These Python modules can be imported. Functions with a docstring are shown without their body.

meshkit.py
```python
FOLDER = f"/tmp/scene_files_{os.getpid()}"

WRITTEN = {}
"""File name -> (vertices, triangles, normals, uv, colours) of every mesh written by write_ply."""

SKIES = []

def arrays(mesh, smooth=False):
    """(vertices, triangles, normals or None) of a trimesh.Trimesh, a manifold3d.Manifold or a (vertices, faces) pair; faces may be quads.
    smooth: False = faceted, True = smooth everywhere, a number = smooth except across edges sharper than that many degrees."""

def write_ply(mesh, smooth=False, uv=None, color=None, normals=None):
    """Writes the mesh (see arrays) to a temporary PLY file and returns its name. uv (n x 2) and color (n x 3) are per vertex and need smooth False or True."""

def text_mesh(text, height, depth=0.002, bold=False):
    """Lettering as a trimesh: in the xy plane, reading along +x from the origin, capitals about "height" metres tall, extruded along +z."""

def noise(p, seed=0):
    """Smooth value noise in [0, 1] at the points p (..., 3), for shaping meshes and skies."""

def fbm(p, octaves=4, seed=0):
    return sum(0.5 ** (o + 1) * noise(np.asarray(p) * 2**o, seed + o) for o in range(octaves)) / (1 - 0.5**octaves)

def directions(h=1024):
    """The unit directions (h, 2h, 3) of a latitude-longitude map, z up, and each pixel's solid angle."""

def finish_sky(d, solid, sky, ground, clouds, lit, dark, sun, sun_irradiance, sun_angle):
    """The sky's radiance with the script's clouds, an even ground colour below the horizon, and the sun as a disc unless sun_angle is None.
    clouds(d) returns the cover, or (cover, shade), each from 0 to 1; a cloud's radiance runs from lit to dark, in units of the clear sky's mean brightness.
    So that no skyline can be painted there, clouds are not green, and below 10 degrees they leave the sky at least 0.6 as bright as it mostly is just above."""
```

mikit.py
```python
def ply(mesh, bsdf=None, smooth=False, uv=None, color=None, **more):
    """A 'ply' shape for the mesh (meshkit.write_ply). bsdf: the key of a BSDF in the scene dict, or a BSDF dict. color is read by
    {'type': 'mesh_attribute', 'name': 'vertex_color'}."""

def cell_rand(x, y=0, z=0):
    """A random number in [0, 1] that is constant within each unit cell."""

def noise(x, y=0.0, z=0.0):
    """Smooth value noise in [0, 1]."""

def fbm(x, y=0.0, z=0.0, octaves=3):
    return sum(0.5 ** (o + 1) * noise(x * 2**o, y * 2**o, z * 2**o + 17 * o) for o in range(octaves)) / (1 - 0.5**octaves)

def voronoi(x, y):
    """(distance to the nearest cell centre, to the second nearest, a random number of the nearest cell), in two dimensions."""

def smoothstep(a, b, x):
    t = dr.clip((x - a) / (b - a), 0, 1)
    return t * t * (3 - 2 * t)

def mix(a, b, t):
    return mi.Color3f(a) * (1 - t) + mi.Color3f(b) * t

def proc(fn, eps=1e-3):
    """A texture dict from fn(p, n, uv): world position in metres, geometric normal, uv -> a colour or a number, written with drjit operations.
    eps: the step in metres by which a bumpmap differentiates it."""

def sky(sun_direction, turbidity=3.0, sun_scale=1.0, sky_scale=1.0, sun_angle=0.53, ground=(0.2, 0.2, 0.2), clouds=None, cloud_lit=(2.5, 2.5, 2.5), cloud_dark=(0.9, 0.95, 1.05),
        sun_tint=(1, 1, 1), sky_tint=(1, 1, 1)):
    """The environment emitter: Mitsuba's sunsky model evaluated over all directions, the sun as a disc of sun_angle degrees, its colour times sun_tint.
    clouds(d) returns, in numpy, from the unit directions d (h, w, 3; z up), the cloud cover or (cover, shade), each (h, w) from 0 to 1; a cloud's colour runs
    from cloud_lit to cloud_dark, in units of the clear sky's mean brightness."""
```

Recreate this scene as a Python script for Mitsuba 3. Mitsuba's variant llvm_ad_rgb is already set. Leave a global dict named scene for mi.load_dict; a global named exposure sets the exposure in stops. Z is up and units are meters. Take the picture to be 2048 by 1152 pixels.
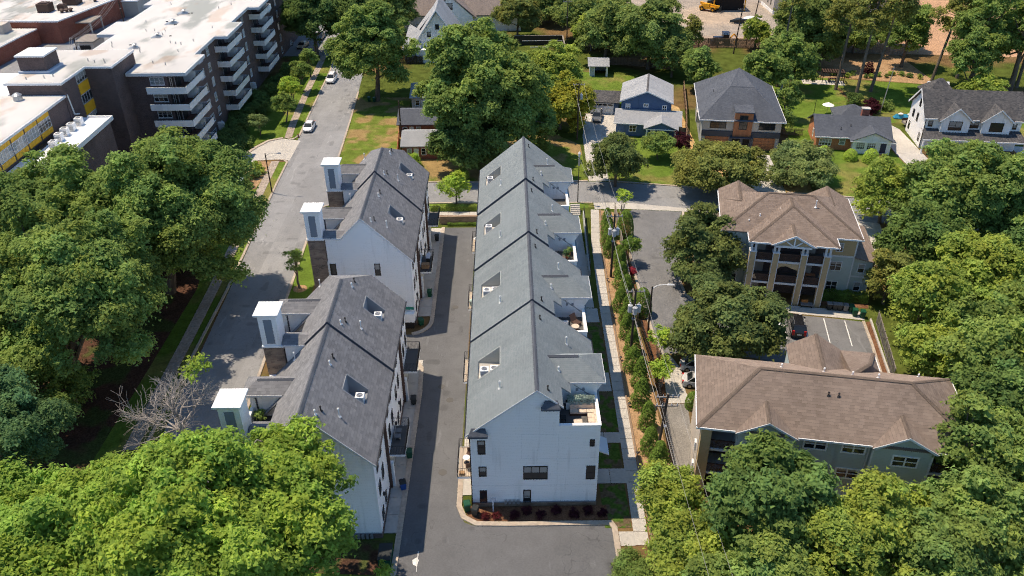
import math, numpy as np, trimesh, shapely.geometry as sg, manifold3d as m3
import mitsuba as mi, drjit as dr, mikit, meshkit
from mikit import proc, noise, fbm, cell_rand, smoothstep, mix
T = mi.ScalarTransform4f
scene, labels, used = {}, {}, {}

# ------------------------------------------------------------------ camera, sky, exposure
_p, _y, _r = .562618568, .00376184546, -.00977398495
FW = np.array([math.sin(_y)*math.cos(_p), math.cos(_y)*math.cos(_p), -math.sin(_p)])
_R = np.array([math.cos(_y), -math.sin(_y), 0]); _U = np.cross(_R, FW)
RT = _R*math.cos(_r)+_U*math.sin(_r); UP = np.cross(RT, FW)
EYE = np.array([0, 0, 60.0])
scene['camera'] = {'type': 'perspective', 'fov': math.degrees(2*math.atan(1024/1633.29)), 'fov_axis': 'x', 'near_clip': 1.0, 'far_clip': 4000.0,
                   'to_world': T().look_at(origin=EYE.tolist(), target=(EYE+FW*100).tolist(), up=UP.tolist())}
SUN = (-.385, .17, 1.0)
scene['sky'] = mikit.sky(SUN, turbidity=3.0, sun_scale=.88, sun_tint=(1.0, .985, .96), sky_tint=(.93, 1.03, 1.06))
exposure = 1.98

# ------------------------------------------------------------------ materials
def rgb(c): return {'type': 'rgb', 'value': list(map(float, c))}
def mat(key, c, rough=.6, spec=.3, metallic=0.0, two=True, bump=None, bscale=1.0):
    b = {'type': 'principled', 'base_color': proc(c) if callable(c) else rgb(c), 'roughness': rough, 'specular': spec, 'metallic': metallic}
    if bump is not None:
        b = {'type': 'bumpmap', 'arbitrary': proc(bump, .02), 'scale': bscale, 'bsdf': b}
    scene[key] = {'type': 'twosided', 'bsdf': b} if two else b
    return key
def diff(key, c):
    scene[key] = {'type': 'twosided', 'bsdf': {'type': 'diffuse', 'reflectance': proc(c) if callable(c) else rgb(c)}}
    return key
def C(*a): return mi.Color3f(*a)

def asphalt_fn(base, crack=1.0):
    def fn(p, n, uv):
        g = fbm(p.x*.22, p.y*.05, 3.0, 3)-.5            # long tyre-track streaks
        s = fbm(p.x*.9, p.y*.9, 0, 3)-.5
        f = noise(p.x*9, p.y*9)-.5
        v = 1+.26*g+.22*s+.16*f
        c = dr.abs(fbm(p.x*.33+7, p.y*.33, 5.0, 3)-.5)
        line = 1-smoothstep(.0, .006, c)
        oil = smoothstep(.8, .95, noise(p.x*.8+31, p.y*.7+9))*.22
        sc = smoothstep(.76, .86, fbm(p.x*1.5, p.y*.35, 8.0, 3))*.25
        return C(*base)*(v*(1-.32*crack*line)*(1-oil)*(1+sc))
    return fn
def street_fn(p, n, uv):
    c = asphalt_fn((.238, .243, .252))(p, n, uv)
    # rectangular utility patches of another age
    r = cell_rand(p.x*.28+3, p.y*.11, 4)
    return c*(1+.1*(smoothstep(.78, .8, r)-.6*smoothstep(.12, .1, r)))
def concrete_fn(p, n, uv):
    g = fbm(p.x*.5, p.y*.5, 0, 3)-.5
    f = noise(p.x*7, p.y*7)-.5
    st = smoothstep(.6, .8, fbm(p.x*.8+9, p.y*1.1, 2, 3))
    return C(.46, .44, .405)*(1+.16*g+.12*f)*(1-.12*st)
def grass_fn(p, n, uv):
    a = fbm(p.x*.12, p.y*.12, 0, 3); b = fbm(p.x*1.1, p.y*1.1, 3, 3); f = noise(p.x*6, p.y*6)
    dry = smoothstep(.5, .72, fbm(p.x*.2+5, p.y*.2+2, 1, 3))
    c = mix((.085, .155, .022), (.155, .215, .04), a)
    c = mix(c, (.24, .2, .075), dry*.65)
    return c*(.7+.5*b+.3*(f-.5))
def drygrass_fn(p, n, uv):
    b = fbm(p.x*1.1, p.y*1.1, 3, 3); f = noise(p.x*6, p.y*6)
    dry = smoothstep(.38, .6, fbm(p.x*.3+5, p.y*.3+2, 1, 3))
    c = mix((.14, .19, .035), (.31, .22, .10), dry)
    return c*(.7+.5*b+.3*(f-.5))
def mulch_fn(p, n, uv):
    b = fbm(p.x*1.6, p.y*1.6, 3, 3); f = noise(p.x*11, p.y*11)
    return mix((.30, .185, .10), (.44, .30, .18), b)*(.72+.56*f)
def darkmulch_fn(p, n, uv):
    b = fbm(p.x*1.6, p.y*1.6, 3, 3); f = noise(p.x*11, p.y*11)
    return mix((.13, .06, .035), (.22, .12, .07), b)*(.6+.7*f)
def litter_fn(p, n, uv):
    b = fbm(p.x*.7, p.y*.7, 3, 3); f = noise(p.x*8, p.y*8)
    return mix(mix((.055, .038, .028), (.13, .065, .045), b), (.07, .09, .03), smoothstep(.52, .66, fbm(p.x*.3, p.y*.3, 9, 3)))*(.6+.7*f)
def ground_fn(p, n, uv):
    a = smoothstep(.42, .62, fbm(p.x*.06, p.y*.06, 2, 3)); b = fbm(p.x*.8, p.y*.8, 3, 3)
    return mix((.085, .11, .025), (.16, .105, .05), a)*(.6+.8*b)
def clay_fn(p, n, uv):
    a = smoothstep(.4, .62, fbm(p.x*.035+3, p.y*.05, 2, 4)); b = fbm(p.x*.5, p.y*.5, 3, 3)
    east = smoothstep(92, 104, p.x+14*(a-.5))
    c = mix(mix((.44, .35, .265), (.34, .295, .25), a), (.46, .285, .175), east)
    low = smoothstep(222, 214, p.y+5*(b-.5))*(1-east)
    c = mix(c, (.47, .31, .21), low)
    return c*(.8+.4*b)
def gravel_fn(p, n, uv):
    return C(.23, .22, .205)*(.75+.5*noise(p.x*14, p.y*14))*(.8+.4*fbm(p.x*.4, p.y*.4, 1, 3))
def straw_fn(p, n, uv):
    return mix((.50, .30, .13), (.42, .33, .17), fbm(p.x*.5, p.y*.5, 1, 3))*(.7+.6*noise(p.x*4, p.y*4))
mat('street_asphalt', street_fn, .9, .2)
mat('alley_asphalt', asphalt_fn((.122, .126, .134), .7), .9, .2)
mat('lot_asphalt', asphalt_fn((.165, .167, .172), .5), .9, .2)
mat('concrete', concrete_fn, .85, .2)
def pconc(p, n, uv): return mix((.37, .305, .245), (.45, .4, .335), fbm(p.x*.6, p.y*.6, 1, 3))*(.85+.3*noise(p.x*5, p.y*5))
mat('kerb_concrete', pconc, .85, .2)
def pold(p, n, uv): return mix((.29, .235, .19), (.40, .35, .30), fbm(p.x*.6, p.y*.6, 1, 3))*(.8+.4*noise(p.x*5, p.y*5))
diff('grass', grass_fn); diff('dry_grass', drygrass_fn); diff('mulch', mulch_fn); diff('dark_mulch', darkmulch_fn)
def shade_soil_grass_fn(p, n, uv):  # grass with soil patches; shade of the townhouse row darkened into the colour
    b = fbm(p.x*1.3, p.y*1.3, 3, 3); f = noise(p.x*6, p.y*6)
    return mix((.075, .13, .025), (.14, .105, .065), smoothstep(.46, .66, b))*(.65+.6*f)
diff('shade_soil_grass', shade_soil_grass_fn); diff('litter', litter_fn); diff('soil', ground_fn); diff('clay', clay_fn); diff('gravel', gravel_fn); diff('straw', straw_fn)

def shingle_fn(a, b, course=.2, amp=.5, tab=.32):
    def fn(p, n, uv):
        l = dr.sqrt(n.x*n.x+n.y*n.y)+1e-4
        h = (p.x*(-n.y)+p.y*n.x)/l
        v = p.z/l/course
        row = dr.floor(v); fr = v-row
        r = cell_rand(h/tab+cell_rand(row, 3)*.8, row, 1)
        r2 = cell_rand(h/(tab*2.3)+cell_rand(row, 5)*3, row, 2)
        g = fbm(p.x*.35, p.y*.35, p.z*.35, 3)
        streak = fbm(h*1.2, 0, 4.0, 2)
        c = mix(a, b, .5+amp*(r-.5)+amp*.3*(r2-.5))
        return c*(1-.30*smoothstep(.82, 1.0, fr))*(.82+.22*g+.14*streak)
    return fn
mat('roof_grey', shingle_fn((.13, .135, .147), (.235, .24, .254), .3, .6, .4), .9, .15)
mat('roof_blue_grey', shingle_fn((.152, .182, .197), (.228, .258, .273), amp=.42), .9, .15)
mat('roof_brown', shingle_fn((.165, .128, .105), (.25, .2, .168), .3, .6, .42), .9, .15)
mat('roof_slate', shingle_fn((.066, .076, .097), (.115, .127, .15)), .9, .15)
mat('roof_charcoal', shingle_fn((.05, .053, .06), (.13, .125, .125), amp=.8), .9, .15)
mat('brown_cap', shingle_fn((.10, .078, .064), (.17, .135, .11)), .9, .15)
mat('roof_pale', shingle_fn((.25, .27, .29), (.36, .37, .39), amp=.3), .9, .15)
mat('roof_taupe', shingle_fn((.17, .145, .13), (.27, .23, .21), amp=.4), .9, .15)

def board_fn(c, course=.18, dirt=.12, depth=.22):
    def fn(p, n, uv):
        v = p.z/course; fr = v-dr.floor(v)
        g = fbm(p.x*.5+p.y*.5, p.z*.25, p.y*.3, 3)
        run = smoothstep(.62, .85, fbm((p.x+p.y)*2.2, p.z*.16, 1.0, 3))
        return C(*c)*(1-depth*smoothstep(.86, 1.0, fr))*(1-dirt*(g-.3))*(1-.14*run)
    return fn
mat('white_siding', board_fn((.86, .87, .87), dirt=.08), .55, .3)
mat('tan_siding', board_fn((.50, .375, .21)), .6, .3)
mat('sage_siding', board_fn((.46, .53, .51)), .6, .3)
mat('blue_siding', board_fn((.07, .13, .25)), .6, .3)
mat('grey_siding', board_fn((.36, .38, .37)), .6, .3)
mat('beige_siding', board_fn((.50, .45, .39)), .6, .3)
def brick_fn(a, b, mortar, bw=.24, bh=.085):
    def fn(p, n, uv):
        l = dr.sqrt(n.x*n.x+n.y*n.y)+1e-4
        h = (p.x*(-n.y)+p.y*n.x)/l
        row = dr.floor(p.z/bh)
        hx = h/bw+.5*(row-2*dr.floor(row/2))
        r = cell_rand(hx, row, 1); fx = hx-dr.floor(hx); fz = p.z/bh-row
        joint = dr.maximum(smoothstep(.93, .97, fx), smoothstep(.86, .92, fz))
        g = fbm(h*.3, p.z*.3, 2, 3); blot = noise(h*1.3, p.z*1.6, 7)
        return mix(mix(a, b, .6*r+.4*blot), mortar, joint*.7)*(.75+.5*g)
    return fn
mat('dark_brick', brick_fn((.085, .062, .061), (.165, .12, .112), (.15, .135, .13)), .8, .2)
mat('red_brick', brick_fn((.20, .062, .04), (.33, .115, .075), (.3, .22, .18)), .8, .2)
mat('orange_brick', brick_fn((.36, .13, .06), (.5, .2, .1), (.5, .35, .25)), .8, .2)
mat('chimney_stone', brick_fn((.11, .082, .066), (.34, .25, .19), (.26, .22, .19), .42, .16), .85, .2)
def membrane_fn(p, n, uv):
    g = fbm(p.x*.12, p.y*.08, 1, 4); seam = p.x/3.0-dr.floor(p.x/3.0)
    st = smoothstep(.55, .74, fbm(p.x*.22+11, p.y*.09+3, 4, 4)); rust = smoothstep(.62, .74, fbm(p.x*.2+40, p.y*.1+8, 2, 4))
    c = mix((.54, .532, .515), (.22, .245, .23), st*.75)
    return mix(c, (.38, .22, .11), rust*.35)*(.84+.32*g)*(1-.06*smoothstep(.97, 1, seam))
mat('membrane', membrane_fn, .7, .2)
def wood_fn(a, b):
    def fn(p, n, uv):
        k = cell_rand((p.x+p.y)*6.5, 0, 2); g = fbm((p.x+p.y)*8, p.z*.7, 1, 3)
        return mix(a, b, .5*k+.5*g)
    return fn
mat('wood_fence', wood_fn((.16, .105, .07), (.30, .21, .15)), .85, .2)
mat('grey_wood', wood_fn((.17, .15, .13), (.34, .31, .28)), .85, .2)
mat('pole_wood', wood_fn((.045, .035, .03), (.09, .07, .055)), .85, .2)
mat('cedar', wood_fn((.30, .115, .05), (.44, .19, .09)), .6, .3)
def bark_fn(p, n, uv): return mix((.09, .07, .055), (.24, .2, .165), fbm(p.x*3, p.y*3, p.z*.8, 3))
diff('bark', bark_fn)
diff('pale_bark', lambda p, n, uv: mix((.26, .23, .21), (.47, .44, .42), fbm(p.x*3, p.y*3, p.z*1.2, 3)))
mat('white_paint', (.80, .81, .81), .4); mat('fascia_white', (.62, .64, .66), .5); mat('old_concrete', pold, .85, .2); mat('trim_navy', (.05, .06, .08), .5)
mat('black_metal', (.02, .02, .022), .4, .5); mat('grey_metal', (.42, .43, .44), .35, .5, .6); mat('dark_frame', (.03, .028, .027), .4)
mat('louvre_grey', (.23, .25, .28), .6); mat('deck_grey', (.10, .098, .095), .7); mat('deck_tan', (.46, .39, .31), .7)
mat('pane', (.018, .022, .026), .06, .6); mat('pale_pane', (.20, .24, .25), .08, .6); mat('blind_pane', (.42, .45, .46), .2, .5); mat('blind', (.3, .3, .29), .3, .5)
mat('balcony_white', board_fn((.8, .81, .81), .9, .2, .08), .5); mat('yellow_panel', (.72, .42, .03), .5); mat('dark_void', (.02, .017, .016), .8)
mat('door_navy', (.03, .04, .09), .4); mat('brown_rail', (.075, .045, .035), .6); mat('cushion', (.60, .50, .40), .85); mat('cushion_white', (.78, .77, .75), .8)
mat('plastic_green', (.012, .075, .042), .4); mat('plastic_blue', (.02, .07, .25), .4); mat('plastic_dark', (.025, .03, .032), .45); mat('plastic_grey', (.18, .185, .19), .5)
mat('car_white', (.78, .79, .80), .18, .6); mat('car_silver', (.5, .51, .52), .2, .6); mat('car_black', (.012, .012, .014), .15, .6); mat('car_grey', (.12, .125, .13), .2, .6); mat('car_beige', (.48, .40, .30), .2, .6)
mat('tyre', (.018, .018, .018), .85); mat('lamp_red', (.45, .02, .02), .2); mat('lamp_clear', (.7, .7, .7), .1); mat('plate', (.6, .6, .58), .4)
mat('machine_yellow', (.75, .36, .02), .4); mat('machine_navy', (.03, .035, .06), .4); mat('metal_canopy', (.55, .63, .70), .3, .5, .3)
mat('terracotta', (.35, .13, .07), .7); mat('joint_blue', (.62, .65, .68), .6); mat('sign_green', (.03, .22, .16), .4); mat('sign_grey', (.45, .5, .58), .5); mat('orange_cloth', (.55, .2, .05), .8); mat('pool_blue', (.05, .30, .50), .4)
mat('wire', (.38, .38, .38), .5); mat('white_line', lambda p, n, uv: C(.72, .72, .70)*(.7+.4*fbm(p.x*2, p.y*2, 1, 3)), .7)
mat('transformer_grey', (.5, .52, .54), .4); mat('wall_stone', brick_fn((.20, .14, .10), (.38, .28, .2), (.2, .16, .12), .4, .18), .85, .2)
mat('cardboard', (.34, .21, .11), .9); mat('mist_plant', (.42, .52, .47), .8)
scene['leaf'] = {'type': 'principledthin', 'base_color': {'type': 'mesh_attribute', 'name': 'vertex_color'}, 'roughness': .55, 'diff_trans': .9, 'spec_trans': 0.0}

# ------------------------------------------------------------------ mesh helpers
class MB:
    """Collects solids; fr = (x, y, z, angle) maps local coordinates to the world."""
    def __init__(s, fr=None): s.V, s.F, s.n, s.fr = [], [], 0, fr
    def add(s, v, f):
        s.V.append(np.asarray(v, float).reshape(-1, 3)); s.F.append(np.asarray(f, int).reshape(-1, 3)+s.n); s.n += len(s.V[-1]); return s
    def quads(s, v, q):
        q = np.asarray(q); return s.add(v, np.vstack([q[:, [0, 1, 2]], q[:, [0, 2, 3]]]))
    def box(s, x0, y0, z0, x1, y1, z1):
        return s.ax((0, 0, 0), (1, 0, 0), (0, 1, 0), x0, x1, y0, y1, z0, z1)
    def ax(s, O, u, n, a0, a1, b0, b1, c0, c1, w=(0, 0, 1)):
        O, u, n, w = (np.asarray(k, float) for k in (O, u, n, w))
        v = [O+u*a+n*b+w*c for c in (c0, c1) for b in (b0, b1) for a in (a0, a1)]
        return s.quads(v, [[0, 2, 3, 1], [4, 5, 7, 6], [0, 1, 5, 4], [2, 6, 7, 3], [0, 4, 6, 2], [1, 3, 7, 5]])
    def slab(s, pts, t, d=(0, 0, -1)):
        """A flat outline (convex, 3-D) with thickness t along d."""
        p = np.asarray(pts, float); k = len(p); q = p+np.asarray(d, float)*t
        f = [[0, i, i+1] for i in range(1, k-1)]+[[k, k+i+1, k+i] for i in range(1, k-1)]
        f += sum(([[i, k+i, (i+1) % k], [(i+1) % k, k+i, k+(i+1) % k]] for i in range(k)), [])
        return s.add(np.vstack([p, q]), f)
    def prism(s, poly, z0, z1, holes=None):
        m = trimesh.creation.extrude_polygon(sg.Polygon(poly, holes), z1-z0, engine='earcut')
        v = np.array(m.vertices); v[:, 2] += z0
        return s.add(v, m.faces)
    def profile(s, prof, y0, y1):
        """Outline in x-z, extruded along y."""
        m = trimesh.creation.extrude_polygon(sg.Polygon(prof), 1.0, engine='earcut')
        v = np.array(m.vertices); w = np.stack([v[:, 0], y0+(y1-y0)*v[:, 2], v[:, 1]], 1)
        return s.add(w, m.faces[:, ::-1])
    def profx(s, prof, x0, x1):
        """Outline in y-z, extruded along x."""
        m = trimesh.creation.extrude_polygon(sg.Polygon(prof), 1.0, engine='earcut')
        v = np.array(m.vertices); w = np.stack([x0+(x1-x0)*v[:, 2], v[:, 0], v[:, 1]], 1)
        return s.add(w, m.faces)
    def tube(s, a, b, r, r2=None, n=8):
        a, b = np.asarray(a, float), np.asarray(b, float); r2 = r if r2 is None else r2
        d = b-a; d = d/(np.linalg.norm(d)+1e-9); e = np.cross(d, [0, 0, 1] if abs(d[2]) < .9 else [1, 0, 0]); e /= np.linalg.norm(e); g = np.cross(d, e)
        t = np.arange(n)*2*np.pi/n; ring = np.cos(t)[:, None]*e+np.sin(t)[:, None]*g
        v = np.vstack([a+ring*r, b+ring*r2, [a], [b]]); i = np.arange(n); j = (i+1) % n
        return s.add(v, np.vstack([np.stack([i, j, j+n], 1), np.stack([i, j+n, i+n], 1), np.stack([j, i, i*0+2*n], 1), np.stack([i+n, j+n, i*0+2*n+1], 1)]))
    def path(s, pts, r, n=6, r2=None):
        k = len(pts)-1
        for i in range(k):
            ra = r if r2 is None else r+(r2-r)*i/k; rb = r if r2 is None else r+(r2-r)*(i+1)/k
            s.tube(pts[i], pts[i+1], ra, rb, n)
        return s
    def sph(s, c, r, sub=2):
        m = trimesh.creation.icosphere(sub); return s.add(np.asarray(m.vertices)*np.asarray(r)+np.asarray(c), m.faces)
    def hull(s, pts):
        h = m3.Manifold.hull_points(np.asarray(pts, float)).to_mesh(); return s.add(h.vert_properties[:, :3], h.tri_verts)
    def mesh(s):
        v = np.vstack(s.V)
        if s.fr is not None:
            x, y, z, a = s.fr; c, q = math.cos(a), math.sin(a)
            v = np.stack([x+v[:, 0]*c-v[:, 1]*q, y+v[:, 0]*q+v[:, 1]*c, z+v[:, 2]], 1)
        return v, np.vstack(s.F)

PIECES = {'fascia', 'upper_panel', 'dark_band', 'post', 'entrance_pier', 'garage_door', 'door_groove', 'side_wing', 'meter', 'beam', 'eave_trim', 'skirt', 'corner_board', 'fin_wall', 'side'}
def numbered(base):
    k = used.get(base, 0); used[base] = k+1
    return base if k == 0 else f'{base}_{k:03d}'
def thing(name, label, cat, group=None, kind=None):
    key = numbered(name); labels[key] = {'label': label, 'category': cat}
    if group: labels[key]['group'] = group
    if kind: labels[key]['kind'] = kind
    return key
def put(parent, name, mb, m, smooth=False, label=None, kind=None, color=None):
    if name in PIECES and isinstance(mb, MB) and len(mb.V) > 1:          # boards, posts and the like: every piece a part of its own
        ks = []
        for v, f, o in zip(mb.V, mb.F, np.cumsum([0]+[len(x) for x in mb.V])):
            q = MB(mb.fr); q.add(v, f-o); ks.append(put(parent, name, q, m, smooth, label, kind, color))
        return ks[0]
    key = numbered(parent+'__'+name) if name else parent
    scene[key] = mikit.ply(mb.mesh() if isinstance(mb, MB) else mb, m, smooth, color=color)
    if label or kind:
        labels[key] = {}
        if label: labels[key]['label'] = label
        if kind: labels[key]['kind'] = kind
    return key
def solo(name, label, cat, mb, m, smooth=False, group=None, kind=None, color=None):
    k = thing(name, label, cat, group, kind); put(k, None, mb, m, smooth, color=color); return k
def poly_mesh(poly, z):
    if not isinstance(poly, sg.base.BaseGeometry): poly = sg.Polygon(poly)
    v, f = trimesh.creation.triangulate_polygon(poly, engine='earcut')
    v = np.asarray(v); f = np.asarray(f)
    a = v[f]; cr = (a[:, 1, 0]-a[:, 0, 0])*(a[:, 2, 1]-a[:, 0, 1])-(a[:, 1, 1]-a[:, 0, 1])*(a[:, 2, 0]-a[:, 0, 0])
    f = np.where(cr[:, None] < 0, f[:, ::-1], f)
    return np.c_[v, np.full(len(v), z)], f
def sheet(name, label, poly, z, m, cat=None):
    k = thing(name, label, cat or name.replace('_', ' '), kind='structure'); put(k, None, poly_mesh(poly, z), m); return k
def kerb(name, label, line, m='kerb_concrete', w=.22, h=.14):
    b = sg.LineString(line).buffer(w/2+.06, cap_style=2, join_style=1)
    mb = MB(); polys = [b] if b.geom_type == 'Polygon' else list(b.geoms)
    for g in polys:
        e = trimesh.creation.extrude_polygon(g, h, engine='earcut'); mb.add(e.vertices, e.faces)
    k = thing(name, label, 'kerb', kind='structure'); put(k, None, mb, m); return k
def arc(cx, cy, r, a0, a1, n=8):
    return [(cx+r*math.cos(math.radians(a0+(a1-a0)*i/n)), cy+r*math.sin(math.radians(a0+(a1-a0)*i/n))) for i in range(n+1)]
def slabs(parent, line, w, length, z0, z1, m='concrete', gap=.05, name='slab', tilt=0):
    """Lays concrete slabs end to end along a line, each one a piece."""
    L = sg.LineString(line); n = max(1, int(round(L.length/length))); s = L.length/n
    rg = np.random.default_rng(5)
    for i in range(n):
        a, b = np.array(L.interpolate(i*s).coords[0]), np.array(L.interpolate((i+1)*s).coords[0])
        d = (b-a)/np.linalg.norm(b-a); q = np.array([-d[1], d[0]])
        a, b = a+d*gap/2, b-d*gap/2
        dz = rg.uniform(-.006, .006)
        P = [a-q*w/2, b-q*w/2, b+q*w/2, a+q*w/2]
        mb = MB().slab([(x, y, z1+dz) for x, y in P], z1-z0)
        put(parent, name, mb, m)
def window(parent, O, u, n, w, h, cols=1, rows=2, fm='dark_frame', pm='pane', name='window', fw=.09, pr=.06, fr=None, sill=False):
    """A window whose bottom centre is O on a wall face: frame (with sash bars) and its pane."""
    mb = MB(fr)
    for a0, a1, c0, c1 in ((-w/2, -w/2+fw, 0, h), (w/2-fw, w/2, 0, h), (-w/2+fw, w/2-fw, 0, fw), (-w/2+fw, w/2-fw, h-fw, h)):
        mb.ax(O, u, n, a0, a1, 0.0, pr, c0, c1)
    for i in range(1, cols):
        x = -w/2+w*i/cols; mb.ax(O, u, n, x-fw*.45, x+fw*.45, 0, pr*.8, fw, h-fw)
    for j in range(1, rows):
        z = h*j/rows; mb.ax(O, u, n, -w/2+fw, w/2-fw, 0, pr*.7, z-fw*.3, z+fw*.3)
    if sill: mb.ax(O, u, n, -w/2-.08, w/2+.08, 0, .12, -.08, 0)
    k = put(parent, name, mb, fm)
    put(k, 'pane', MB(fr).ax(O, u, n, -w/2+.02, w/2-.02, 0, .015, .02, h-.02), pm)
    hs = (int(abs(O[0]*7.3+O[1]*3.1+O[2]*5.7))*2654435761 >> 7) % 5
    if pm == 'pane' and hs < 3: put(k, 'blind', MB(fr).ax(O, u, n, -w/2+fw, w/2-fw, .015, .022, h*(.35, .52, .7)[hs], h-fw), 'blind')
    return k
def railing(mb, P, z0, h, step=.14, r=.018, post=.03):
    """Posts, rails and balusters along a ground polyline."""
    for (x0, y0), (x1, y1) in zip(P[:-1], P[1:]):
        L = math.hypot(x1-x0, y1-y0); n = max(2, int(L/step))
        mb.tube((x0, y0, z0+h), (x1, y1, z0+h), .03, n=5); mb.tube((x0, y0, z0+.08), (x1, y1, z0+.08), .02, n=4)
        for i in range(n+1):
            t = i/n; x, y = x0+(x1-x0)*t, y0+(y1-y0)*t; rr = post if i in (0, n) else r*.6
            mb.ax((x, y, 0), (1, 0, 0), (0, 1, 0), -rr, rr, -rr, rr, z0, z0+h)
    return mb
X, Y, NX, NY, Z = (1, 0, 0), (0, 1, 0), (-1, 0, 0), (0, -1, 0), (0, 0, 1)
# ------------------------------------------------------------------ the ground, roads, lawns
g = MB().ax((0, 0, 0), X, Y, -1600, 1600, -1200, 2600, -.5, 0)
k = thing('ground', 'dark soil and rough grass under the trees around the houses', 'ground', kind='structure'); put(k, None, g, 'soil')
SW, SE = [(-36.5, 20), (-37.3, 60), (-38.6, 95), (-39.4, 114), (-40.2, 130), (-40.8, 150), (-41.4, 165), (-42.2, 190), (-44.5, 240), (-49, 330)], \
         [(-28.5, 20), (-29.4, 60), (-30.5, 96), (-31.0, 111), (-31.6, 142), (-32.4, 160), (-33.2, 178), (-35, 205), (-37.5, 240), (-42, 330)]
main_st = sg.Polygon(SW+SE[::-1])
cross_st = sg.Polygon([(-31.5, 119)]+arc(-28.5, 118.9, 3, 180, 90, 6)[1:]+[(-11, 121.9), (11, 121.4), (19, 121.1), (28, 119.0), (40, 116.6), (60, 112.5), (90, 106.5), (140, 97), (140, 105), (90, 114.6), (60, 121.2), (40, 125.2), (28.5, 127), (16, 129.4), (0, 129.4), (-27.5, 129.9)]+arc(-28.2, 133.4, 3.4, -90, -180, 6)[1:]+[(-35, 131)])
roads = main_st.union(cross_st)
lots = {}
sheet('main_street', 'grey patched asphalt street running past the townhouses and the brick apartment block', main_st, .012, 'street_asphalt', 'road')
sheet('cross_street', 'grey asphalt side street behind the townhouses', cross_st.difference(main_st), .016, 'street_asphalt', 'road')
alley = sg.Polygon([(-10.3, 113)]+[(-10.1, 100), (-10.1, 90)]+arc(-13.2, 87.4, 3.1, 0, -80, 6)+[(-22, 84.2), (-30.6, 84.2), (-30.6, 79.6), (-15.5, 79.6)]+[(-11.6, 79.2), (-10.6, 77.6), (-10.3, 73), (-10.6, 49.8), (-10.6, 22), (9.6, 22), (9.6, 53.1), (-.5, 53.1), (-3.4, 53.1), (-4.5, 53.6), (-5.1, 54.8), (-5.2, 56), (-5.1, 113)])
sheet('alley', 'dark asphalt alley between the two rows of white townhouses', alley, .012, 'alley_asphalt', 'alley')
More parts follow.
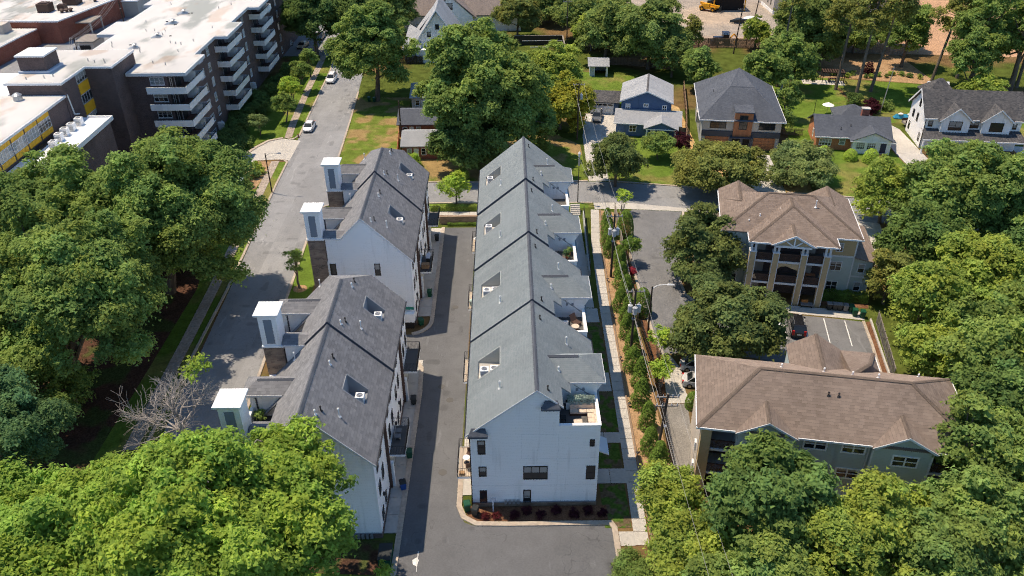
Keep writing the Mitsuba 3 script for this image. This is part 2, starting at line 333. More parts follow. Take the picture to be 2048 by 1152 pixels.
drive = sg.Polygon([(19.9, 118.6), (19.0, 110), (17.9, 104), (17.8, 97), (18.0, 87), (18.2, 83), (18.7, 79.2), (19.4, 79.7), (24, 80), (30, 78.5), (34, 72.5), (44, 71), (45.3, 86), (41.5, 86.9), (36, 88), (30, 89), (25, 90.5), (23.6, 93), (23.5, 96.5), (23.9, 100), (25.8, 107.6), (27.9, 117.6)])
sheet('driveway', 'grey asphalt driveway and parking lot beside the brown roofed apartment houses', drive, .012, 'lot_asphalt', 'driveway')
sheet('driveway_apron', 'pale concrete apron where the driveway meets the side street', [(14.0, 118.9), (19.9, 118.7), (27.9, 117.7), (33, 116.5), (33, 118.0), (28, 119), (19, 121.1), (14, 121.2)], .02, 'concrete', 'apron')
sheet('concrete_drive', 'stained concrete drive leading to the gravel beside the apartment house', [(17.7, 72), (17.0, 70.5), (20.4, 70.5), (20.0, 72.4), (20.3, 76.6), (19.4, 79.5), (18.7, 79.0), (18.2, 77)], .016, 'concrete', 'driveway')
sheet('gravel_yard', 'grey gravel strip between the dark fence and the apartment house', [(16.6, 44), (16.6, 60), (16.8, 66), (17.0, 70.4), (19.8, 70.4), (19.4, 66), (17.6, 56), (17.4, 44)], .02, 'gravel', 'gravel')
con = sheet('construction_yard', 'bare sandy construction yard with orange clay behind the wooden fence', [(20, 212), (44.4, 211), (66, 209), (91, 203.4), (108, 201), (150, 195), (190, 330), (20, 330)], .006, 'clay', 'yard')
# driveway of the brick apartment block and its entrance
sheet('apartment_driveway', 'curved concrete driveway entering from the main street', [(-40.2, 149.6), (-43.9, 150.8), (-46.4, 149.4), (-47.9, 146.4), (-48.6, 143.8), (-50.6, 134.4), (-53, 126), (-49.5, 124), (-48, 130.6), (-47.3, 136.5), (-46.4, 140.2), (-43.2, 140.5), (-40.2, 140.1)], .016, 'concrete', 'driveway')
# lawns
lawn_w = sg.Polygon([(-40.9, 150.5), (-44.2, 151.4), (-47.6, 149.6), (-49.4, 145), (-54, 150), (-54, 210), (-43.6, 210), (-42, 186), (-41.4, 166)])
sheet('lawn', 'sunlit mown lawn with young trees in front of the brick apartment block', lawn_w, .008, 'grass', 'lawn')
sheet('lawn', 'shaded grass under the big trees along the main street', [(-40.4, 139.4), (-43.6, 139.4), (-46.2, 139.4), (-46.6, 134), (-47.6, 129.6), (-50, 122), (-52, 60), (-37.6, 60), (-38.9, 95), (-39.7, 114)], .008, 'grass', 'lawn')
sheet('lawn', 'dry grass corner lot beside the house on the main street', [(-31.4, 134), (-31.8, 143), (-32.6, 158), (-33.3, 174), (-21, 174), (-20, 131), (-27, 131), (-29.5, 131.2)], .008, 'dry_grass', 'lawn')
sheet('lawn', 'dry lawn between the big oak and the concrete driveway of the blue house', [(-20, 130.2), (0, 129.8), (13.8, 129.7), (13.8, 146), (9, 152), (-20, 152)], .008, 'dry_grass', 'lawn')
sheet('lawn', 'green lawn in front of the blue house', [(17.4, 129.6), (30.5, 127.1), (33.6, 140), (33.5, 166), (34.5, 186), (14, 192), (14, 163), (22.5, 163), (22.3, 146), (17.9, 146)], .008, 'grass', 'lawn')
sheet('lawn', 'green lawn around the brick bungalow', [(50, 123.6), (71, 119.6), (71.4, 140), (72, 152), (74, 186), (57, 190), (54.5, 150), (52, 138)], .008, 'grass', 'lawn')
sheet('lawn', 'green back lawn behind the white farmhouse', [(74, 156), (97, 152), (98, 176), (90, 180), (74, 184)], .012, 'grass', 'lawn')
sheet('lawn', 'sunlit side lawn beyond the white farmhouse', [(97, 150), (98, 124), (130, 118), (130, 160), (99, 164)], .012, 'grass', 'lawn')
sheet('mulch_bank', 'bare mulch bank planted with small shrubs below the grey wooden fence', [(71.5, 184.5), (80, 183.6), (91, 180), (97, 178), (97, 201), (73, 206.5)], .011, 'mulch', 'mulch')
sheet('lawn', 'grass strip with a small tree between the side street and the brick wall', [(-13.2, 121.5), (-4.6, 121.2), (-4.6, 119.4), (-13.2, 119.5)], .012, 'grass', 'lawn')
sheet('lawn', 'grass verge beside the street lamp', [(9.2, 121.1), (14, 120.9), (14.0, 119.6), (11.2, 119.0), (9.2, 119.2)], .012, 'grass', 'lawn')
sheet('lawn', 'green strip between the main street and the townhouse chimneys', [(-30.2, 88), (-30.4, 95), (-30.9, 109), (-31, 117), (-27.6, 117), (-26.9, 86)], .012, 'grass', 'lawn')
sheet('lawn', 'patch of grass at the foot of the townhouse gable beside the alley', [(-30, 30), (-10.8, 30), (-10.8, 47.6), (-28, 48.6)], .012, 'grass', 'lawn')
sheet('dark_bed', 'dark mulch bed at the foot of the townhouse gable', [(-26, 48.6), (-11.0, 47.6), (-11.0, 51.6), (-26, 51.6)], .014, 'litter', 'flower bed')
sheet('leaf_litter', 'brown leaf litter under the big trees', [(-66, 50), (-43.5, 50), (-43.2, 96), (-46, 112), (-66, 112)], .012, 'litter', 'leaf litter')
sheet('straw_strip', 'orange straw covered strip beside the dark roofed modern house', [(33.7, 141), (35.6, 140), (36.2, 166), (34.6, 168)], .014, 'straw', 'straw')
sheet('straw_patch', 'straw covered patch in front of the modern house', [(34.5, 126.6), (38.6, 125.8), (39, 139), (34.8, 140)], .014, 'straw', 'straw')
sheet('straw_patch', 'straw covered patch between the modern house and the bungalow', [(46.5, 124.6), (51, 123.4), (54, 141), (50.6, 141)], .014, 'straw', 'straw')
sheet('house_driveway', 'pale concrete driveway of the modern house', [(38.6, 125.5), (46.6, 124), (48.2, 140), (39.2, 142)], .018, 'concrete', 'driveway')
sheet('house_driveway', 'long pale concrete driveway beside the blue house', [(14, 129.7), (17.4, 129.5), (17.9, 146), (22.2, 146.5), (22.4, 162.4), (16.2, 162.7), (14.6, 150)], .018, 'concrete', 'driveway')
sheet('house_driveway', 'pale concrete driveway between the bungalow and the white farmhouse', [(71.4, 119.4), (75.5, 118.6), (76.6, 141), (77.2, 152), (74.6, 160), (71.2, 160), (72.4, 148), (71.6, 140)], .018, 'concrete', 'driveway')
sheet('house_driveway', 'pale concrete drive behind the white farmhouse porch', [(93, 130), (98, 128), (99, 142), (94, 143)], .018, 'concrete', 'driveway')
sheet('parking_pad', 'pale paved ground beside the low apartment wing', [(46.2, 101), (55, 99.5), (58, 113), (48.3, 115)], .014, 'concrete', 'paving')
sheet('parking_area', 'asphalt parking area behind the brick apartment block', [(-58, 206), (-44.5, 206), (-47, 250), (-64, 250)], .014, 'street_asphalt', 'car park')
sheet('service_yard', 'dark asphalt service yard behind the brick apartment block', [(-125, 170), (-83, 170), (-84, 260), (-125, 260)], .006, 'street_asphalt', 'yard')
sheet('front_walk', 'concrete walk between the columned apartment house and its parking lot', [(30.2, 89.3), (36.2, 88.3), (45.7, 86.3), (46.1, 88.2), (36.6, 90.1), (30.5, 91.2)], .03, 'concrete', 'walk')
sheet('planting_bed', 'dark mulch bed below the wall of the columned apartment house', [(41, 90.2), (47.2, 89.0), (48.5, 93), (42, 94)], .02, 'dark_mulch', 'flower bed')
sheet('forecourt', 'shaded concrete forecourt at the side street end of the long townhouse row', [(8.2, 90), (11.2, 90), (11.25, 116), (8.2, 116)], .028, 'concrete')
# kerbs
def simp(p): return [(round(x, 2), round(y, 2)) for x, y in p]
kerb('kerb', 'concrete kerb on the apartment block side of the main street south of its driveway', [(-38.7, 62), (-38.9, 95), (-39.6, 114), (-40.2, 130), (-40.4, 139), (-41.2, 140.2), (-43.0, 140.4)])
kerb('kerb', 'concrete kerb on the apartment block side of the main street north of its driveway', [(-43.4, 151), (-41.8, 150.4), (-40.9, 152), (-41.4, 165), (-42.2, 190), (-44.5, 240)])
kerb('kerb', 'concrete kerb along the townhouse side of the main street', [(-29.2, 60), (-30.3, 96), (-30.8, 111), (-31.1, 117.5)]+arc(-28.2, 118.6, 3.0, 170, 95, 5)+[(-11, 121.6), (13.8, 121.1)])
kerb('kerb', 'concrete kerb around the dry corner lot', [(-33.2, 178), (-32.2, 160), (-31.4, 142), (-31.2, 134)]+arc(-28.2, 133.2, 3.2, 180, 270, 5)[1:]+[(0, 129.6), (13.8, 129.6)])
kerb('kerb', 'concrete kerb in front of the blue house lawn', [(17.4, 129.5), (30.4, 126.8), (38.4, 125.6)])
kerb('kerb', 'concrete kerb in front of the bungalow lawn', [(46.8, 124.1), (60, 121.4), (71, 119.3)])
kerb('kerb', 'concrete kerb and gutter along the alley beside the short row of townhouses', [(-10.6, 47), (-10.4, 73), (-10.6, 77.4), (-11.7, 79.3)], w=.4)
kerb('kerb', 'curved concrete kerb and gutter at the far part of the alley', [(-10.2, 113), (-10.1, 90)]+arc(-13.2, 87.4, 3.1, 0, -75, 6), w=.4)
kerb('kerb', 'rounded pale concrete kerb around the planting bed of the long row', [(-5.1, 60), (-5.1, 55.6), (-4.6, 54.2), (-3.4, 53.4), (-.5, 53.3), (9.3, 53.3), (9.6, 52.7), (9.7, 40)], w=.4)
kerb('kerb', 'concrete kerb along the fence side of the apartment driveway', [(19.7, 117.8), (18.9, 110), (17.8, 104), (17.7, 97), (17.9, 87), (18.1, 83), (18.6, 79.4)])
kerb('kerb', 'concrete kerb along the tree side of the apartment driveway', [(28.1, 117.4), (26.0, 107.6), (24.1, 100), (23.7, 96.5), (23.8, 93), (25, 90.7), (30, 89.2), (36, 88.1)])
kerb('kerb', 'concrete kerb along the far side of the parking lot', [(45.4, 86), (44.6, 81), (43.6, 76), (43, 72)])
kerb('kerb', 'curved concrete kerb on the lawn side of the apartment driveway', [(-43.9, 151), (-46.4, 149.6), (-48.0, 146.4), (-48.8, 143.8), (-50.8, 134.4), (-53, 126.5)], w=.5)
# pavements with their slabs
def pavement(label, line, w, length, base_m='dark_mulch', m='concrete'):
    k = thing('sidewalk', label, 'sidewalk', kind='structure')
    put(k, None, poly_mesh(sg.LineString(line).buffer(w/2, cap_style=2), .02), base_m)
    slabs(k, line, w-.04, length, .0, .06, m)
pavement('concrete pavement under the big trees along the main street', [(-40.2, 64), (-40.6, 84), (-40.9, 95), (-41.7, 114), (-42.4, 130), (-42.7, 139.8)], 1.5, 1.9, m='old_concrete')
pavement('concrete pavement crossing the sunlit lawn of the apartment block', [(-42.9, 151.2), (-43.6, 158), (-44.2, 168), (-44.9, 180), (-45.6, 196), (-46.2, 206)], 1.5, 1.9, m='old_concrete')
pavement('pale concrete walk along the mulch bank beside the long townhouse row', [(11.9, 50.6), (12.1, 58), (12.35, 72), (12.6, 92), (13.1, 108), (14.0, 118.6)], 1.35, 1.6)
pavement('narrow concrete pavement beside the townhouse chimneys', [(-25.9, 86), (-26.2, 98), (-26.6, 117)], 1.3, 1.8)
pavement('concrete pavement behind the hedge of the side street', [(-13, 118.0), (-4.6, 117.6)], 1.3, 1.8)
pavement('short concrete crossing walk from the long townhouse row to the alley end', [(9.9, 51.4), (11.3, 51.4)], 1.7, 1.4)
for i, (y, w) in enumerate(((59.4, 2.0), (65.0, 1.6), (74.4, 3.4), (88.2, 3.2), (102.4, 3.2))):
    k = thing('entrance_walk', ['concrete entrance path of the end townhouse beside the planting bed', 'narrow concrete path crossing between two dark lawn strips', 'broad concrete entrance path of the second townhouse of the long row', 'broad concrete entrance path of the third townhouse of the long row', 'concrete entrance path of the last townhouse of the long row'][i], 'path', kind='structure')
    slabs(k, [(8.2, y), (11.6, y)], w, 1.7, 0, .05)
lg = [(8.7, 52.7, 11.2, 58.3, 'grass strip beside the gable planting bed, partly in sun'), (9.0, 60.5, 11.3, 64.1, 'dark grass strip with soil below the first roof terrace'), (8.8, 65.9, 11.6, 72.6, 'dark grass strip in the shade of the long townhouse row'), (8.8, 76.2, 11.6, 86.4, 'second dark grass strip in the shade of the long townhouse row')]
for x0, y0, x1, y1, l in lg: sheet('lawn', l, [(x0, y0), (x1, y0), (x1, y1), (x0, y1)], .03, 'shade_soil_grass', 'lawn')
k = thing('alley_apron', 'row of concrete garage aprons along the short townhouse row', 'apron', kind='structure')
slabs(k, [(-11.25, 52.4), (-11.25, 79)], 1.45, 2.2, 0, .07)
slabs(k, [(-11.15, 88.4), (-11.15, 112.8)], 1.75, 2.2, 0, .07)
k = thing('alley_apron', 'row of pale concrete garage aprons along the long townhouse row', 'apron', kind='structure')
slabs(k, [(-4.4, 57), (-4.4, 113)], 1.15, 2.4, 0, .07)
# planting beds
sheet('planting_bed', 'brown mulch bed with dark red shrubs in front of the long row gable', [(-4.7, 56), (-4.3, 54.4), (-3.2, 53.7), (9.1, 53.7), (9.1, 55.5), (-3.7, 55.5)], .05, 'dark_mulch', 'flower bed')
sheet('mulch_bank', 'long sunlit mulch bank planted with a row of evergreens', [(12.7, 47), (12.9, 72), (13.3, 92), (13.8, 108), (14.7, 118.4), (16.9, 117.6), (16.6, 100), (16.4, 84), (16.2, 66), (16.2, 47)], .03, 'mulch', 'mulch')
mb = MB()
for (x0, y0), (x1, y1) in zip([(12.75, 47), (12.98, 72), (13.4, 92), (13.85, 108)], [(12.98, 72), (13.4, 92), (13.85, 108), (14.75, 118.4)]):
    mb.slab([(x0, y0, .24), (x0+.16, y0, .24), (x1+.16, y1, .24), (x1, y1, .24)], .24)
solo('edging_wall', 'low stone edging along the mulch bank beside the walk', 'edging', mb, 'wall_stone')
sheet('planting_bed', 'reddish mulch strip with small trees beside the apartment driveway', [(17.3, 117.4), (19.4, 117.8), (18.6, 110), (17.5, 104), (17.4, 97), (17.6, 87), (18.5, 79), (18.1, 77), (17.5, 70.6), (16.8, 70.6), (16.8, 84), (17, 100)], .03, 'dark_mulch', 'flower bed')
sheet('planting_bed', 'dark mulch island with clipped shrubs beside the street pole', [(-43.3, 139.6), (-46.3, 139.8), (-47.2, 136), (-46.4, 130), (-45, 127.6), (-43.3, 128)], .03, 'mulch', 'flower bed')
sheet('planting_bed', 'reddish mulch strip between the parking lot and the lattice fence', [(45.7, 86), (46.4, 86), (44.6, 75), (43.4, 71), (42.9, 71)], .03, 'dark_mulch', 'flower bed')
# retaining wall beside the end of the alley, its hedge and the side-street planting
solo('retaining_wall', 'low brown brick wall closing the far end of the alley', 'wall', MB().box(-10.9, 114.2, 0, -4.4, 114.6, 1.25).box(-11, 114.15, 1.25, -4.3, 114.65, 1.35), 'wall_stone')
solo('stair_wall', 'dark retaining wall with railing beside the concrete walk of the long row', 'wall', MB().slab([(11.2, 98, 1.0), (11.4, 98, 1.0), (12.0, 116, 1.2), (11.8, 116, 1.2)], 1.2), 'grey_siding')
k = thing('steps', 'brick edged concrete steps at the side street end of the long row', 'steps')
for i in range(6): put(k, 'step', MB().box(10.0, 116.6+.34*i, 0, 11.5, 116.94+.34*i, .18*(i+1)), 'concrete')
# parking lot markings, in the lot's own slanted grid
cl, sl = math.cos(math.radians(-10.5)), math.sin(math.radians(-10.5))
for i, (x, y, L) in enumerate(((43.1, 86.3, 5.6), (40.6, 86.9, 5.6), (38.1, 87.4, 5.6), (35.5, 87.8, 5.4), (33.0, 88.2, 5.4))):
    q = MB((x, y, 0, math.radians(-10.5))).slab([(-.06, -L, .02), (.06, -L, .02), (.06, 0, .02), (-.06, 0, .02)], .006)
    solo('parking_line', f'white painted bay line of the parking lot, {["first", "second", "third", "fourth", "fifth"][i]} from the lattice fence', 'road marking', q, 'white_line')
# ------------------------------------------------------------------ townhouses
def roof_parts(t, mb, m='roof_grey'): return put(t, 'roof', mb, m)
def vent(roof, x, y, z, tall=.55, m='white_paint'):
    mb = MB().tube((x, y, z-.2), (x, y, z+tall), .055, n=8).tube((x, y, z+tall), (x, y, z+tall+.1), .11, .07, 8).tube((x, y, z-.08), (x, y, z+.06), .2, .08, 8)
    put(roof, 'vent_pipe', mb, m)
def condenser(x, y, z, label, group=None, s=.8, h=.85):
    k = thing('air_conditioner', label, 'air conditioner', group)
    put(k, 'case', MB().box(x-s/2, y-s/2, z+.12, x+s/2, y+s/2, z+h).box(x-s/2-.03, y-s/2-.03, z, x+s/2+.03, y+s/2+.03, z+.1), 'white_paint')
    f = MB(); 
    for rr in (.32, .24, .16, .08):
        t = np.linspace(0, 2*np.pi, 17); P = [(x+rr*s*math.cos(a), y+rr*s*math.sin(a), z+h+.02) for a in t]; f.path(P, .022, 4)
    f.tube((x, y, z+h), (x, y, z+h+.05), .1*s, n=10)
    put(k, 'fan_grille', f, 'grey_metal'); put(k, 'fan_opening', MB().tube((x, y, z+h-.02), (x, y, z+h+.008), .38*s, n=18), 'louvre_grey')
    lv = MB()
    for i in range(5): lv.box(x-s/2+.06, y-s/2-.02, z+.22+i*.12, x+s/2-.06, y-s/2, z+.27+i*.12)
    put(k, 'louvre', lv, 'louvre_grey')
def balcony(t, x0, x1, y0, y1, z, side, m='deck_grey', tan=False):
    b = put(t, 'balcony', MB().box(min(x0, x1), y0, z-.22, max(x0, x1), y1, z-.02), 'white_paint')
    put(b, 'floor', MB().box(min(x0, x1)+.05, y0+.05, z-.03, max(x0, x1)-.05, y1-.05, z), 'deck_tan' if tan else m)
    put(b, 'railing', railing(MB(), [(x1, y0+.05), (x0, y0+.05), (x0, y1-.05), (x1, y1-.05)], z, 1.05, .16), 'black_metal')

def townhouse_b(i, y0, D, dz, label):
    t = thing('townhouse', label, 'townhouse', 'long row of white townhouses with blue grey roofs')
    xw, xe, xr, zr, s = -3.75, 8.1, 2.3, 14.45+dz, .81
    zs = lambda x: zr-s*abs(x-xr)
    y1 = y0+D; zf = 9.2+dz
    w = MB().box(xw, y0, .5, xe, y1, zf-.08)
    gy = .22
    w.profile([(xw, zf-.1), (4.35, zf-.1), (4.35, zs(4.35)-.2), (xr, zr-.2), (xw, zs(xw)-.2)], y0+.002, y0+gy)
    w.profile([(xw, zf-.1), (xe, zf-.1), (xe, zs(xe)-.2), (xr, zr-.2), (xw, zs(xw)-.2)], y1-gy, y1-.002)
    w.box(4.13, y0+gy, zf-.1, 4.347, y0+4.2, zs(4.35)-.21)                    # wall behind the terrace
    w.box(xw, y0+gy, zf-.1, xw+.2, y1-gy, zs(xw)-.2).box(xe-.2, y0+8.5, zf-.1, xe, y1-gy, zs(xe)-.2)
    w.profx([(y0+2.6, zf), (y0+4.2, zf), (y0+4.2, zs(4.5)-.3), (y0+2.6, zs(4.5)-.3)], 4.35, 4.55)
    put(t, 'wall', w, 'white_siding')
    put(t, 'foundation', MB().box(xw-.03, y0-.03, 0, xe+.03, y1-.01, .5), 'wall_stone')
    # main roof, cut round the well on the alley side and the terrace on the other side
    r = MB(); A = .02 if i else .16; ya, yb = y0-A, y1-.02
    wx0, wx1, wy0, wy1 = -3.2, -1.0, y0+7.0, y0+10.0
    P = lambda x, y: (x, y, zs(x))
    for xa, xb, a, b in ((-4.15, wx0, ya, yb), (wx1, xr, ya, yb), (wx0, wx1, ya, wy0), (wx0, wx1, wy1, yb)):
        r.slab([P(xa, a), P(xb, a), P(xb, b), P(xa, b)], .16)
    for xa, xb, a, b in ((xr, 4.65, ya, yb), (4.65, 5.55, y0+2.6, yb), (5.55, 8.5, y0+4.3, yb)):
        r.slab([P(xa, a), P(xb, a), P(xb, b), P(xa, b)], .16)
    rf = put(t, 'roof', r, 'roof_blue_grey')
    put(rf, 'ridge_cap', MB().slab([(xr-.2, ya-.01, zr-.1), (xr, ya-.01, zr+.05), (xr, yb+.01, zr+.05), (xr-.2, yb+.01, zr-.1)], .05).slab([(xr, ya-.01, zr+.05), (xr+.2, ya-.01, zr-.1), (xr+.2, yb+.01, zr-.1), (xr, yb+.01, zr+.05)], .05), 'roof_slate')
    rk = MB()
    for xa, xb in ((-4.2, xr), (xr, 4.7)):
        za, zb = zs(xa)+.03, zs(xb)+.03; h = .32 if i else .2
        rk.slab([(xa, ya-.035, za), (xb, ya-.035, zb), (xb, ya-.035, zb-h), (xa, ya-.035, za-h)], .05, (0, 1, 0))
    put(rf, 'rake_trim', rk, 'trim_navy' if i else 'fascia_white')
    gt = MB().box(-4.28, ya, zs(-4.15)-.16, -4.13, yb, zs(-4.15)-.02).box(8.48, y0+8.4, zs(8.5)-.16, 8.62, yb, zs(8.5)-.02)
    put(t, 'gutter', gt, 'black_metal')
    wz = zs(wx0)-.22
    wl = MB().box(wx0, wy0-.1, wz-.1, wx1+.1, wy0, zs(wx1)-.02).box(wx0, wy1, wz-.1, wx1+.1, wy1+.1, zs(wx1)-.02).box(wx1, wy0, wz-.1, wx1+.1, wy1, zs(wx1)-.02)
    # side walls of the well follow the slope
    wl = MB().profile([(wx0, wz-.1), (wx1, wz-.1), (wx1, zs(wx1)+.03), (wx0, zs(wx0)+.03)], wy0-.09, wy0+.03)
    wl.profile([(wx0, wz-.1), (wx1, wz-.1), (wx1, zs(wx1)+.03), (wx0, zs(wx0)+.03)], wy1-.03, wy1+.09)
    wl.box(wx1-.03, wy0+.03, wz-.1, wx1+.09, wy1-.03, zs(wx1)+.04)
    well = put(t, 'roof_well', wl, 'grey_siding'); put(well, 'floor', MB().box(wx0-.05, wy0+.03, wz-.1, wx1-.03, wy1-.03, wz), 'concrete')
    vent(rf, -1.0, y0+3.5, zs(-1.0), .75); vent(rf, 3.3, y0+.9, zs(3.3), .4, 'dark_frame'); vent(rf, 4.5, y0+4.9, zs(4.5), .4); vent(rf, 5.6, y0+10.3, zs(5.6), .8); vent(rf, 3.0, y0+11.7, zs(3.0), .35, 'dark_frame')
    # hipped dormer on the walk side
    ez, dzr = 12.0+dz, 13.45+dz; f0, f1, ex = y0+3.95, y0+8.4, 8.85; fm = (f0+f1)/2; hx = 6.45; bx = xr+(zr-dzr)/s-.1; vx = xr+(zr-ez)/s-.1
    d = put(t, 'dormer', MB().box(4.6, f0+.35, zf-.05, 8.15, f1-.35, ez-.02), 'white_siding')
    q = MB().slab([(vx, f0, ez), (ex, f0, ez), (hx, fm, dzr), (bx, fm, dzr)], .14).slab([(ex, f1, ez), (vx, f1, ez), (bx, fm, dzr), (hx, fm, dzr)], .14).slab([(ex, f0, ez), (ex, f1, ez), (hx, fm, dzr)], .14)
    put(d, 'roof', q, 'roof_blue_grey')
    put(d, 'ridge_cap', MB().slab([(bx, fm-.2, dzr-.08), (hx, fm-.2, dzr-.08), (hx, fm, dzr+.05), (bx, fm, dzr+.05)], .05).slab([(bx, fm, dzr+.05), (hx, fm, dzr+.05), (hx, fm+.2, dzr-.08), (bx, fm+.2, dzr-.08)], .05), 'trim_navy')
    put(d, 'eave_trim', MB().box(vx+.3, f0-.05, ez-.22, ex+.04, f0+.0, ez-.02).box(ex, f0, ez-.22, ex+.05, f1, ez-.02), 'fascia_white')
    put(d, 'bracket', MB().slab([(8.15, f0+.36, ez-1.3), (8.3, f0+.36, ez-.7), (8.8, f0+.36, ez-.2), (8.15, f0+.36, ez-.2)], .14, (0, 1, 0)), 'white_paint')
    for xx in (6.25, 6.85): put(d, 'wall_vent', MB().box(xx-.12, f0+.27, ez-1.25, xx+.12, f0+.35, ez-.95), 'louvre_grey')
    window(d, (8.15, fm, zf+.9), Y, X, 1.3, 1.3, 2, 2)
    # roof terrace
    te = put(t, 'roof_terrace', MB().box(4.35, y0+.2, zf-.1, xe-.2, f0+.34, zf), 'deck_grey')
    put(te, 'parapet', MB().box(4.35, y0, zf-.1, xe, y0+.2, zf+1.0).box(xe-.2, y0+.2, zf-.1, xe, f0+.35, zf+1.0), 'white_siding')
    put(te, 'parapet_cap', MB().box(4.30, y0-.06, zf+1.0, xe+.06, y0+.26, zf+1.08).box(xe-.26, y0+.26, zf+1.0, xe+.06, f0+.36, zf+1.08), 'white_paint')
    put(t, 'door', MB().box(4.35, y0+2.75, zf, 4.62, y0+3.75, zf+2.1).box(4.35, y0+.8, zf+.02, 4.39, y0+2.2, zf+2.05), 'dark_frame')
    # alley side: garage door, windows, balcony
    gd = put(t, 'garage_door', MB().box(xw-.05, y0+6.5, .1, xw, y0+11.5, 2.5), 'white_paint')
    for z, h in ((4.0, 1.3), (6.8, 1.7)):
        for yy in (2.0, 4.6, 11.4): window(t, (xw, y0+yy, z+dz), NY, NX, .9, h)
    balcony(t, -5.15, xw, y0+.6, y0+4.8, 3.35+dz*.5, -1, tan=True)
    # walk side: windows, door canopy
    for z in (3.6, 6.9):
        for yy in (3.0, 6.0, 11.2): window(t, (xe, y0+yy, z+dz), Y, X, .95, 1.6, sill=True)
    put(t, 'door_canopy', MB().slab([(xe, y0+1.0, 6.2+dz), (xe+1.1, y0+1.0, 5.7+dz), (xe+1.1, y0+3.2, 5.7+dz), (xe, y0+3.2, 6.2+dz)], .14), 'fascia_white')
    put(t, 'entrance_door', MB().box(xe, y0+9.0, .15, xe+.05, y0+10.1, 2.4), 'dark_frame')
    if i == 0:
        for a in ((-3.11, -2.38, 6.83, 8.54, 1), (-3.07, -2.34, 4.01, 5.28, 1), (-3.06, -2.37, .52, 2.18, 1), (1.09, 3.39, 3.57, 5.26, 3), (1.09, 1.83, .52, 2.18, 1), (7.19, 7.64, 7.67, 8.53, 1), (6.99, 7.84, 3.52, 5.23, 1)):
            window(t, ((a[0]+a[1])/2, y0, a[2]), X, NY, a[1]-a[0], a[3]-a[2], a[4], 2)
        for xa, xb, z in ((-3.95, -2.1, 9.40), (2.65, 4.4, 12.55)):
            put(t, 'eave_return', MB().slab([(xa, y0-.5, z), (xb, y0-.5, z), (xb-.25, y0-.02, z+.62), (xa+.35, y0-.02, z+.62)], .1).box(xa+.02, y0-.5, z-.22, xb-.02, y0-.02, z-.1), 'roof_slate')
        put(t, 'drip_trim', MB().box(xw-.02, y0-.04, .5, xe+.02, y0, .62), 'louvre_grey')
        for x in (-.6, -.2, .2, .6): put(t, 'meter', MB().box(x-.13, y0-.2, .45, x+.13, y0-.03, .95), 'grey_metal')
        put(t, 'downspout', MB().box(xw-.1, y0-.02, .2, xw-.01, y0+.08, 9.2), 'black_metal')
        jt = MB()
        for x0, x1, z in ((.9, 4.3, 9.2), (.9, 8.1, 6.2), (-3.7, 8.1, 2.75)): jt.box(x0, y0-.008, z, x1, y0, z+.03)
        for x, z0, z1 in ((.95, 6.2, 9.2), (4.3, 2.8, 9.2)): jt.box(x, y0-.007, z0, x+.025, y0, z1)
        put(t, 'panel_joint', jt, 'joint_blue')
    return t
BL = ['white townhouse with blue grey roof whose blank gable faces the asphalt forecourt', 'white townhouse with blue grey roof, second of the long row', 'white townhouse with blue grey roof, third of the long row from the forecourt gable', 'white townhouse with blue grey roof at the side street end of the long row']
BY = [(55.6, 14.2, 0), (69.8, 14.2, .2), (84.0, 14.1, .45), (98.1, 14.3, .75)]
for i, (y, D, dz) in enumerate(BY): townhouse_b(i, y, D, dz, BL[i])
nm = ['forecourt end', 'second', 'third', 'side street end']
for i, (y, D, dz) in enumerate(BY):
    z = 14.45+dz-.81*5.5-.22
    condenser(-2.55, y+7.95 if i < 2 else y+8.6, z, f'white air conditioner in the {nm[i]} roof well of the long row' + (', alley side' if i < 2 else ''))
    if i < 2: condenser(-1.6, y+8.1, z, f'white air conditioner in the {nm[i]} roof well of the long row, ridge side')

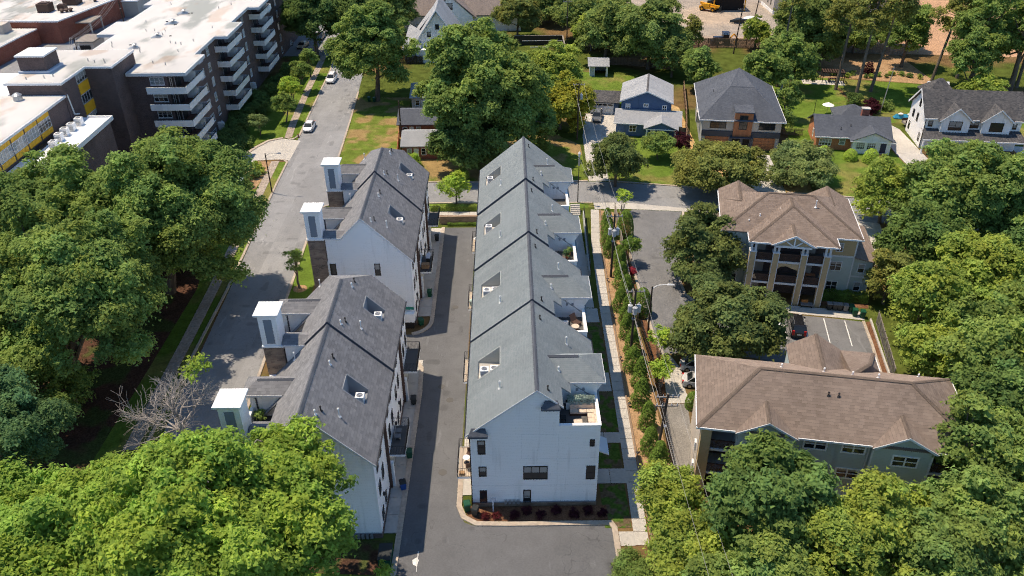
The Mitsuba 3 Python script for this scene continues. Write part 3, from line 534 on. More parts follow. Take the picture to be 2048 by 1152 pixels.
def townhouse_a(i, y0, dz, label):
    D = 13.05 if i % 2 == 0 else 12.4
    t = thing('townhouse', label, 'townhouse', 'short rows of white townhouses with dark grey roofs and chimneys')
    xw, xe, xr, zr, s = -24.1, -12.05, -17.6, 15.2+dz, 1.01
    zs = lambda x: zr-s*abs(x-xr); y1 = y0+D; zf = 9.3+dz; near = i % 2 == 0
    w = MB().box(xw, y0, .6, xe, y1, zf-.08)
    e = 12.55+dz
    w.profile([(-22.15, zf-.1), (xe, zf-.1), (xe, zs(xe)-.2), (xr, zr-.22), (-20.0, zs(-20.0)-.22), (-20.1, e), (-22.15, e)], y0+.002, y0+.22)
    w.profile([(-22.8, zf-.1), (xe, zf-.1), (xe, zs(xe)-.2)]+([(xr, zr-.22)] if near else [(-15.25, zs(-15.25)-.24), (-19.95, zs(-19.95)-.24)])+[(-22.8, zs(-22.8)-.2)], y1-.22, y1-.002)
    w.box(xe-.2, y0+.22, zf-.1, xe, y1-.22, zs(xe)-.2)
    put(t, 'wall', w, 'white_siding')
    put(t, 'foundation', MB().box(xw-.03, y0-.03, 0, xe+.03, y1-.01, .6), 'dark_brick')
    r = MB(); A = .14 if near else .02; ya, yb = y0-A, y1+(.12 if not near else -.02)
    P = lambda x, y: (x, y, zs(x))
    wx0, wx1, wy0, wy1 = -15.25, -13.4, y0+6.0, y0+8.2
    yR = yb if near else y1-4.5
    r.slab([P(xr, ya), P(wx0, ya), P(wx0, yb), P(xr, yR)], .16).slab([P(-20.2, ya), P(xr, ya), P(xr, yR), P(-19.95, yb), P(-20.2, yb)], .16)
    if not near: r.slab([P(xr, yR), P(wx0, yb), (-19.95, yb, zs(wx0))], .16)
    for xa, xb, a, b in ((wx1, -11.75, ya, yb), (wx0, wx1, ya, wy0), (wx0, wx1, wy1, yb)):
        r.slab([P(xa, a), P(xb, a), P(xb, b), P(xa, b)], .16)
    for xa, xb, a, b in ((-21.4, -20.2, y0+2.0, yb), (-23.4, -21.4, y0+6.0, yb)):
        r.slab([P(xa, a), P(xb, a), P(xb, b), P(xa, b)], .16)
    rf = put(t, 'roof', r, 'roof_grey')
    put(rf, 'ridge_cap', MB().slab([(xr-.2, ya-.01, zr-.13), (xr, ya-.01, zr+.05), (xr, yR+.01, zr+.05), (xr-.2, yR+.01, zr-.13)], .05).slab([(xr, ya-.01, zr+.05), (xr+.2, ya-.01, zr-.13), (xr+.2, yR+.01, zr-.13), (xr, yR+.01, zr+.05)], .05), 'roof_slate')
    rk = MB(); h = .2 if near else .36
    for xa, xb in ((-20.3, xr), (xr, -11.72)):
        rk.slab([(xa, ya-.035, zs(xa)+.03), (xb, ya-.035, zs(xb)+.03), (xb, ya-.035, zs(xb)-h), (xa, ya-.035, zs(xa)-h)], .05, (0, 1, 0))
    put(rf, 'rake_trim', rk, 'fascia_white' if near else 'trim_navy')
    put(t, 'gutter', MB().box(-11.78, ya, zs(-11.75)-.18, -11.64, yb, zs(-11.75)-.03), 'black_metal')
    wz = zs(wx1)-.3
    wl = MB().profile([(wx0, wz-.1), (wx1, wz-.1), (wx1, zs(wx1)+.03), (wx0, zs(wx0)+.03)], wy0-.09, wy0+.03)
    wl.profile([(wx0, wz-.1), (wx1, wz-.1), (wx1, zs(wx1)+.03), (wx0, zs(wx0)+.03)], wy1-.03, wy1+.09)
    wl.box(wx0-.09, wy0+.03, wz-.1, wx0+.03, wy1-.03, zs(wx0)+.04)
    well = put(t, 'roof_well', wl, 'louvre_grey'); put(well, 'floor', MB().box(wx0+.03, wy0+.03, wz-.1, wx1+.05, wy1-.03, wz), 'louvre_grey')
    for x, y, h_, m_ in ((-16.3, 1.9, .4, 'dark_frame'), (-16.6, 1.1, .4, 'white_paint'), (-15.0, 2.6, .85, 'white_paint'), (-16.5, 9.1, .4, 'dark_frame'), (-16.6, 8.0, .35, 'white_paint'), (-21.0, 12.0, .8, 'white_paint')): vent(rf, x, y0+y, zs(x), h_, m_)
    # small front roof between the chimney tower and the main slope
    pz = e+.45; py = y0+1.0; bx = xr-(zr-e)/s+.15; px = xr-(zr-pz)/s+.15
    so = put(t, 'stair_roof', MB().slab([(-22.35, y0-.12, e), (bx, y0-.12, e), (px, py, pz), (-22.35, py, pz)], .12).slab([(bx, y0+2.1, e), (-22.35, y0+2.1, e), (-22.35, py, pz), (px, py, pz)], .12), 'roof_grey')
    put(so, 'eave_trim', MB().box(-22.35, y0-.16, e-.2, bx-.05, y0-.12, e-.02), 'fascia_white')
    put(t, 'stair_wall', MB().profx([(y0+.22, zf-.1), (y0+2.0, zf-.1), (y0+2.0, e-.12), (py, pz-.14), (y0+.22, e-.12)], -22.15, -20.6), 'white_siding')
    # dormer
    ez, dr_ = 12.0+dz, 12.8+dz; f0, f1 = y0+6.3, y0+9.1; fm = (f0+f1)/2; ex = -24.75; hx = -23.4; vx = xr-(zr-ez)/s+.15; bx2 = xr-(zr-dr_)/s+.15
    d = put(t, 'dormer', MB().box(-24.1, f0+.3, zf-.05, -20.8, f1-.3, ez-.02), 'white_siding')
    put(d, 'roof', MB().slab([(ex, f0, ez), (vx, f0, ez), (bx2, fm, dr_), (hx, fm, dr_)], .14).slab([(vx, f1, ez), (ex, f1, ez), (hx, fm, dr_), (bx2, fm, dr_)], .14).slab([(ex, f1, ez), (ex, f0, ez), (hx, fm, dr_)], .14), 'roof_grey')
    put(d, 'ridge_cap', MB().slab([(hx, fm-.2, dr_-.1), (bx2, fm-.2, dr_-.1), (bx2, fm, dr_+.05), (hx, fm, dr_+.05)], .05).slab([(hx, fm, dr_+.05), (bx2, fm, dr_+.05), (bx2, fm+.2, dr_-.1), (hx, fm+.2, dr_-.1)], .05), 'trim_navy')
    put(d, 'eave_trim', MB().box(ex, f0-.05, ez-.22, vx-.3, f0, ez-.02), 'fascia_white')
    put(d, 'downspout', MB().box(-23.55, f0+.2, zf, -23.43, f0+.3, ez-.1).ax((-23.5, f0+.1, ez-.2), X, Y, -.05, .05, -.2, .2, -.08, 0), 'trim_navy')
    te = put(t, 'roof_terrace', MB().box(-24.0, y0+2.3, zf-.1, -20.5, f0+.3, zf+.01), 'deck_grey')
    put(te, 'parapet', MB().box(-24.12, y0+2.4, zf-.08, -23.92, f0+.3, zf+1.0).box(-24.17, y0+2.4, zf+1.0, -23.87, f0+.3, zf+1.08), 'white_paint')
    # brick chimney and its white tower
    ch = put(t, 'chimney', MB().box(-24.2, y0-.16, 0, -22.25, y0+1.9, 12.35+dz), 'chimney_stone')
    tw = put(t, 'chimney_tower', MB().box(-24.22, y0-.1, 12.35+dz, -22.42, y0+1.8, 16.0+dz).box(-24.3, y0-.2, 12.3+dz, -22.2, y0+1.95, 12.5+dz), 'white_siding')
    put(tw, 'cap', MB().box(-24.42, y0-.3, 15.98+dz, -22.24, y0+1.98, 16.1+dz).box(-24.52, y0-.4, 16.1+dz, -22.14, y0+2.08, 16.26+dz), 'white_paint')
    lv = MB().box(-23.72, y0-.125, 12.75+dz, -22.92, y0-.102, 15.55+dz)
    for q in range(20): lv.slab([(-23.68, y0-.16, 12.82+dz+q*.137), (-22.96, y0-.16, 12.82+dz+q*.137), (-22.96, y0-.12, 12.9+dz+q*.137), (-23.68, y0-.12, 12.9+dz+q*.137)], .02)
    put(tw, 'louvre', lv, 'louvre_grey')
    # alley side
    put(t, 'garage_door', MB().box(xe, y0+7.2, .1, xe+.05, y0+12.2, 2.5), 'grey_siding')
    put(t, 'downspout', MB().box(xe, y0+6.1, .2, xe+.28, y0+6.4, zf-.1), 'brown_rail')
    put(t, 'entry_pier', MB().box(xe, y0+6.45, 0, xe+.5, y0+6.9, 3.1), 'white_paint')
    for z, h_ in ((1.0, 1.2), (4.2, 1.5), (7.1, 1.6)):
        for yy in (1.6, 3.6, 9.0, 11.2):
            if z > 3 or yy < 5: window(t, (xe, y0+yy, z+dz), Y, X, .95, h_)
    balcony(t, -10.45, xe, y0+7.4, y0+11.7, 3.35+dz*.5, 1)
    for yy in (2.6, 12.4): put(t, 'wall_lamp', MB().box(xe, y0+yy-.12, 2.9, xe+.25, y0+yy+.12, 3.2), 'black_metal')
    if near:
        for xa, xb, za, zb in ((-22.0, -21.25, 7.7, 9.3), (-16.55, -15.85, 7.55, 9.25)) if i == 2 else ((-16.6, -15.9, 7.29, 8.94),):
            window(t, ((xa+xb)/2, y0, za), X, NY, xb-xa, zb-za, 1, 2)
        put(t, 'drip_trim', MB().box(-22.1, y0-.04, .6, xe+.02, y0, .72), 'louvre_grey')
        put(t, 'corner_board', MB().box(xe-.16, y0-.03, .6, xe+.03, y0, zs(xe)-.2), 'white_paint')
    if i == 0:
        for x in (-14.6, -14.2, -13.8, -13.4, -13.0): put(t, 'meter', MB().box(x-.13, y0-.22, .1, x+.13, y0-.04, .6), 'plastic_grey')
    return t
AL = ['white townhouse with dark grey roof whose gable stands behind the bright green oak', 'white townhouse with dark grey roof beside the gap between the two short rows', 'white townhouse with two small gable windows and a tall brick chimney', 'white townhouse with dark grey roof at the corner of the two streets']
AY = [(51.9, 0), (64.95, .25), (86.45, .35), (99.5, .6)]
for i, (y, dz) in enumerate(AY): townhouse_a(i, y, dz, AL[i])
an = ['townhouse behind the green oak', 'townhouse beside the short row gap', 'townhouse with the tall brick chimney', 'townhouse at the street corner']
for i, (y, dz) in enumerate(AY): condenser(-13.95, y+6.75, 15.2+dz-1.01*4.2-.28, f'white air conditioner in the roof well of the {an[i]}')
k = thing('sign', 'green panel sign on the white gable above the alley kerb', 'sign')
xs = (-13.6, -12.15); put(k, 'panel', MB().box(xs[0], 86.37, 2.45, xs[1], 86.42, 2.85), 'sign_green')
k = thing('bin_enclosure', 'white sided box with dark opening at the foot of the townhouse gable', 'enclosure')
put(k, 'wall', MB().box(-14.4, 85.55, 1.05, -12.1, 86.25, 2.3), 'white_siding'); put(k, 'opening', MB().box(-14.3, 85.6, .1, -12.2, 86.2, 1.05), 'dark_void')
# ------------------------------------------------------------------ brown roofed apartment houses
RA = math.radians(-10.5)
def gable_roof(mb, x0, x1, y0, y1, z, rise, axis='x', t=.16, over=0):
    """Two slopes; the ridge runs along the axis."""
    if axis == 'x':
        m = (y0+y1)/2
        mb.slab([(x0, y0, z), (x1, y0, z), (x1, m, z+rise), (x0, m, z+rise)], t).slab([(x1, y1, z), (x0, y1, z), (x0, m, z+rise), (x1, m, z+rise)], t)
    else:
        m = (x0+x1)/2
        mb.slab([(x0, y1, z), (x0, y0, z), (m, y0, z+rise), (m, y1, z+rise)], t).slab([(x1, y0, z), (x1, y1, z), (m, y1, z+rise), (m, y0, z+rise)], t)
    return mb
def hip_roof(mb, x0, x1, y0, y1, z, s, t=.16):
    h = (y1-y0)/2; m = (y0+y1)/2; a, b, zr = x0+h, x1-h, z+s*h
    mb.slab([(x0, y0, z), (x1, y0, z), (b, m, zr), (a, m, zr)], t).slab([(x1, y1, z), (x0, y1, z), (a, m, zr), (b, m, zr)], t)
    mb.slab([(x0, y1, z), (x0, y0, z), (a, m, zr)], t).slab([(x1, y0, z), (x1, y1, z), (b, m, zr)], t)
    return (a, b, m, zr)
def caps(mb, lines, w=.2):
    for a, b in lines:
        a, b = np.asarray(a, float)+[0, 0, .04], np.asarray(b, float)+[0, 0, .04]
        d = b-a; q = np.array([-d[1], d[0], 0]); q = q/(np.linalg.norm(q)+1e-9)*w
        mb.slab([a-q-[0, 0, .06], b-q-[0, 0, .06], b, a], .06).slab([a, b, b+q-[0, 0, .06], a+q-[0, 0, .06]], .06)
    return mb
fr = (37.4, 90.2, 0, RA)
t = thing('apartment_house', 'tan apartment house with brown hip roof and columned balconies behind the parking lot', 'apartment house')
put(t, 'wall', MB(fr).box(-9.6, 3, 0, 7.2, 14, 6.05).box(-6.3, 6.2, 6.05, 7.2, 14, 8.9).box(-9.6, 3.001, 6.05, -6.3, 14, 8.9).box(-6.3, 2.2, 0, -5.9, 3, 8.9).box(3.6, 3, 6.05, 7.2, 6.3, 8.9), 'sage_siding')
put(t, 'wall', MB(fr).box(3.65, 2.96, 6.35, 7.2, 3.0, 8.9).box(7.2, 3, 6.35, 7.24, 14, 8.9), 'tan_siding', label='tan clad top storey wall')
put(t, 'trim', MB(fr).box(3.6, 2.93, 6.1, 7.26, 2.99, 6.35).box(7.12, 2.93, 0, 7.28, 2.99, 6.1).box(7.12, 2.92, 6.35, 7.28, 2.955, 8.85), 'fascia_white')
cb = MB(fr)
for u0 in (-6.4, -3.5, 0, 2.8): put(t, 'column', MB(fr).box(u0, -.05, 0, u0+.8, .75, 7.55), 'tan_siding')
ct = MB(fr)
for u0 in (-6.4, -3.5, 0, 2.8):
    ct.box(u0-.06, -.11, 7.55, u0+.86, .81, 7.72)
    for q in (0, .52): ct.box(u0+q, 0, 7.72, u0+q+.26, .3, 8.95)
    ct.box(u0-.03, -.08, 0, u0+.06, -.02, 7.55).box(u0+.74, -.08, 0, u0+.83, -.02, 7.55)
put(t, 'column_cap', ct, 'fascia_white')
for (z, nmz) in ((3.2, 0), (6.4, 1)):
    b = put(t, 'balcony', MB(fr).box(-6.2, .1, z-.3, 3.55, 3.0, z-.02), 'fascia_white')
    for ua, ub in ((-5.6, -3.5), (-2.7, 0), (.8, 2.8)):
        rl = MB(fr); rl.box(ua, .18, z+.95, ub, .28, z+1.05).box(ua, .2, z+.05, ub, .26, z+.15)
        for q in range(int((ub-ua)/.11)): rl.box(ua+q*.11+.02, .21, z+.1, ua+q*.11+.08, .25, z+1.0)
        put(b, 'railing', rl, 'brown_rail')
    put(b, 'floor', MB(fr).box(-6.2, .15, z-.02, 3.55, 3.0, z), 'deck_grey')
put(t, 'porch_wall', MB(fr).box(-5.9, 2.85, 0, 3.6, 3.05, 8.9), 'dark_brick')
for B_ in ((-5.3, 0, -4.2, 2.2), (-5.3, 3.2, -4.0, 5.4), (-5.2, 6.4, -4.1, 8.5), (1.0, 3.2, 2.2, 5.4), (1.0, 6.4, 2.2, 8.5)): put(t, 'porch_door', MB(fr).box(B_[0], 2.8, B_[1], B_[2], 2.85, B_[3]), 'beige_siding')
put(t, 'arch', MB(fr).slab([(-2.7, .1, 6.1), (-2.7, .1, 5.1), (-2.3, .1, 5.55), (-1.35, .1, 5.8), (-.4, .1, 5.55), (0, .1, 5.1), (0, .1, 6.1)], .15, (0, 1, 0)), 'tan_siding')
for z, h in ((6.9, 1.3), (4.0, 1.45), (.9, 1.5)):
    window(t, (5.15, 2.99 if z < 6 else 2.955, z), X, NY, 1.5 if z < 6 else .9, h, 2, 2, 'fascia_white', 'pane', fr=fr)
for z in (1.0, 4.2): window(t, (-7.9, 3, z), X, NY, 1.3, 1.4, 2, 2, 'fascia_white', fr=fr)
r = MB(fr); a, b, m, zr = hip_roof(r, -10.1, 7.7, 2.4, 14.5, 9.1, .5)
pa = (-1.15, 5.35, 11.87)
r.slab([(-6.7, -.2, 9.1), (4.4, -.2, 9.1), pa], .16).slab([(-6.7, 2.6, 9.1), (-6.7, -.2, 9.1), pa, (-1.15, 7.9, 11.87)], .16).slab([(4.4, -.2, 9.1), (4.4, 2.6, 9.1), (-1.15, 7.9, 11.87), pa], .16)
r.slab([(-4.0, -.75, 9.08), (-1.25, -.75, 10.55), (-1.25, 2.75, 10.55), (-4.0, -.2, 9.08)], .14).slab([(1.5, -.75, 9.08), (1.5, -.2, 9.08), (-1.25, 2.75, 10.55), (-1.25, -.75, 10.55)], .14)
for u in (-7.4, 4.7): r.slab([(u-2.7, 15.1, 9.1), (u-2.7, 12, 9.1), (u, 8.6, 10.6), (u, 15.1, 10.6)], .16).slab([(u+2.7, 12, 9.1), (u+2.7, 15.1, 9.1), (u, 15.1, 10.6), (u, 8.6, 10.6)], .16)
rf = put(t, 'roof', r, 'roof_brown')
put(rf, 'ridge_cap', caps(MB(fr), [((a, m, zr), (b, m, zr)), ((-10.1, 2.4, 9.1), (a, m, zr)), ((7.7, 2.4, 9.1), (b, m, zr)), ((-6.7, -.2, 9.1), pa), ((4.4, -.2, 9.1), pa), (pa, (-1.15, 7.9, 11.87)), ((-1.25, -.75, 10.55), (-1.25, 2.75, 10.55)), ((-7.4, 9, 10.6), (-7.4, 15.1, 10.6)), ((4.7, 9, 10.6), (4.7, 15.1, 10.6))]), 'brown_cap')
put(rf, 'fascia', MB(fr).box(-6.75, -.28, 8.9, -4.0, -.2, 9.1).box(1.5, -.28, 8.9, 4.45, -.2, 9.1).box(4.4, -.28, 8.9, 4.48, 2.4, 9.1).box(4.48, 2.32, 8.9, 7.75, 2.4, 9.1).box(7.7, 2.32, 8.9, 7.78, 14.5, 9.1).box(-6.78, -.28, 8.9, -6.7, 2.4, 9.1).box(-10.18, 2.32, 8.9, -10.1, 14.5, 9.1), 'white_paint')
gb = MB(fr).slab([(-4.05, -.8, 9.12), (-1.25, -.8, 10.62), (-1.25, -.8, 10.35), (-3.6, -.8, 9.1)], .07, (0, 1, 0)).slab([(1.55, -.8, 9.12), (1.1, -.8, 9.1), (-1.25, -.8, 10.35), (-1.25, -.8, 10.62)], .07, (0, 1, 0))
gb.box(-3.5, -.65, 8.78, 1.0, -.5, 9.0).box(-1.33, -.72, 9.0, -1.17, -.6, 10.4)
for sgn in (-1, 1): gb.slab([(-1.25, -.7, 9.05), (-1.25+sgn*.9, -.7, 9.75), (-1.25+sgn*1.0, -.7, 9.62), (-1.25+sgn*.15, -.7, 9.0)], .06, (0, 1, 0))
put(t, 'gable_truss', gb, 'white_paint'); put(t, 'gable_panel', MB(fr).slab([(-3.6, -.5, 9.0), (1.1, -.5, 9.0), (-1.25, -.5, 10.3)], .1, (0, 1, 0)), 'tan_siding')
for u, v, zz in ((-5.2, 4.9, 10.3), (-2.6, 5.9, 10.8), (-6.6, 4.0, 9.8)): vent(rf, *(np.array(MB(fr).add([(u, v, zz)], [[0, 0, 0]]).mesh()[0][0])), .25)
vent(rf, *(np.array(MB(fr).add([(1.9, 6.6, 11.3)], [[0, 0, 0]]).mesh()[0][0])), .9)
for u0, u1, v0, R_ in ((7.2, 9.9, 3.6, [(7.1, 3.0, 6.2), (10.5, 3.0, 5.5), (10.5, 13.5, 5.5), (7.1, 13.5, 6.2)]), (-12.6, -9.6, 5, [(-13.1, 4.4, 5.5), (-9.5, 4.4, 6.2), (-9.5, 13.5, 6.2), (-13.1, 13.5, 5.5)])):
    wg = put(t, 'side_wing', MB(fr).box(u0, v0, 0, u1, 13, 5.6), 'sage_siding'); put(wg, 'roof', MB(fr).slab(R_, .15), 'roof_brown'); put(wg, 'trim', MB(fr).box(u0, v0-.05, 2.9, u1, v0, 3.1), 'fascia_white')
    for z in (3.6, .8): window(wg, ((u0+u1)/2, v0, z), X, NY, .9, 1.4, 1, 2, 'fascia_white', fr=fr)

fr = (17.5, 55.9, 0, RA)
t = thing('apartment_house', 'long sage green apartment house with a broad brown roof and two gabled bays', 'apartment house')
put(t, 'wall', MB(fr).box(3.2, 1.2, 0, 20.3, 11.2, 8.8).box(0, 4.2, 0, 3.2, 11.2, 8.8).box(20.3, 4.2, 0, 23.7, 11.2, 8.8).box(9, 11.2, 0, 17, 14.6, 8.8), 'sage_siding')
for c in (5.7, 17.6): put(t, 'gable_bay', MB(fr).profile([(c-2.45, 0), (c+2.45, 0), (c+2.45, 8.85), (c, 10.3), (c-2.45, 8.85)], .75, 1.25), 'sage_siding')
put(t, 'corner_board', MB(fr).box(14.98, .7, 0, 15.14, .76, 8.8).box(20.05, .7, 0, 20.2, .76, 8.8).box(14.8, 1.1, 0, 14.9, 1.2, 8.8), 'fascia_white')
put(t, 'column', MB(fr).box(0, 1.0, 0, .95, 1.8, 8.9), 'tan_siding'); put(t, 'column', MB(fr).box(22.9, 1.0, 0, 23.7, 1.8, 8.9), 'tan_siding')
put(t, 'wall', MB(fr).box(-.04, 1.8, 0, 0, 11.2, 8.9), 'beige_siding', label='pale end wall with meters')
put(t, 'porch_wall', MB(fr).box(.0, 3.9, 0, 3.2, 4.19, 8.8).box(20.3, 3.9, 0, 23.7, 4.19, 8.8), 'dark_brick')
for ua, ub in ((.95, 3.2), (20.3, 22.9)):
    for z in (3.0, 6.0):
        b = put(t, 'balcony', MB(fr).box(ua, 1.2, z-.25, ub, 3.9, z), 'fascia_white')
        rl = MB(fr).box(ua, 1.25, z+.95, ub, 1.35, z+1.05)
        for q in range(int((ub-ua)/.11)): rl.box(ua+q*.11+.02, 1.28, z+.05, ua+q*.11+.08, 1.32, z+1.0)
        put(b, 'railing', rl, 'brown_rail')
for x in (13.55, 10.2):
    for z in (7.3, 4.15): window(t, (x, 1.2, z), X, NY, 2.15, 1.35, 2, 2, 'white_paint', fr=fr, fw=.15)
for x in (17.95, 5.7):
    for z in (6.75, 3.6, .8): window(t, (x, .75, z), X, NY, 2.3, 1.35, 2, 2, 'white_paint', fr=fr, fw=.15)
for z in (3.6, 6.3): put(t, 'meter_box', MB(fr).box(-.2, 3.2, z-2.6, -.04, 3.8, z-1.6), 'white_paint')
r = MB(fr); a, b, m, zr = hip_roof(r, -.5, 24.2, .6, 11.8, 9.0, .58)
for c in (5.7, 17.6):
    h = 2.75; q = .58*h
    r.slab([(c-h, .25, 9.0), (c, .25, 9.0+q), (c, .6+h, 9.0+q), (c-h, .6, 9.0)], .14).slab([(c+h, .25, 9.0), (c+h, .6, 9.0), (c, .6+h, 9.0+q), (c, .25, 9.0+q)], .14)
cc = 11.6
r.slab([(cc-2.7, 15.1, 9.0), (cc-2.7, 11.8, 9.0), (cc, 8.6, 10.7), (cc, 15.1, 10.7)], .14).slab([(cc+2.7, 11.8, 9.0), (cc+2.7, 15.1, 9.0), (cc, 15.1, 10.7), (cc, 8.6, 10.7)], .14)
r.slab([(14.3, 15.0, 9.0), (14.3, 11.8, 9.0), (14.3, 9.4, 10.3), (16.3, 11.2, 10.3)], .14).slab([(17.6, 11.8, 9.0), (17.6, 15.0, 9.0), (16.3, 11.2, 10.3), (14.6, 9.4, 10.35)], .14).slab([(17.6, 15.0, 9.0), (14.3, 15.0, 9.0), (16.3, 11.2, 10.3)], .14)
rf = put(t, 'roof', r, 'roof_brown')
put(rf, 'ridge_cap', caps(MB(fr), [((a, m, zr), (b, m, zr)), ((-.5, .6, 9), (a, m, zr)), ((24.2, .6, 9), (b, m, zr)), ((24.2, 11.8, 9), (b, m, zr)), ((5.7, .25, 10.6), (5.7, 3.4, 10.6)), ((17.6, .25, 10.6), (17.6, 3.4, 10.6)), ((cc, 8.9, 10.7), (cc, 15.1, 10.7)), ((17.6, 15, 9), (16.3, 11.2, 10.3)), ((16.3, 11.2, 10.3), (14.6, 9.4, 10.35))]), 'brown_cap')
put(rf, 'fascia', MB(fr).box(-.58, .52, 8.8, -.5, 11.8, 9.0).box(-.5, .52, 8.8, 3.0, .6, 9.0).box(8.4, .52, 8.8, 14.9, .6, 9.0).box(20.3, .52, 8.8, 24.2, .6, 9.0).box(24.2, .52, 8.8, 24.28, 11.8, 9.0).box(17.6, 11.9, 8.8, 17.68, 15.0, 9.0), 'white_paint')
rk = MB(fr)
for c in (5.7, 17.6): rk.slab([(c-2.8, .2, 9.02), (c, .2, 10.62), (c, .2, 10.4), (c-2.5, .2, 8.95)], .06, (0, 1, 0)).slab([(c+2.8, .2, 9.02), (c+2.5, .2, 8.95), (c, .2, 10.4), (c, .2, 10.62)], .06, (0, 1, 0))
put(rf, 'rake_trim', rk, 'fascia_white')
for u, v, zz, h, m_ in ((11.2, 4.4, 11.2, .3, 'dark_frame'), (12.1, 4.4, 11.2, .3, 'dark_frame'), (7.4, 8.2, 11.1, .3, 'white_paint'), (11.3, 8.0, 11.2, .35, 'white_paint'), (13.8, 7.6, 11.4, .35, 'white_paint'), (16.0, 7.2, 11.7, .35, 'white_paint'), (20.9, 10.9, 9.5, .3, 'white_paint')):
    vent(rf, *(np.array(MB(fr).add([(u, v, zz)], [[0, 0, 0]]).mesh()[0][0])), h, m_)

# ------------------------------------------------------------------ brick apartment block with white flat roof
mat('porch_floor', (.085, .052, .045), .8)
t = thing('apartment_block', 'dark brick apartment block with white flat roof and stacked white balconies', 'apartment block')
put(t, 'wall', MB().box(-75.2, 136.3, 0, -56.4, 230, 17.3).box(-76.5, 150, 0, -75.2, 160, 17.3), 'dark_brick')
roof_o = [(-64.05, 135.6), (-54.0, 135.6), (-54.0, 146.3), (-55.8, 146.3), (-55.8, 158.2), (-53.4, 158.2), (-53.4, 168.8), (-55.6, 168.8), (-55.6, 181), (-53.2, 181), (-53.2, 192), (-55.6, 192), (-55.6, 231), (-79, 231), (-79, 184), (-77, 184), (-77, 170), (-79.2, 170), (-79.2, 160.2), (-75.6, 160.2), (-75.6, 140), (-64.05, 140)]
rf = put(t, 'roof', MB().prism(roof_o, 17.35, 17.9), 'fascia_white')
inner = list(sg.Polygon(roof_o).buffer(-.25, join_style=2).exterior.coords)[:-1]
put(rf, 'membrane', poly_mesh(inner, 17.94), 'membrane')
rg = np.random.default_rng(11)
for (x, y, s) in ((-66.5, 139.8, 1.3), (-68, 150.6, 1.2), (-66.5, 158, 1.2), (-67, 168, 1.5), (-67.4, 176, 1.4), (-63, 199, 1.2), (-64, 213, 1.3)):
    v = MB().tube((x, y, 17.9), (x, y, 18.25), .55*s, .5*s, 12).tube((x, y, 18.25), (x, y, 18.65), .2*s, n=10).tube((x, y, 18.65), (x, y, 18.85), .42*s, .18*s, 12).box(x-.95*s, y-.7*s, 17.9, x+.6*s, y+.5*s, 18.02)
    put(rf, 'roof_fan', v, 'grey_metal')
    for q in range(2):
        dx, dy = rg.uniform(-2.4, 2.4), rg.uniform(-2.4, 2.4); put(rf, 'roof_drain', MB().tube((x+dx, y+dy, 17.92), (x+dx, y+dy, 18.02), .28, n=8), 'dark_frame')
for q in range(34):
    x, y = rg.uniform(-74, -57), rg.uniform(138, 215); put(rf, 'vent_pipe', MB().tube((x, y, 17.9), (x, y, 18.4), .09, n=6), 'grey_metal')
for y0_, y1_ in ((134.3, 143.8), (158.6, 168.6), (183.6, 193.4)):
    for f in range(5):
        z = 3.1+2.9*f; first = y0_ < 140
        xl = -60.6 if first else -56.4
        bl = MB().box(-56.4, y0_, z, -53.9, y1_, z+.2)
        if first: bl.box(xl, y0_, z, -56.4, 136.3, z+.2)
        b = put(t, 'balcony', bl, 'balcony_white')
        put(b, 'floor', MB().box(-56.4, y0_+.12, z+.2, -54.02, y1_-.12, z+.215) if not first else MB().box(-56.4, 136.3, z+.2, -54.02, y1_-.12, z+.215).box(xl+.12, y0_+.12, z+.2, -54.02, 136.3, z+.215), 'porch_floor')
        pr = MB().box(-54.02, y0_, z+.2, -53.9, y1_, z+1.12).box(xl if first else -56.4, y0_, z+.2, -54.02, y0_+.12, z+1.12).box(-56.4, y1_-.12, z+.2, -54.02, y1_, z+1.12)
        put(b, 'parapet', pr, 'balcony_white')
        rl = MB().box(-54.0, y0_, z+1.25, -53.93, y1_, z+1.32).box(-56.4, y0_+.02, z+1.25, -54.0, y0_+.09, z+1.32)
        for q in range(7): rl.box(-53.99, y0_+(y1_-y0_)*q/6-.03, z+1.05, -53.94, y0_+(y1_-y0_)*q/6+.03, z+1.3)
        put(b, 'railing', rl, 'black_metal')
        for yy, ww in ((y0_+3.6, 2.0), (y1_-2.6, 1.8)): put(b, 'door', MB().box(-56.4, yy-ww/2, z+.2, -56.34, yy+ww/2, z+2.3), 'dark_frame')
        put(b, 'divider', MB().box(-56.3, (y0_+y1_)/2+1.2, z+.2, -54.1, (y0_+y1_)/2+1.3, z+2.0), 'balcony_white')
        if first:
            window(t, (-59.3, 136.3, z+.95), X, NY, 2.4, 1.35, 3, 2, 'fascia_white', 'pale_pane' if f in (1, 4) else 'pane', sill=True)
            put(b, 'door', MB().box(-57.5, 136.24, z+.2, -56.45, 136.3, z+2.35), 'dark_frame')
            for q in (-57.1, -56.8): put(b, 'door_post', MB().box(q-.05, 136.2, z+.2, q+.05, 136.25, z+2.35), 'grey_metal')
        put(b, 'door', MB().box(-56.35, y0_+2.05, z+.2, -56.3, y0_+2.15, z+2.3), 'grey_metal')
for yc, ww in ((149.6, 2.2), (154.0, 1.3), (172.6, 2.2), (177.8, 1.3), (200, 2.2), (206, 1.3)):
    for f in range(6):
        z = .9+2.9*f
        if z < 16: window(t, (-56.4, yc+(.4 if f % 2 else 0), z), Y, X, ww, 1.6, 3 if ww > 2 else 2, 2, 'fascia_white', ('pale_pane', 'blind_pane', 'pane')[(f+int(yc)) % 3], sill=True)
put(t, 'fin_wall', MB().box(-56.4, 152, 0, -55.2, 152.4, 3).box(-56.4, 176, 0, -55.2, 176.4, 3), 'balcony_white')
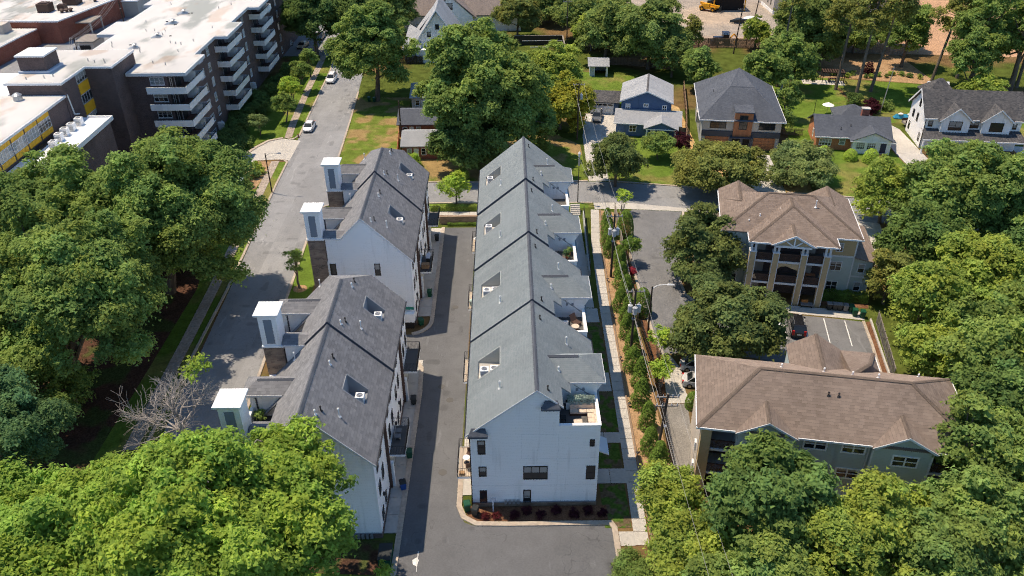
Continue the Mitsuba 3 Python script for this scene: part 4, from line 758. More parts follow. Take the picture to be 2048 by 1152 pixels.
# tall stair wing with yellow panels
t = thing('stair_wing', 'tall dark brick wing with yellow panel strip and white roof with a penthouse', 'building')
put(t, 'wall', MB().box(-77.0, 123.6, 0, -68.6, 131.8, 20).box(-77, 131.8, 0, -64.25, 141, 20), 'dark_brick')
rw = [(-77.3, 123.3), (-68.4, 123.3), (-68.4, 131.6), (-64.05, 131.6), (-64.05, 141.2), (-77.3, 141.2)]
rf = put(t, 'roof', MB().prism(rw, 20.0, 20.35), 'white_paint'); put(rf, 'membrane', poly_mesh(list(sg.Polygon(rw).buffer(-.2, join_style=2).exterior.coords)[:-1], 20.39), 'membrane')
ph = put(t, 'penthouse', MB().box(-77.0, 128.4, 20.39, -72.8, 132.8, 22.9), 'dark_brick'); put(ph, 'roof', MB().box(-77.2, 128.2, 22.9, -72.6, 133.0, 23.15), 'white_paint')
put(ph, 'curb', MB().box(-77.2, 128.0, 20.4, -72.6, 128.4, 20.75).box(-72.8, 128.0, 20.4, -72.3, 132.8, 20.75), 'sign_grey')
for (x, y) in ((-74.5, 125), (-72, 125.6), (-71, 126.4), (-67.5, 133.5), (-66.3, 134.3), (-65.7, 133.2), (-69, 134.5)): put(rf, 'vent_pipe', MB().tube((x, y, 20.3), (x, y, 20.85), .09, n=6), 'grey_metal')
for f in range(5):
    z = 18.45-3.35*f
    if z < 6: break
    window(t, (-68.6, 130.1, z), Y, X, 3.6, 1.55, 4, 1, 'fascia_white', 'pane')
    for q in range(5): put(t, 'yellow_panel', MB().box(-68.6, 128.3+q*.72+.03, z-1.72, -68.52, 128.3+q*.72+.69, z-.06), 'yellow_panel')
put(t, 'downspout', MB().path([(-68.5, 124.2, 18.2), (-68.45, 124.6, 14.9), (-68.2, 125.6, 14.6)], .1, 6), 'white_paint')
t = thing('classroom_wing', 'low wing with yellow panels and long window bands under a stained white roof', 'building')
put(t, 'wall', MB().box(-96, 84, 0, -68.7, 123.6, 18.0), 'dark_brick')
rw = [(-96.5, 83.5), (-68.4, 83.5), (-68.4, 123.55), (-96.5, 123.55)]
rf = put(t, 'roof', MB().prism(rw, 18.0, 18.35), 'fascia_white'); put(rf, 'membrane', poly_mesh([(-96.2, 83.8), (-68.7, 83.8), (-68.7, 123.3), (-96.2, 123.3)], 18.39), 'membrane')
put(rf, 'roof_fan', MB().tube((-74.6, 121.4, 18.39), (-74.6, 121.4, 19.2), .7, .6, 12).tube((-74.6, 121.4, 19.2), (-74.6, 121.4, 19.5), .75, .3, 12), 'grey_metal')
put(rf, 'vent_pipe', MB().tube((-74.2, 114.5, 18.3), (-74.2, 114.5, 18.9), .1, n=6), 'grey_metal')
for q in range(6):
    yc = 116.1-3.75*q
    for z0, z1 in ((17.25, 17.95), (14.75, 15.55)):
        for w_ in range(4): put(t, 'yellow_panel', MB().box(-68.7, yc-1.7+w_*.86+.03, z0, -68.62, yc-1.7+w_*.86+.83, z1), 'yellow_panel')
    window(t, (-68.7, yc, 15.6), Y, X, 3.5, 1.6, 4, 2, 'fascia_white', 'pale_pane' if q else 'pane')
t = thing('service_annex', 'flat white roofed annex carrying air conditioners beside the yellow panelled wing', 'building')
put(t, 'wall', MB().box(-68.4, 96, 0, -63.0, 124.2, 14.0), 'dark_brick'); rf = put(t, 'roof', MB().box(-68.45, 95.5, 14.0, -62.5, 124.5, 14.4).box(-62.7, 95.5, 14.4, -62.5, 124.5, 14.7).box(-66.5, 124.3, 14.4, -62.7, 124.5, 14.7), 'white_paint')
put(rf, 'cable_tray', MB().box(-68.2, 108, 14.4, -67.5, 123, 14.6), 'dark_void')
for q, (x, y) in enumerate(((-66.3, 121.2), (-66.4, 118.9), (-66.5, 116.9), (-66.4, 114.8), (-65.8, 111.8))):
    condenser(x, y, 14.42, ['white air conditioner on the annex roof beside the brick wing', 'second white air conditioner of the row on the annex roof', 'third white air conditioner of the row on the annex roof', 'fourth white air conditioner of the row on the annex roof', 'last white air conditioner of the annex row, half under the tree'][q], None, 1.0, 1.15)
for nm_, lb, P, z in (('entrance_canopy', 'flat metal canopy over the entrance at the foot of the dark brick wing', (-65.6, 134.8, -61.6, 139.5), 3.4), ('entrance_canopy', 'flat metal canopy under the lowest balcony of the brick apartment block', (-58.6, 131.4, -52.6, 134.2), 3.0)):
    c = thing(nm_, lb, 'canopy'); put(c, 'roof', MB().box(P[0], P[1], z, P[2], P[3], z+.18), 'metal_canopy')
    put(c, 'fascia', MB().box(P[0]-.06, P[1]-.06, z-.12, P[2]+.06, P[1], z+.24).box(P[2], P[1]-.06, z-.12, P[2]+.06, P[3], z+.24), 'fascia_white')
    put(c, 'post', MB().box(P[2]-.3, P[1]+.1, 0, P[2]-.1, P[1]+.3, z), 'fascia_white')
# red brick industrial buildings
t = thing('brick_warehouse', 'large red brick warehouse with white flat roof behind the apartment block', 'warehouse')
o = [(-118, 219.8), (-113.2, 243), (-110, 262), (-180, 262), (-180, 222.5)]
put(t, 'wall', MB().prism(o, 0, 5.6), 'red_brick'); rf = put(t, 'roof', MB().prism(list(sg.Polygon(o).buffer(.2, join_style=2).exterior.coords)[:-1], 5.6, 5.95), 'white_paint')
put(rf, 'membrane', poly_mesh(list(sg.Polygon(o).buffer(-.3, join_style=2).exterior.coords)[:-1], 5.99), 'membrane')
for (x, y, s) in ((-125.5, 230, 1.6), (-122, 238.5, 1.9), (-121.6, 231.4, 1.0)):
    put(rf, 'rooftop_unit', MB().box(x-s, y-s, 6, x+s, y+s, 6+1.4*s).box(x-.7*s, y-.7*s, 6+1.4*s, x+.7*s, y+.7*s, 6.2+1.4*s), 'brown_rail')
for (x, y) in ((-116.8, 241), (-119, 243.5), (-120.5, 228.5), (-119.4, 229), (-118.6, 229.6)): put(rf, 'roof_fan', MB().tube((x, y, 6), (x, y, 6.7), .4, .5, 8).tube((x, y, 6.7), (x, y, 7.0), .8, .3, 8), 'brown_rail')
t = thing('brick_warehouse', 'lower red brick building with a big pale rooftop unit', 'warehouse')
o = [(-123.6, 219.5), (-124.3, 212), (-124.6, 203), (-125, 190), (-180, 190), (-180, 221.5)]
put(t, 'wall', MB().prism(o, 0, 3.8), 'red_brick'); rf = put(t, 'roof', MB().prism(o, 3.8, 4.1), 'white_paint'); put(rf, 'membrane', poly_mesh(list(sg.Polygon(o).buffer(-.3, join_style=2).exterior.coords)[:-1], 4.14), 'membrane')
u = put(rf, 'rooftop_unit', MB().box(-134.5, 214, 4.14, -129.3, 218, 6.4), 'beige_siding'); put(u, 'duct', MB().box(-138, 213.4, 4.14, -134.5, 217, 5.6).box(-133, 213.7, 4.3, -131, 214, 6.2), 'grey_metal')
t = thing('brick_shop', 'red brick building with a stepped white roof beside the penthouse', 'building')
put(t, 'wall', MB().box(-125, 150, 0, -99, 172, 6.5), 'red_brick'); put(t, 'roof', MB().box(-125.3, 149.7, 6.5, -98.7, 172.3, 6.9), 'white_paint')
t = thing('loading_shed', 'small tan shed with mossy flat roof in the service yard', 'shed')
put(t, 'wall', MB().box(-108, 207, 0, -103.8, 213.5, 3.7), 'beige_siding'); put(t, 'roof', MB().box(-108.3, 206.7, 3.7, -103.5, 214, 4.0), 'grey_wood'); put(t, 'door', MB().box(-107.2, 206.9, 0, -104.6, 207, 3), 'dark_void')
t = thing('loading_shed', 'flat canopy attached to the brick warehouse wall', 'canopy')
put(t, 'roof', MB().box(-116.6, 226, 3.6, -112.5, 233.5, 3.9), 'grey_wood'); put(t, 'post', MB().box(-112.9, 226.2, 0, -112.6, 226.5, 3.6).box(-112.9, 233, 0, -112.6, 233.3, 3.6), 'grey_metal')
t = thing('storage_building', 'pale grey metal storage building at the end of the service yard', 'building')
put(t, 'wall', MB().box(-116, 247.5, 0, -108, 262, 4.4), 'grey_siding'); put(t, 'roof', MB().box(-116.3, 247.2, 4.4, -107.7, 262.3, 4.7), 'white_paint')

# ------------------------------------------------------------------ houses
def gable_wall(mb, x0, x1, y0, y1, z, rise, axis):
    if axis == 'y': mb.profile([(x0, 0), (x1, 0), (x1, z), ((x0+x1)/2, z+rise), (x0, z)], y0, y1)
    else: mb.profx([(y0, 0), (y1, 0), (y1, z), ((y0+y1)/2, z+rise), (y0, z)], x0, x1)
    return mb
HA = math.radians(-10)
def Lw(fr, x, y): c, s = math.cos(fr[3]), math.sin(fr[3]); return fr[0]+x*c-y*s, fr[1]+x*s+y*c
# blue house: two storey block behind a low front range, garage beside it
fr = (21.4, 150.2, 0, HA)
t = thing('blue_house', 'blue house with white trimmed windows and a two storey rear block', 'house')
put(t, 'wall', gable_wall(MB(fr), .2, 9.9, 4.8, 15.2, 5.6, 2.0, 'y').box(-.4, .4, 0, 11.6, 6.2, 2.7), 'blue_siding')
rf = put(t, 'roof', gable_roof(MB(fr), -.15, 10.25, 4.4, 15.6, 5.55, 2.15, 'y'), 'roof_pale')
put(rf, 'ridge_cap', caps(MB(fr), [((5.05, 4.4, 7.7), (5.05, 15.6, 7.7))]), 'roof_charcoal')
put(rf, 'rake_trim', MB(fr).slab([(-.2, 4.33, 5.56), (5.05, 4.33, 7.73), (5.05, 4.33, 7.5), (-.1, 4.33, 5.3)], .07, (0, 1, 0)).slab([(10.3, 4.33, 5.56), (10.2, 4.33, 5.3), (5.05, 4.33, 7.5), (5.05, 4.33, 7.73)], .07, (0, 1, 0)), 'white_paint')
lo = put(t, 'front_range', MB(fr).slab([(-.9, -.1, 2.7), (12.1, -.1, 2.7), (12.1, 4.6, 4.0), (-.9, 4.6, 4.0)], .14).slab([(12.1, 6.6, 3.3), (-.9, 6.6, 3.3), (-.9, 4.6, 4.0), (12.1, 4.6, 4.0)], .14), 'roof_pale')
put(lo, 'gutter', MB(fr).box(-.95, -.2, 2.55, 12.15, -.1, 2.72), 'white_paint')
po = put(t, 'porch', gable_roof(MB(fr), 4.9, 11.5, -2.6, 2.0, 2.75, 1.35, 'y'), 'roof_pale')
put(po, 'gable', MB(fr).profile([(5.5, 2.6), (10.9, 2.6), (8.2, 3.85)], -2.3, -2.1), 'blue_siding'); put(po, 'post', MB(fr).box(5.4, -2.35, 0, 5.65, -2.1, 2.7).box(10.8, -2.35, 0, 11.05, -2.1, 2.7).box(5.3, -2.4, 2.5, 11.1, -2.1, 2.7), 'white_paint')
for x, z, w_ in ((1.5, 3.75, .95), (8.6, 3.75, .95)): window(t, (x, 4.8, z), X, NY, w_, 1.2, 2, 2, 'white_paint', fr=fr, fw=.16)
window(t, (5.0, 4.8, 4.35), X, NY, 1.0, .8, 2, 1, 'white_paint', fr=fr, fw=.16)
put(t, 'entrance_door', MB(fr).box(6.2, .34, 0, 7.2, .4, 2.1), 'white_paint'); window(t, (2.8, .4, .9), X, NY, 1.4, 1.3, 2, 2, 'white_paint', fr=fr)
fr = (17.0, 163.1, 0, HA)
t = thing('garage', 'blue garage with dark roof and white panel door beside the blue house', 'garage')
put(t, 'wall', MB(fr).box(-.2, 0, 0, 6.0, 6.5, 2.6), 'blue_siding'); gr_ = put(t, 'roof', gable_roof(MB(fr), -.7, 6.2, -.5, 7.0, 2.6, 1.3, 'x'), 'roof_charcoal')
gd = put(t, 'garage_door', MB(fr).box(.3, -.06, .05, 5.0, 0, 2.25), 'white_paint')
for q in range(4): put(gd, 'panel', MB(fr).box(.42+q*1.14, -.08, 1.75, 1.42+q*1.14, -.06, 2.1), 'pane')
for q in range(3): put(gd, 'section_line', MB(fr).box(.3, -.075, .55+.55*q, 5.0, -.06, .58+.55*q), 'louvre_grey')
fr = (19.3, 187.3, 0, HA*.4)
t = thing('garden_shed', 'open fronted pale blue shed with grey roof under the trees', 'shed')
put(t, 'wall', MB(fr).box(0, 4.5, 0, 4.0, 6, 2.4).box(0, 0, 0, 1.0, 4.5, 2.4).box(3.9, 0, 0, 4.1, 4.5, 2.4), 'sign_grey'); put(t, 'roof', gable_roof(MB(fr), -.5, 4.5, -.5, 6.8, 2.5, .9, 'x'), 'roof_pale'); put(t, 'post', MB(fr).box(1.0, -.05, 0, 1.15, .1, 2.4).box(3.7, -.1, 0, 4.15, .1, 2.4), 'white_paint')
# modern house
fr = (36.2, 144.0, 0, math.radians(-8.5))
t = thing('modern_house', 'modern two storey house with charcoal hip roof, timber centre panel and two garage doors', 'house')
put(t, 'wall', MB(fr).box(0, 0, 0, 14.1, 18, 5.75), 'grey_siding'); 
put(t, 'upper_panel', MB(fr).box(-.05, -.08, 3.6, 5.6, 0, 5.7).box(8.9, -.08, 3.6, 14.15, 0, 5.7), 'beige_siding'); put(t, 'dark_band', MB(fr).box(-.06, -.25, 2.5, 5.6, 0, 3.55).box(8.9, -.25, 2.5, 14.16, 0, 3.55), 'trim_navy')
put(t, 'garage_door', MB(fr).box(.7, -.1, .05, 5.0, 0, 2.4), 'cedar'); put(t, 'garage_door', MB(fr).box(9.5, -.1, .05, 13.4, 0, 2.4), 'cedar')
for q in range(3): put(t, 'door_groove', MB(fr).box(.7, -.12, .6+.6*q, 5.0, -.1, .64+.6*q).box(9.5, -.12, .6+.6*q, 13.4, -.1, .64+.6*q), 'brown_rail')
ce = put(t, 'centre_panel', MB(fr).box(5.6, -.35, 2.6, 8.9, 0, 7.4), 'cedar')
window(ce, (7.25, -.35, 4.0), X, NY, 1.5, 2.7, 2, 3, fr=fr); put(ce, 'roof', MB(fr).slab([(5.5, -.7, 7.4), (9.0, -.7, 7.4), (9.0, 3.3, 7.75), (5.5, 3.3, 7.75)], .18), 'roof_slate')
put(ce, 'cheek', MB(fr).box(5.62, -.3, 5.7, 8.88, 3, 7.4), 'roof_slate')
put(t, 'entrance', MB(fr).box(5.7, -.1, 0, 8.8, .02, 2.5), 'dark_void'); put(t, 'entrance_pier', MB(fr).box(5.2, -.6, 0, 5.6, 0, 2.6).box(8.9, -.6, 0, 9.3, 0, 2.6).box(7.0, -.8, 0, 7.5, -.1, 2.4), 'trim_navy')
for x in (2.8, 11.6): window(t, (x, -.08, 4.0), X, NY, 2.9, 1.5, 3, 2, fr=fr)
put(t, 'porch_roof', MB(fr).box(5.2, -1.0, 2.45, 9.3, -.36, 2.6), 'trim_navy')
window(t, (0, 6, 3.6), Y, NX, 1.2, 1.4, fr=fr); put(t, 'side_bay', MB(fr).box(-.9, 4.5, 3.2, 0, 6.0, 5.2), 'beige_siding')
r = MB(fr); s_ = .62
A, B, C_, D, E_, F, G_ = (-.7, -.6, 5.75), (14.8, -.6, 5.75), (9.2, 6.4, 9.9), (4.9, 6.4, 9.9), (7.1, 14.4, 11.0), (-.7, 20.4, 5.75), (14.8, 20.4, 5.75)
for q in ((A, B, C_, D), (D, C_, E_), (A, D, E_), (A, E_, F), (B, E_, C_), (B, G_, E_), (F, E_, G_)): r.slab(q, .16)
rf = put(t, 'roof', r, 'roof_slate')
put(rf, 'ridge_cap', caps(MB(fr), [(A, D), (B, C_), (D, C_), (D, E_), (C_, E_)], .13), 'roof_slate')
put(rf, 'fascia', MB(fr).box(-.78, -.68, 5.55, 5.5, -.6, 5.75).box(9.0, -.68, 5.55, 14.88, -.6, 5.75).box(-.78, -.6, 5.55, -.7, 20.4, 5.75).box(14.8, -.6, 5.55, 14.88, 20.4, 5.75), 'white_paint')
vent(rf, *Lw(fr, 2.2, 9.5), 7.6, .4, 'dark_frame')
# brick bungalow
fr = (57.5, 142.8, 0, math.radians(-9.5))
t = thing('bungalow', 'small red brick bungalow with grey roof, white front bay and dark blue door', 'house')
put(t, 'wall', gable_wall(MB(fr), 0, 12.8, 0, 8.8, 2.7, 2.3, 'x'), 'orange_brick')
put(t, 'front_bay', MB(fr).profile([(6.3, 0), (12.9, 0), (12.9, 2.6), (9.6, 4.1), (6.3, 2.6)], -1.3, .02), 'white_siding')
rf = put(t, 'roof', gable_roof(MB(fr), -.5, 13.3, -.5, 9.3, 2.65, 2.6, 'x'), 'roof_slate')
put(rf, 'bay_roof', MB(fr).slab([(5.6, -1.8, 2.55), (9.6, -1.8, 4.3), (9.6, 2.9, 4.3), (5.6, -.4, 2.62)], .12).slab([(13.6, -1.8, 2.55), (13.6, -.4, 2.62), (9.6, 2.9, 4.3), (9.6, -1.8, 4.3)], .12), 'roof_slate')
put(rf, 'gutter', MB(fr).box(-.5, -.6, 2.45, 5.6, -.5, 2.65).box(5.6, -1.9, 2.4, 13.6, -1.8, 2.55), 'white_paint')
vent(rf, *Lw(fr, 4.2, 1.2), 3.5, .4, 'dark_frame'); vent(rf, *Lw(fr, 6.0, 2.0), 3.9, .4, 'dark_frame')
ch = put(t, 'chimney', MB(fr).box(8.2, 4.6, 3, 9.5, 5.6, 6.4), 'red_brick'); put(ch, 'cap', MB(fr).box(8.1, 4.5, 6.4, 9.6, 5.7, 6.55), 'concrete')
for x, w_ in ((7.6, 1.5), (9.5, 1.5)): window(t, (x, -1.3, .9), X, NY, w_, 1.3, 4, 3, 'white_paint', 'pane', fr=fr, fw=.07)
window(t, (1.6, 0, .8), X, NY, 2.2, 1.3, 4, 2, 'white_paint', fr=fr, fw=.09); window(t, (4.6, 0, 1.0), X, NY, 1.1, 1.3, 1, 2, 'white_paint', 'pale_pane', fr=fr)
window(t, (0, 4.0, 1.0), Y, NX, .9, 1.5, 1, 2, 'white_paint', 'pale_pane', fr=fr)
dr_ = put(t, 'entrance_door', MB(fr).box(11.1, -1.36, .3, 12.1, -1.3, 2.35), 'door_navy'); st = MB(fr)
for q in range(3): put(t, 'step', MB(fr).box(10.9, -2.8+.4*q, 0, 12.3, -2.4+.4*q, .1*(q+1)), 'terracotta')
fr = (64.3, 151.5, 0, math.radians(-9.5))
t = thing('outbuilding', 'small grey roofed outbuilding with hip end behind the bungalow', 'outbuilding')
put(t, 'wall', MB(fr).box(0, 0, 0, 6.2, 6.0, 2.5), 'white_siding'); q = MB(fr); hip_roof(q, -.4, 6.6, -.4, 6.4, 2.5, .62); put(t, 'roof', q, 'roof_slate')
# white farmhouse
fr = (76.9, 142.8, 0, math.radians(-8))
t = thing('farmhouse', 'white two storey farmhouse with charcoal roof, twin front gables and dark porch roof', 'house')
put(t, 'wall', gable_wall(MB(fr), 0, 16.7, 0, 9.0, 6.0, 3.6, 'x'), 'white_siding')
gw = MB(fr)
for c in (5.0, 12.1): gw.profile([(c-2.45, 3.0), (c+2.45, 3.0), (c+2.45, 6.0), (c, 8.0), (c-2.45, 6.0)], -1.0, .02)
put(t, 'front_gable', gw, 'white_siding')
r = gable_roof(MB(fr), -.5, 17.2, -.5, 9.5, 5.9, 3.95, 'x')
for c in (5.0, 12.1): r.slab([(c-2.9, -1.4, 5.7), (c, -1.4, 8.2), (c, 2.6, 8.2), (c-2.9, -.3, 5.75)], .12).slab([(c+2.9, -1.4, 5.7), (c+2.9, -.3, 5.75), (c, 2.6, 8.2), (c, -1.4, 8.2)], .12)
rf = put(t, 'roof', r, 'roof_charcoal')
rk = MB(fr)
for c in (5.0, 12.1): rk.slab([(c-3.0, -1.46, 5.72), (c, -1.46, 8.24), (c, -1.46, 7.95), (c-2.8, -1.46, 5.6)], .06, (0, 1, 0)).slab([(c+3.0, -1.46, 5.72), (c+2.8, -1.46, 5.6), (c, -1.46, 7.95), (c, -1.46, 8.24)], .06, (0, 1, 0))
rk.slab([(-.56, -.55, 5.9), (-.56, 4.5, 9.9), (-.56, 4.5, 9.6), (-.56, -.4, 5.6)], .06, (1, 0, 0)).slab([(-.56, 9.55, 5.9), (-.56, 9.4, 5.6), (-.56, 4.5, 9.6), (-.56, 4.5, 9.9)], .06, (1, 0, 0))
put(rf, 'rake_trim', rk, 'white_paint'); put(rf, 'gutter', MB(fr).box(-.5, -.62, 5.7, 1.9, -.5, 5.9).box(8.0, -.62, 5.7, 9.1, -.5, 5.9).box(15.1, -.62, 5.7, 17.2, -.5, 5.9), 'white_paint')
pr = put(t, 'porch', MB(fr).slab([(-.7, -3.2, 2.9), (17.4, -3.2, 2.9), (16.7, -.02, 3.9), (0, -.02, 3.9)], .14), 'roof_charcoal')
sm = MB(fr)
for q in range(34): x = -.4+q*.52; sm.slab([(x, -3.2, 2.96), (x+.06, -3.2, 2.96), (x+.06, -.1, 3.94), (x, -.1, 3.94)], .05)
put(pr, 'standing_seam', sm, 'roof_charcoal'); put(pr, 'fascia', MB(fr).box(-.75, -3.3, 2.65, 17.45, -3.2, 2.92), 'white_paint')
for x in (-.4, 4.3, 8.6, 12.9, 17.0): put(pr, 'post', MB(fr).box(x-.12, -3.0, 0, x+.12, -2.75, 2.7), 'white_paint')
for c in (5.0, 12.1): window(t, (c, -1.0, 4.0), X, NY, 2.3, 1.7, 2, 2, fr=fr)
for x, w_ in ((1.0, .8), (8.6, 1.6), (15.6, .7)): window(t, (x, 0, 4.2), X, NY, w_, 1.1, 1 if w_ < 1 else 2, 2, fr=fr)
for y, z, h in ((1.2, .9, 1.6), (4.3, 3.6, 1.6), (6.8, 3.6, 1.5), (7.6, .9, 1.5), (4.5, 6.4, 1.5)): window(t, (0, y, z), Y, NX, .9, h, 1, 2, fr=fr)
put(t, 'downspout', MB(fr).box(.0, -.14, .2, .1, -.02, 5.7), 'black_metal')
gx = put(t, 'rear_wing', MB(fr).profx([(13, 0), (17, 0), (17, 6), (15, 8), (13, 6)], 4, 8).box(4.0, 9, 0, 8.0, 13, 6.0), 'white_siding'); q = MB(fr); hip_roof(q, 2.6, 8.8, 10.5, 16, 6.6, .95); put(gx, 'roof', q, 'roof_charcoal')
window(gx, (8.0, 14.0, 6.0), Y, X, .8, 1.0, fr=fr)
# gothic white house and the long taupe roof behind it
t = thing('gothic_house', 'white house with steep pale grey gables behind the street trees', 'house')
put(t, 'wall', MB().box(-24.9, 199, 0, -14, 218, 3.2).profile([(-21.6, 0), (-12.2, 0), (-12.2, 5.0), (-16.9, 11.4), (-21.6, 5.0)], 201.5, 216), 'white_siding')
r = MB().slab([(-25.6, 198.4, 3.1), (-20.9, 198.4, 3.1), (-20.9, 205, 6.2), (-24.6, 212, 6.2), (-25.6, 212, 3.1)], .15).slab([(-22.9, 200.9, 3.6), (-16.9, 200.9, 12.2), (-16.9, 216.5, 12.2), (-22.9, 216.5, 3.6)][::-1], .2).slab([(-10.9, 216.5, 3.6), (-16.9, 216.5, 12.2), (-16.9, 200.9, 12.2), (-10.9, 200.9, 3.6)][::-1], .2)
r.slab([(-23.2, 208, 4.2), (-19, 208, 9.2), (-19, 217, 9.2), (-23.2, 217, 4.2)][::-1], .15)
rf = put(t, 'roof', r, 'roof_pale'); put(rf, 'rake_trim', MB().slab([(-22.9, 200.8, 3.6), (-16.9, 200.8, 12.2), (-16.9, 200.8, 11.8), (-22.6, 200.8, 3.5)], .1, (0, 1, 0)).slab([(-10.9, 200.8, 3.6), (-11.2, 200.8, 3.5), (-16.9, 200.8, 11.8), (-16.9, 200.8, 12.2)], .1, (0, 1, 0)), 'white_paint')
for x, z in ((-16.8, 7.4), (-18.9, 5.6)): window(t, (x, 201.5, z), X, NY, .9, 1.3)
window(t, (-22.4, 199, .9), X, NY, .6, 1.4); put(t, 'downspout', MB().box(-23.7, 198.9, 0, -23.5, 199, 3.1), 'dark_frame')
t = thing('long_house', 'long house with taupe roof and a white gable behind the steep white house', 'house')
put(t, 'wall', MB().box(-28, 228, 0, 4, 240, 4.5).profile([(-21, 0), (-9, 0), (-9, 4.5), (-15, 9.8), (-21, 4.5)], 225.5, 232), 'white_siding')
r = gable_roof(MB(), -29, 5, 227, 241, 4.5, 4.6, 'x'); r.slab([(-22, 225, 4.3), (-15, 225, 10.2), (-15, 233, 10.2), (-22, 233, 4.3)][::-1], .2).slab([(-8, 233, 4.3), (-15, 233, 10.2), (-15, 225, 10.2), (-8, 225, 4.3)][::-1], .2)
put(t, 'roof', r, 'roof_taupe'); window(t, (-15.3, 225.5, 6.3), X, NY, 1.9, 1.8, 2, 2)
for q, (P, lb, rm, wm) in enumerate((((-21.5, 150.5, -9.5, 160), 'low house with dark slate roof half hidden by the big oak', 'roof_slate', 'red_brick'), ((-19.6, 139.6, -6, 148), 'small brick house with pale blue grey roof below the big oak', 'roof_pale', 'red_brick'), ((-20.5, 166, -10.5, 176), 'pale garage with light roof beside the steep white house', 'roof_pale', 'beige_siding'))):
    t = thing('cottage', lb, 'house'); put(t, 'wall', MB().box(P[0]+.4, P[1]+.4, 0, P[2]-.4, P[3]-.4, 2.6), wm)
    put(t, 'roof', gable_roof(MB(), P[0], P[2], P[1], P[3], 2.65, 1.5, 'x'), rm)
    for x in (P[0]+1.6, P[0]+4.2): window(t, (x, P[1]+.4, .8), X, NY, .9, 1.3, 1, 2, 'white_paint')
    put(t, 'door', MB().box(P[0]+2.4, P[1]+.34, 0, P[0]+3.3, P[1]+.4, 2.1), 'white_paint')
t = thing('site_office', 'long beige site building with white skirting in the construction yard', 'building')
put(t, 'wall', MB().box(77.5, 243, 0, 110, 255, 5.6), 'beige_siding'); put(t, 'skirt', MB().box(77.4, 242.9, 0, 110.1, 243, .9).box(77.4, 242.9, 0, 77.5, 255, .9), 'white_paint'); put(t, 'roof', MB().box(77, 242.5, 5.6, 110.5, 255.5, 6.0), 'fascia_white')
for x in (81, 87, 93, 99): window(t, (x, 243, 2.0), X, NY, 1.0, 1.6, 1, 2)
for y in (246, 249, 252): window(t, (77.5, y, 2.0), Y, NX, .9, 1.8, 1, 2)
t = thing('trailer_canopy', 'open sided canopy with pale roof and dark underside in the construction yard', 'canopy')
put(t, 'roof', gable_roof(MB(), 60.8, 70.6, 246.5, 256, 3.6, 1.3, 'y'), 'metal_canopy'); put(t, 'bay', MB().box(61.2, 248, 0, 70.2, 255.6, 3.4), 'dark_void'); put(t, 'post', MB().box(61, 246.8, 0, 61.3, 247.1, 3.6).box(70.1, 246.8, 0, 70.4, 247.1, 3.6), 'machine_yellow')
# ------------------------------------------------------------------ trees and plants
PAL = {'oak': (.315, .455, .085), 'maple': (0.183, 0.285, 0.086), 'deep': (0.159, 0.242, 0.075), 'mid': (0.251, 0.357, 0.101), 'lime': (0.345, 0.443, 0.095), 'gold': (.37, .40, .07), 'olive': (0.273, 0.303, 0.089),
       'silver': (0.268, 0.353, 0.138), 'magnolia': (0.179, 0.235, 0.082), 'plum': (.075, .025, .035), 'red': (.13, .03, .035), 'arb': (.185, .29, .06), 'bright': (0.403, 0.552, 0.095), 'far': (0.245, 0.329, 0.101), 'blue': (0.144, 0.255, 0.108), 'rose': (.4, .06, .09), 'mist': (.36, .46, .41)}
def unit(v): return v/(np.linalg.norm(v, axis=-1, keepdims=True)+1e-9)
def leaf_mesh(c, n, s, col, rg):
    k = len(c); n = unit(n); a = unit(np.cross(n, rg.normal(size=(k, 3)))); b = np.cross(n, a); s = s[:, None]
    v = np.stack([c+a*s*.66-n*s*.12, c-a*s*.42+b*s*.44+n*s*.06, c-a*s*.42-b*s*.44+n*s*.06], 1).reshape(-1, 3)
    i = np.arange(k)*3
    return v, np.stack([i, i+1, i+2], 1), np.repeat(col, 3, 0)
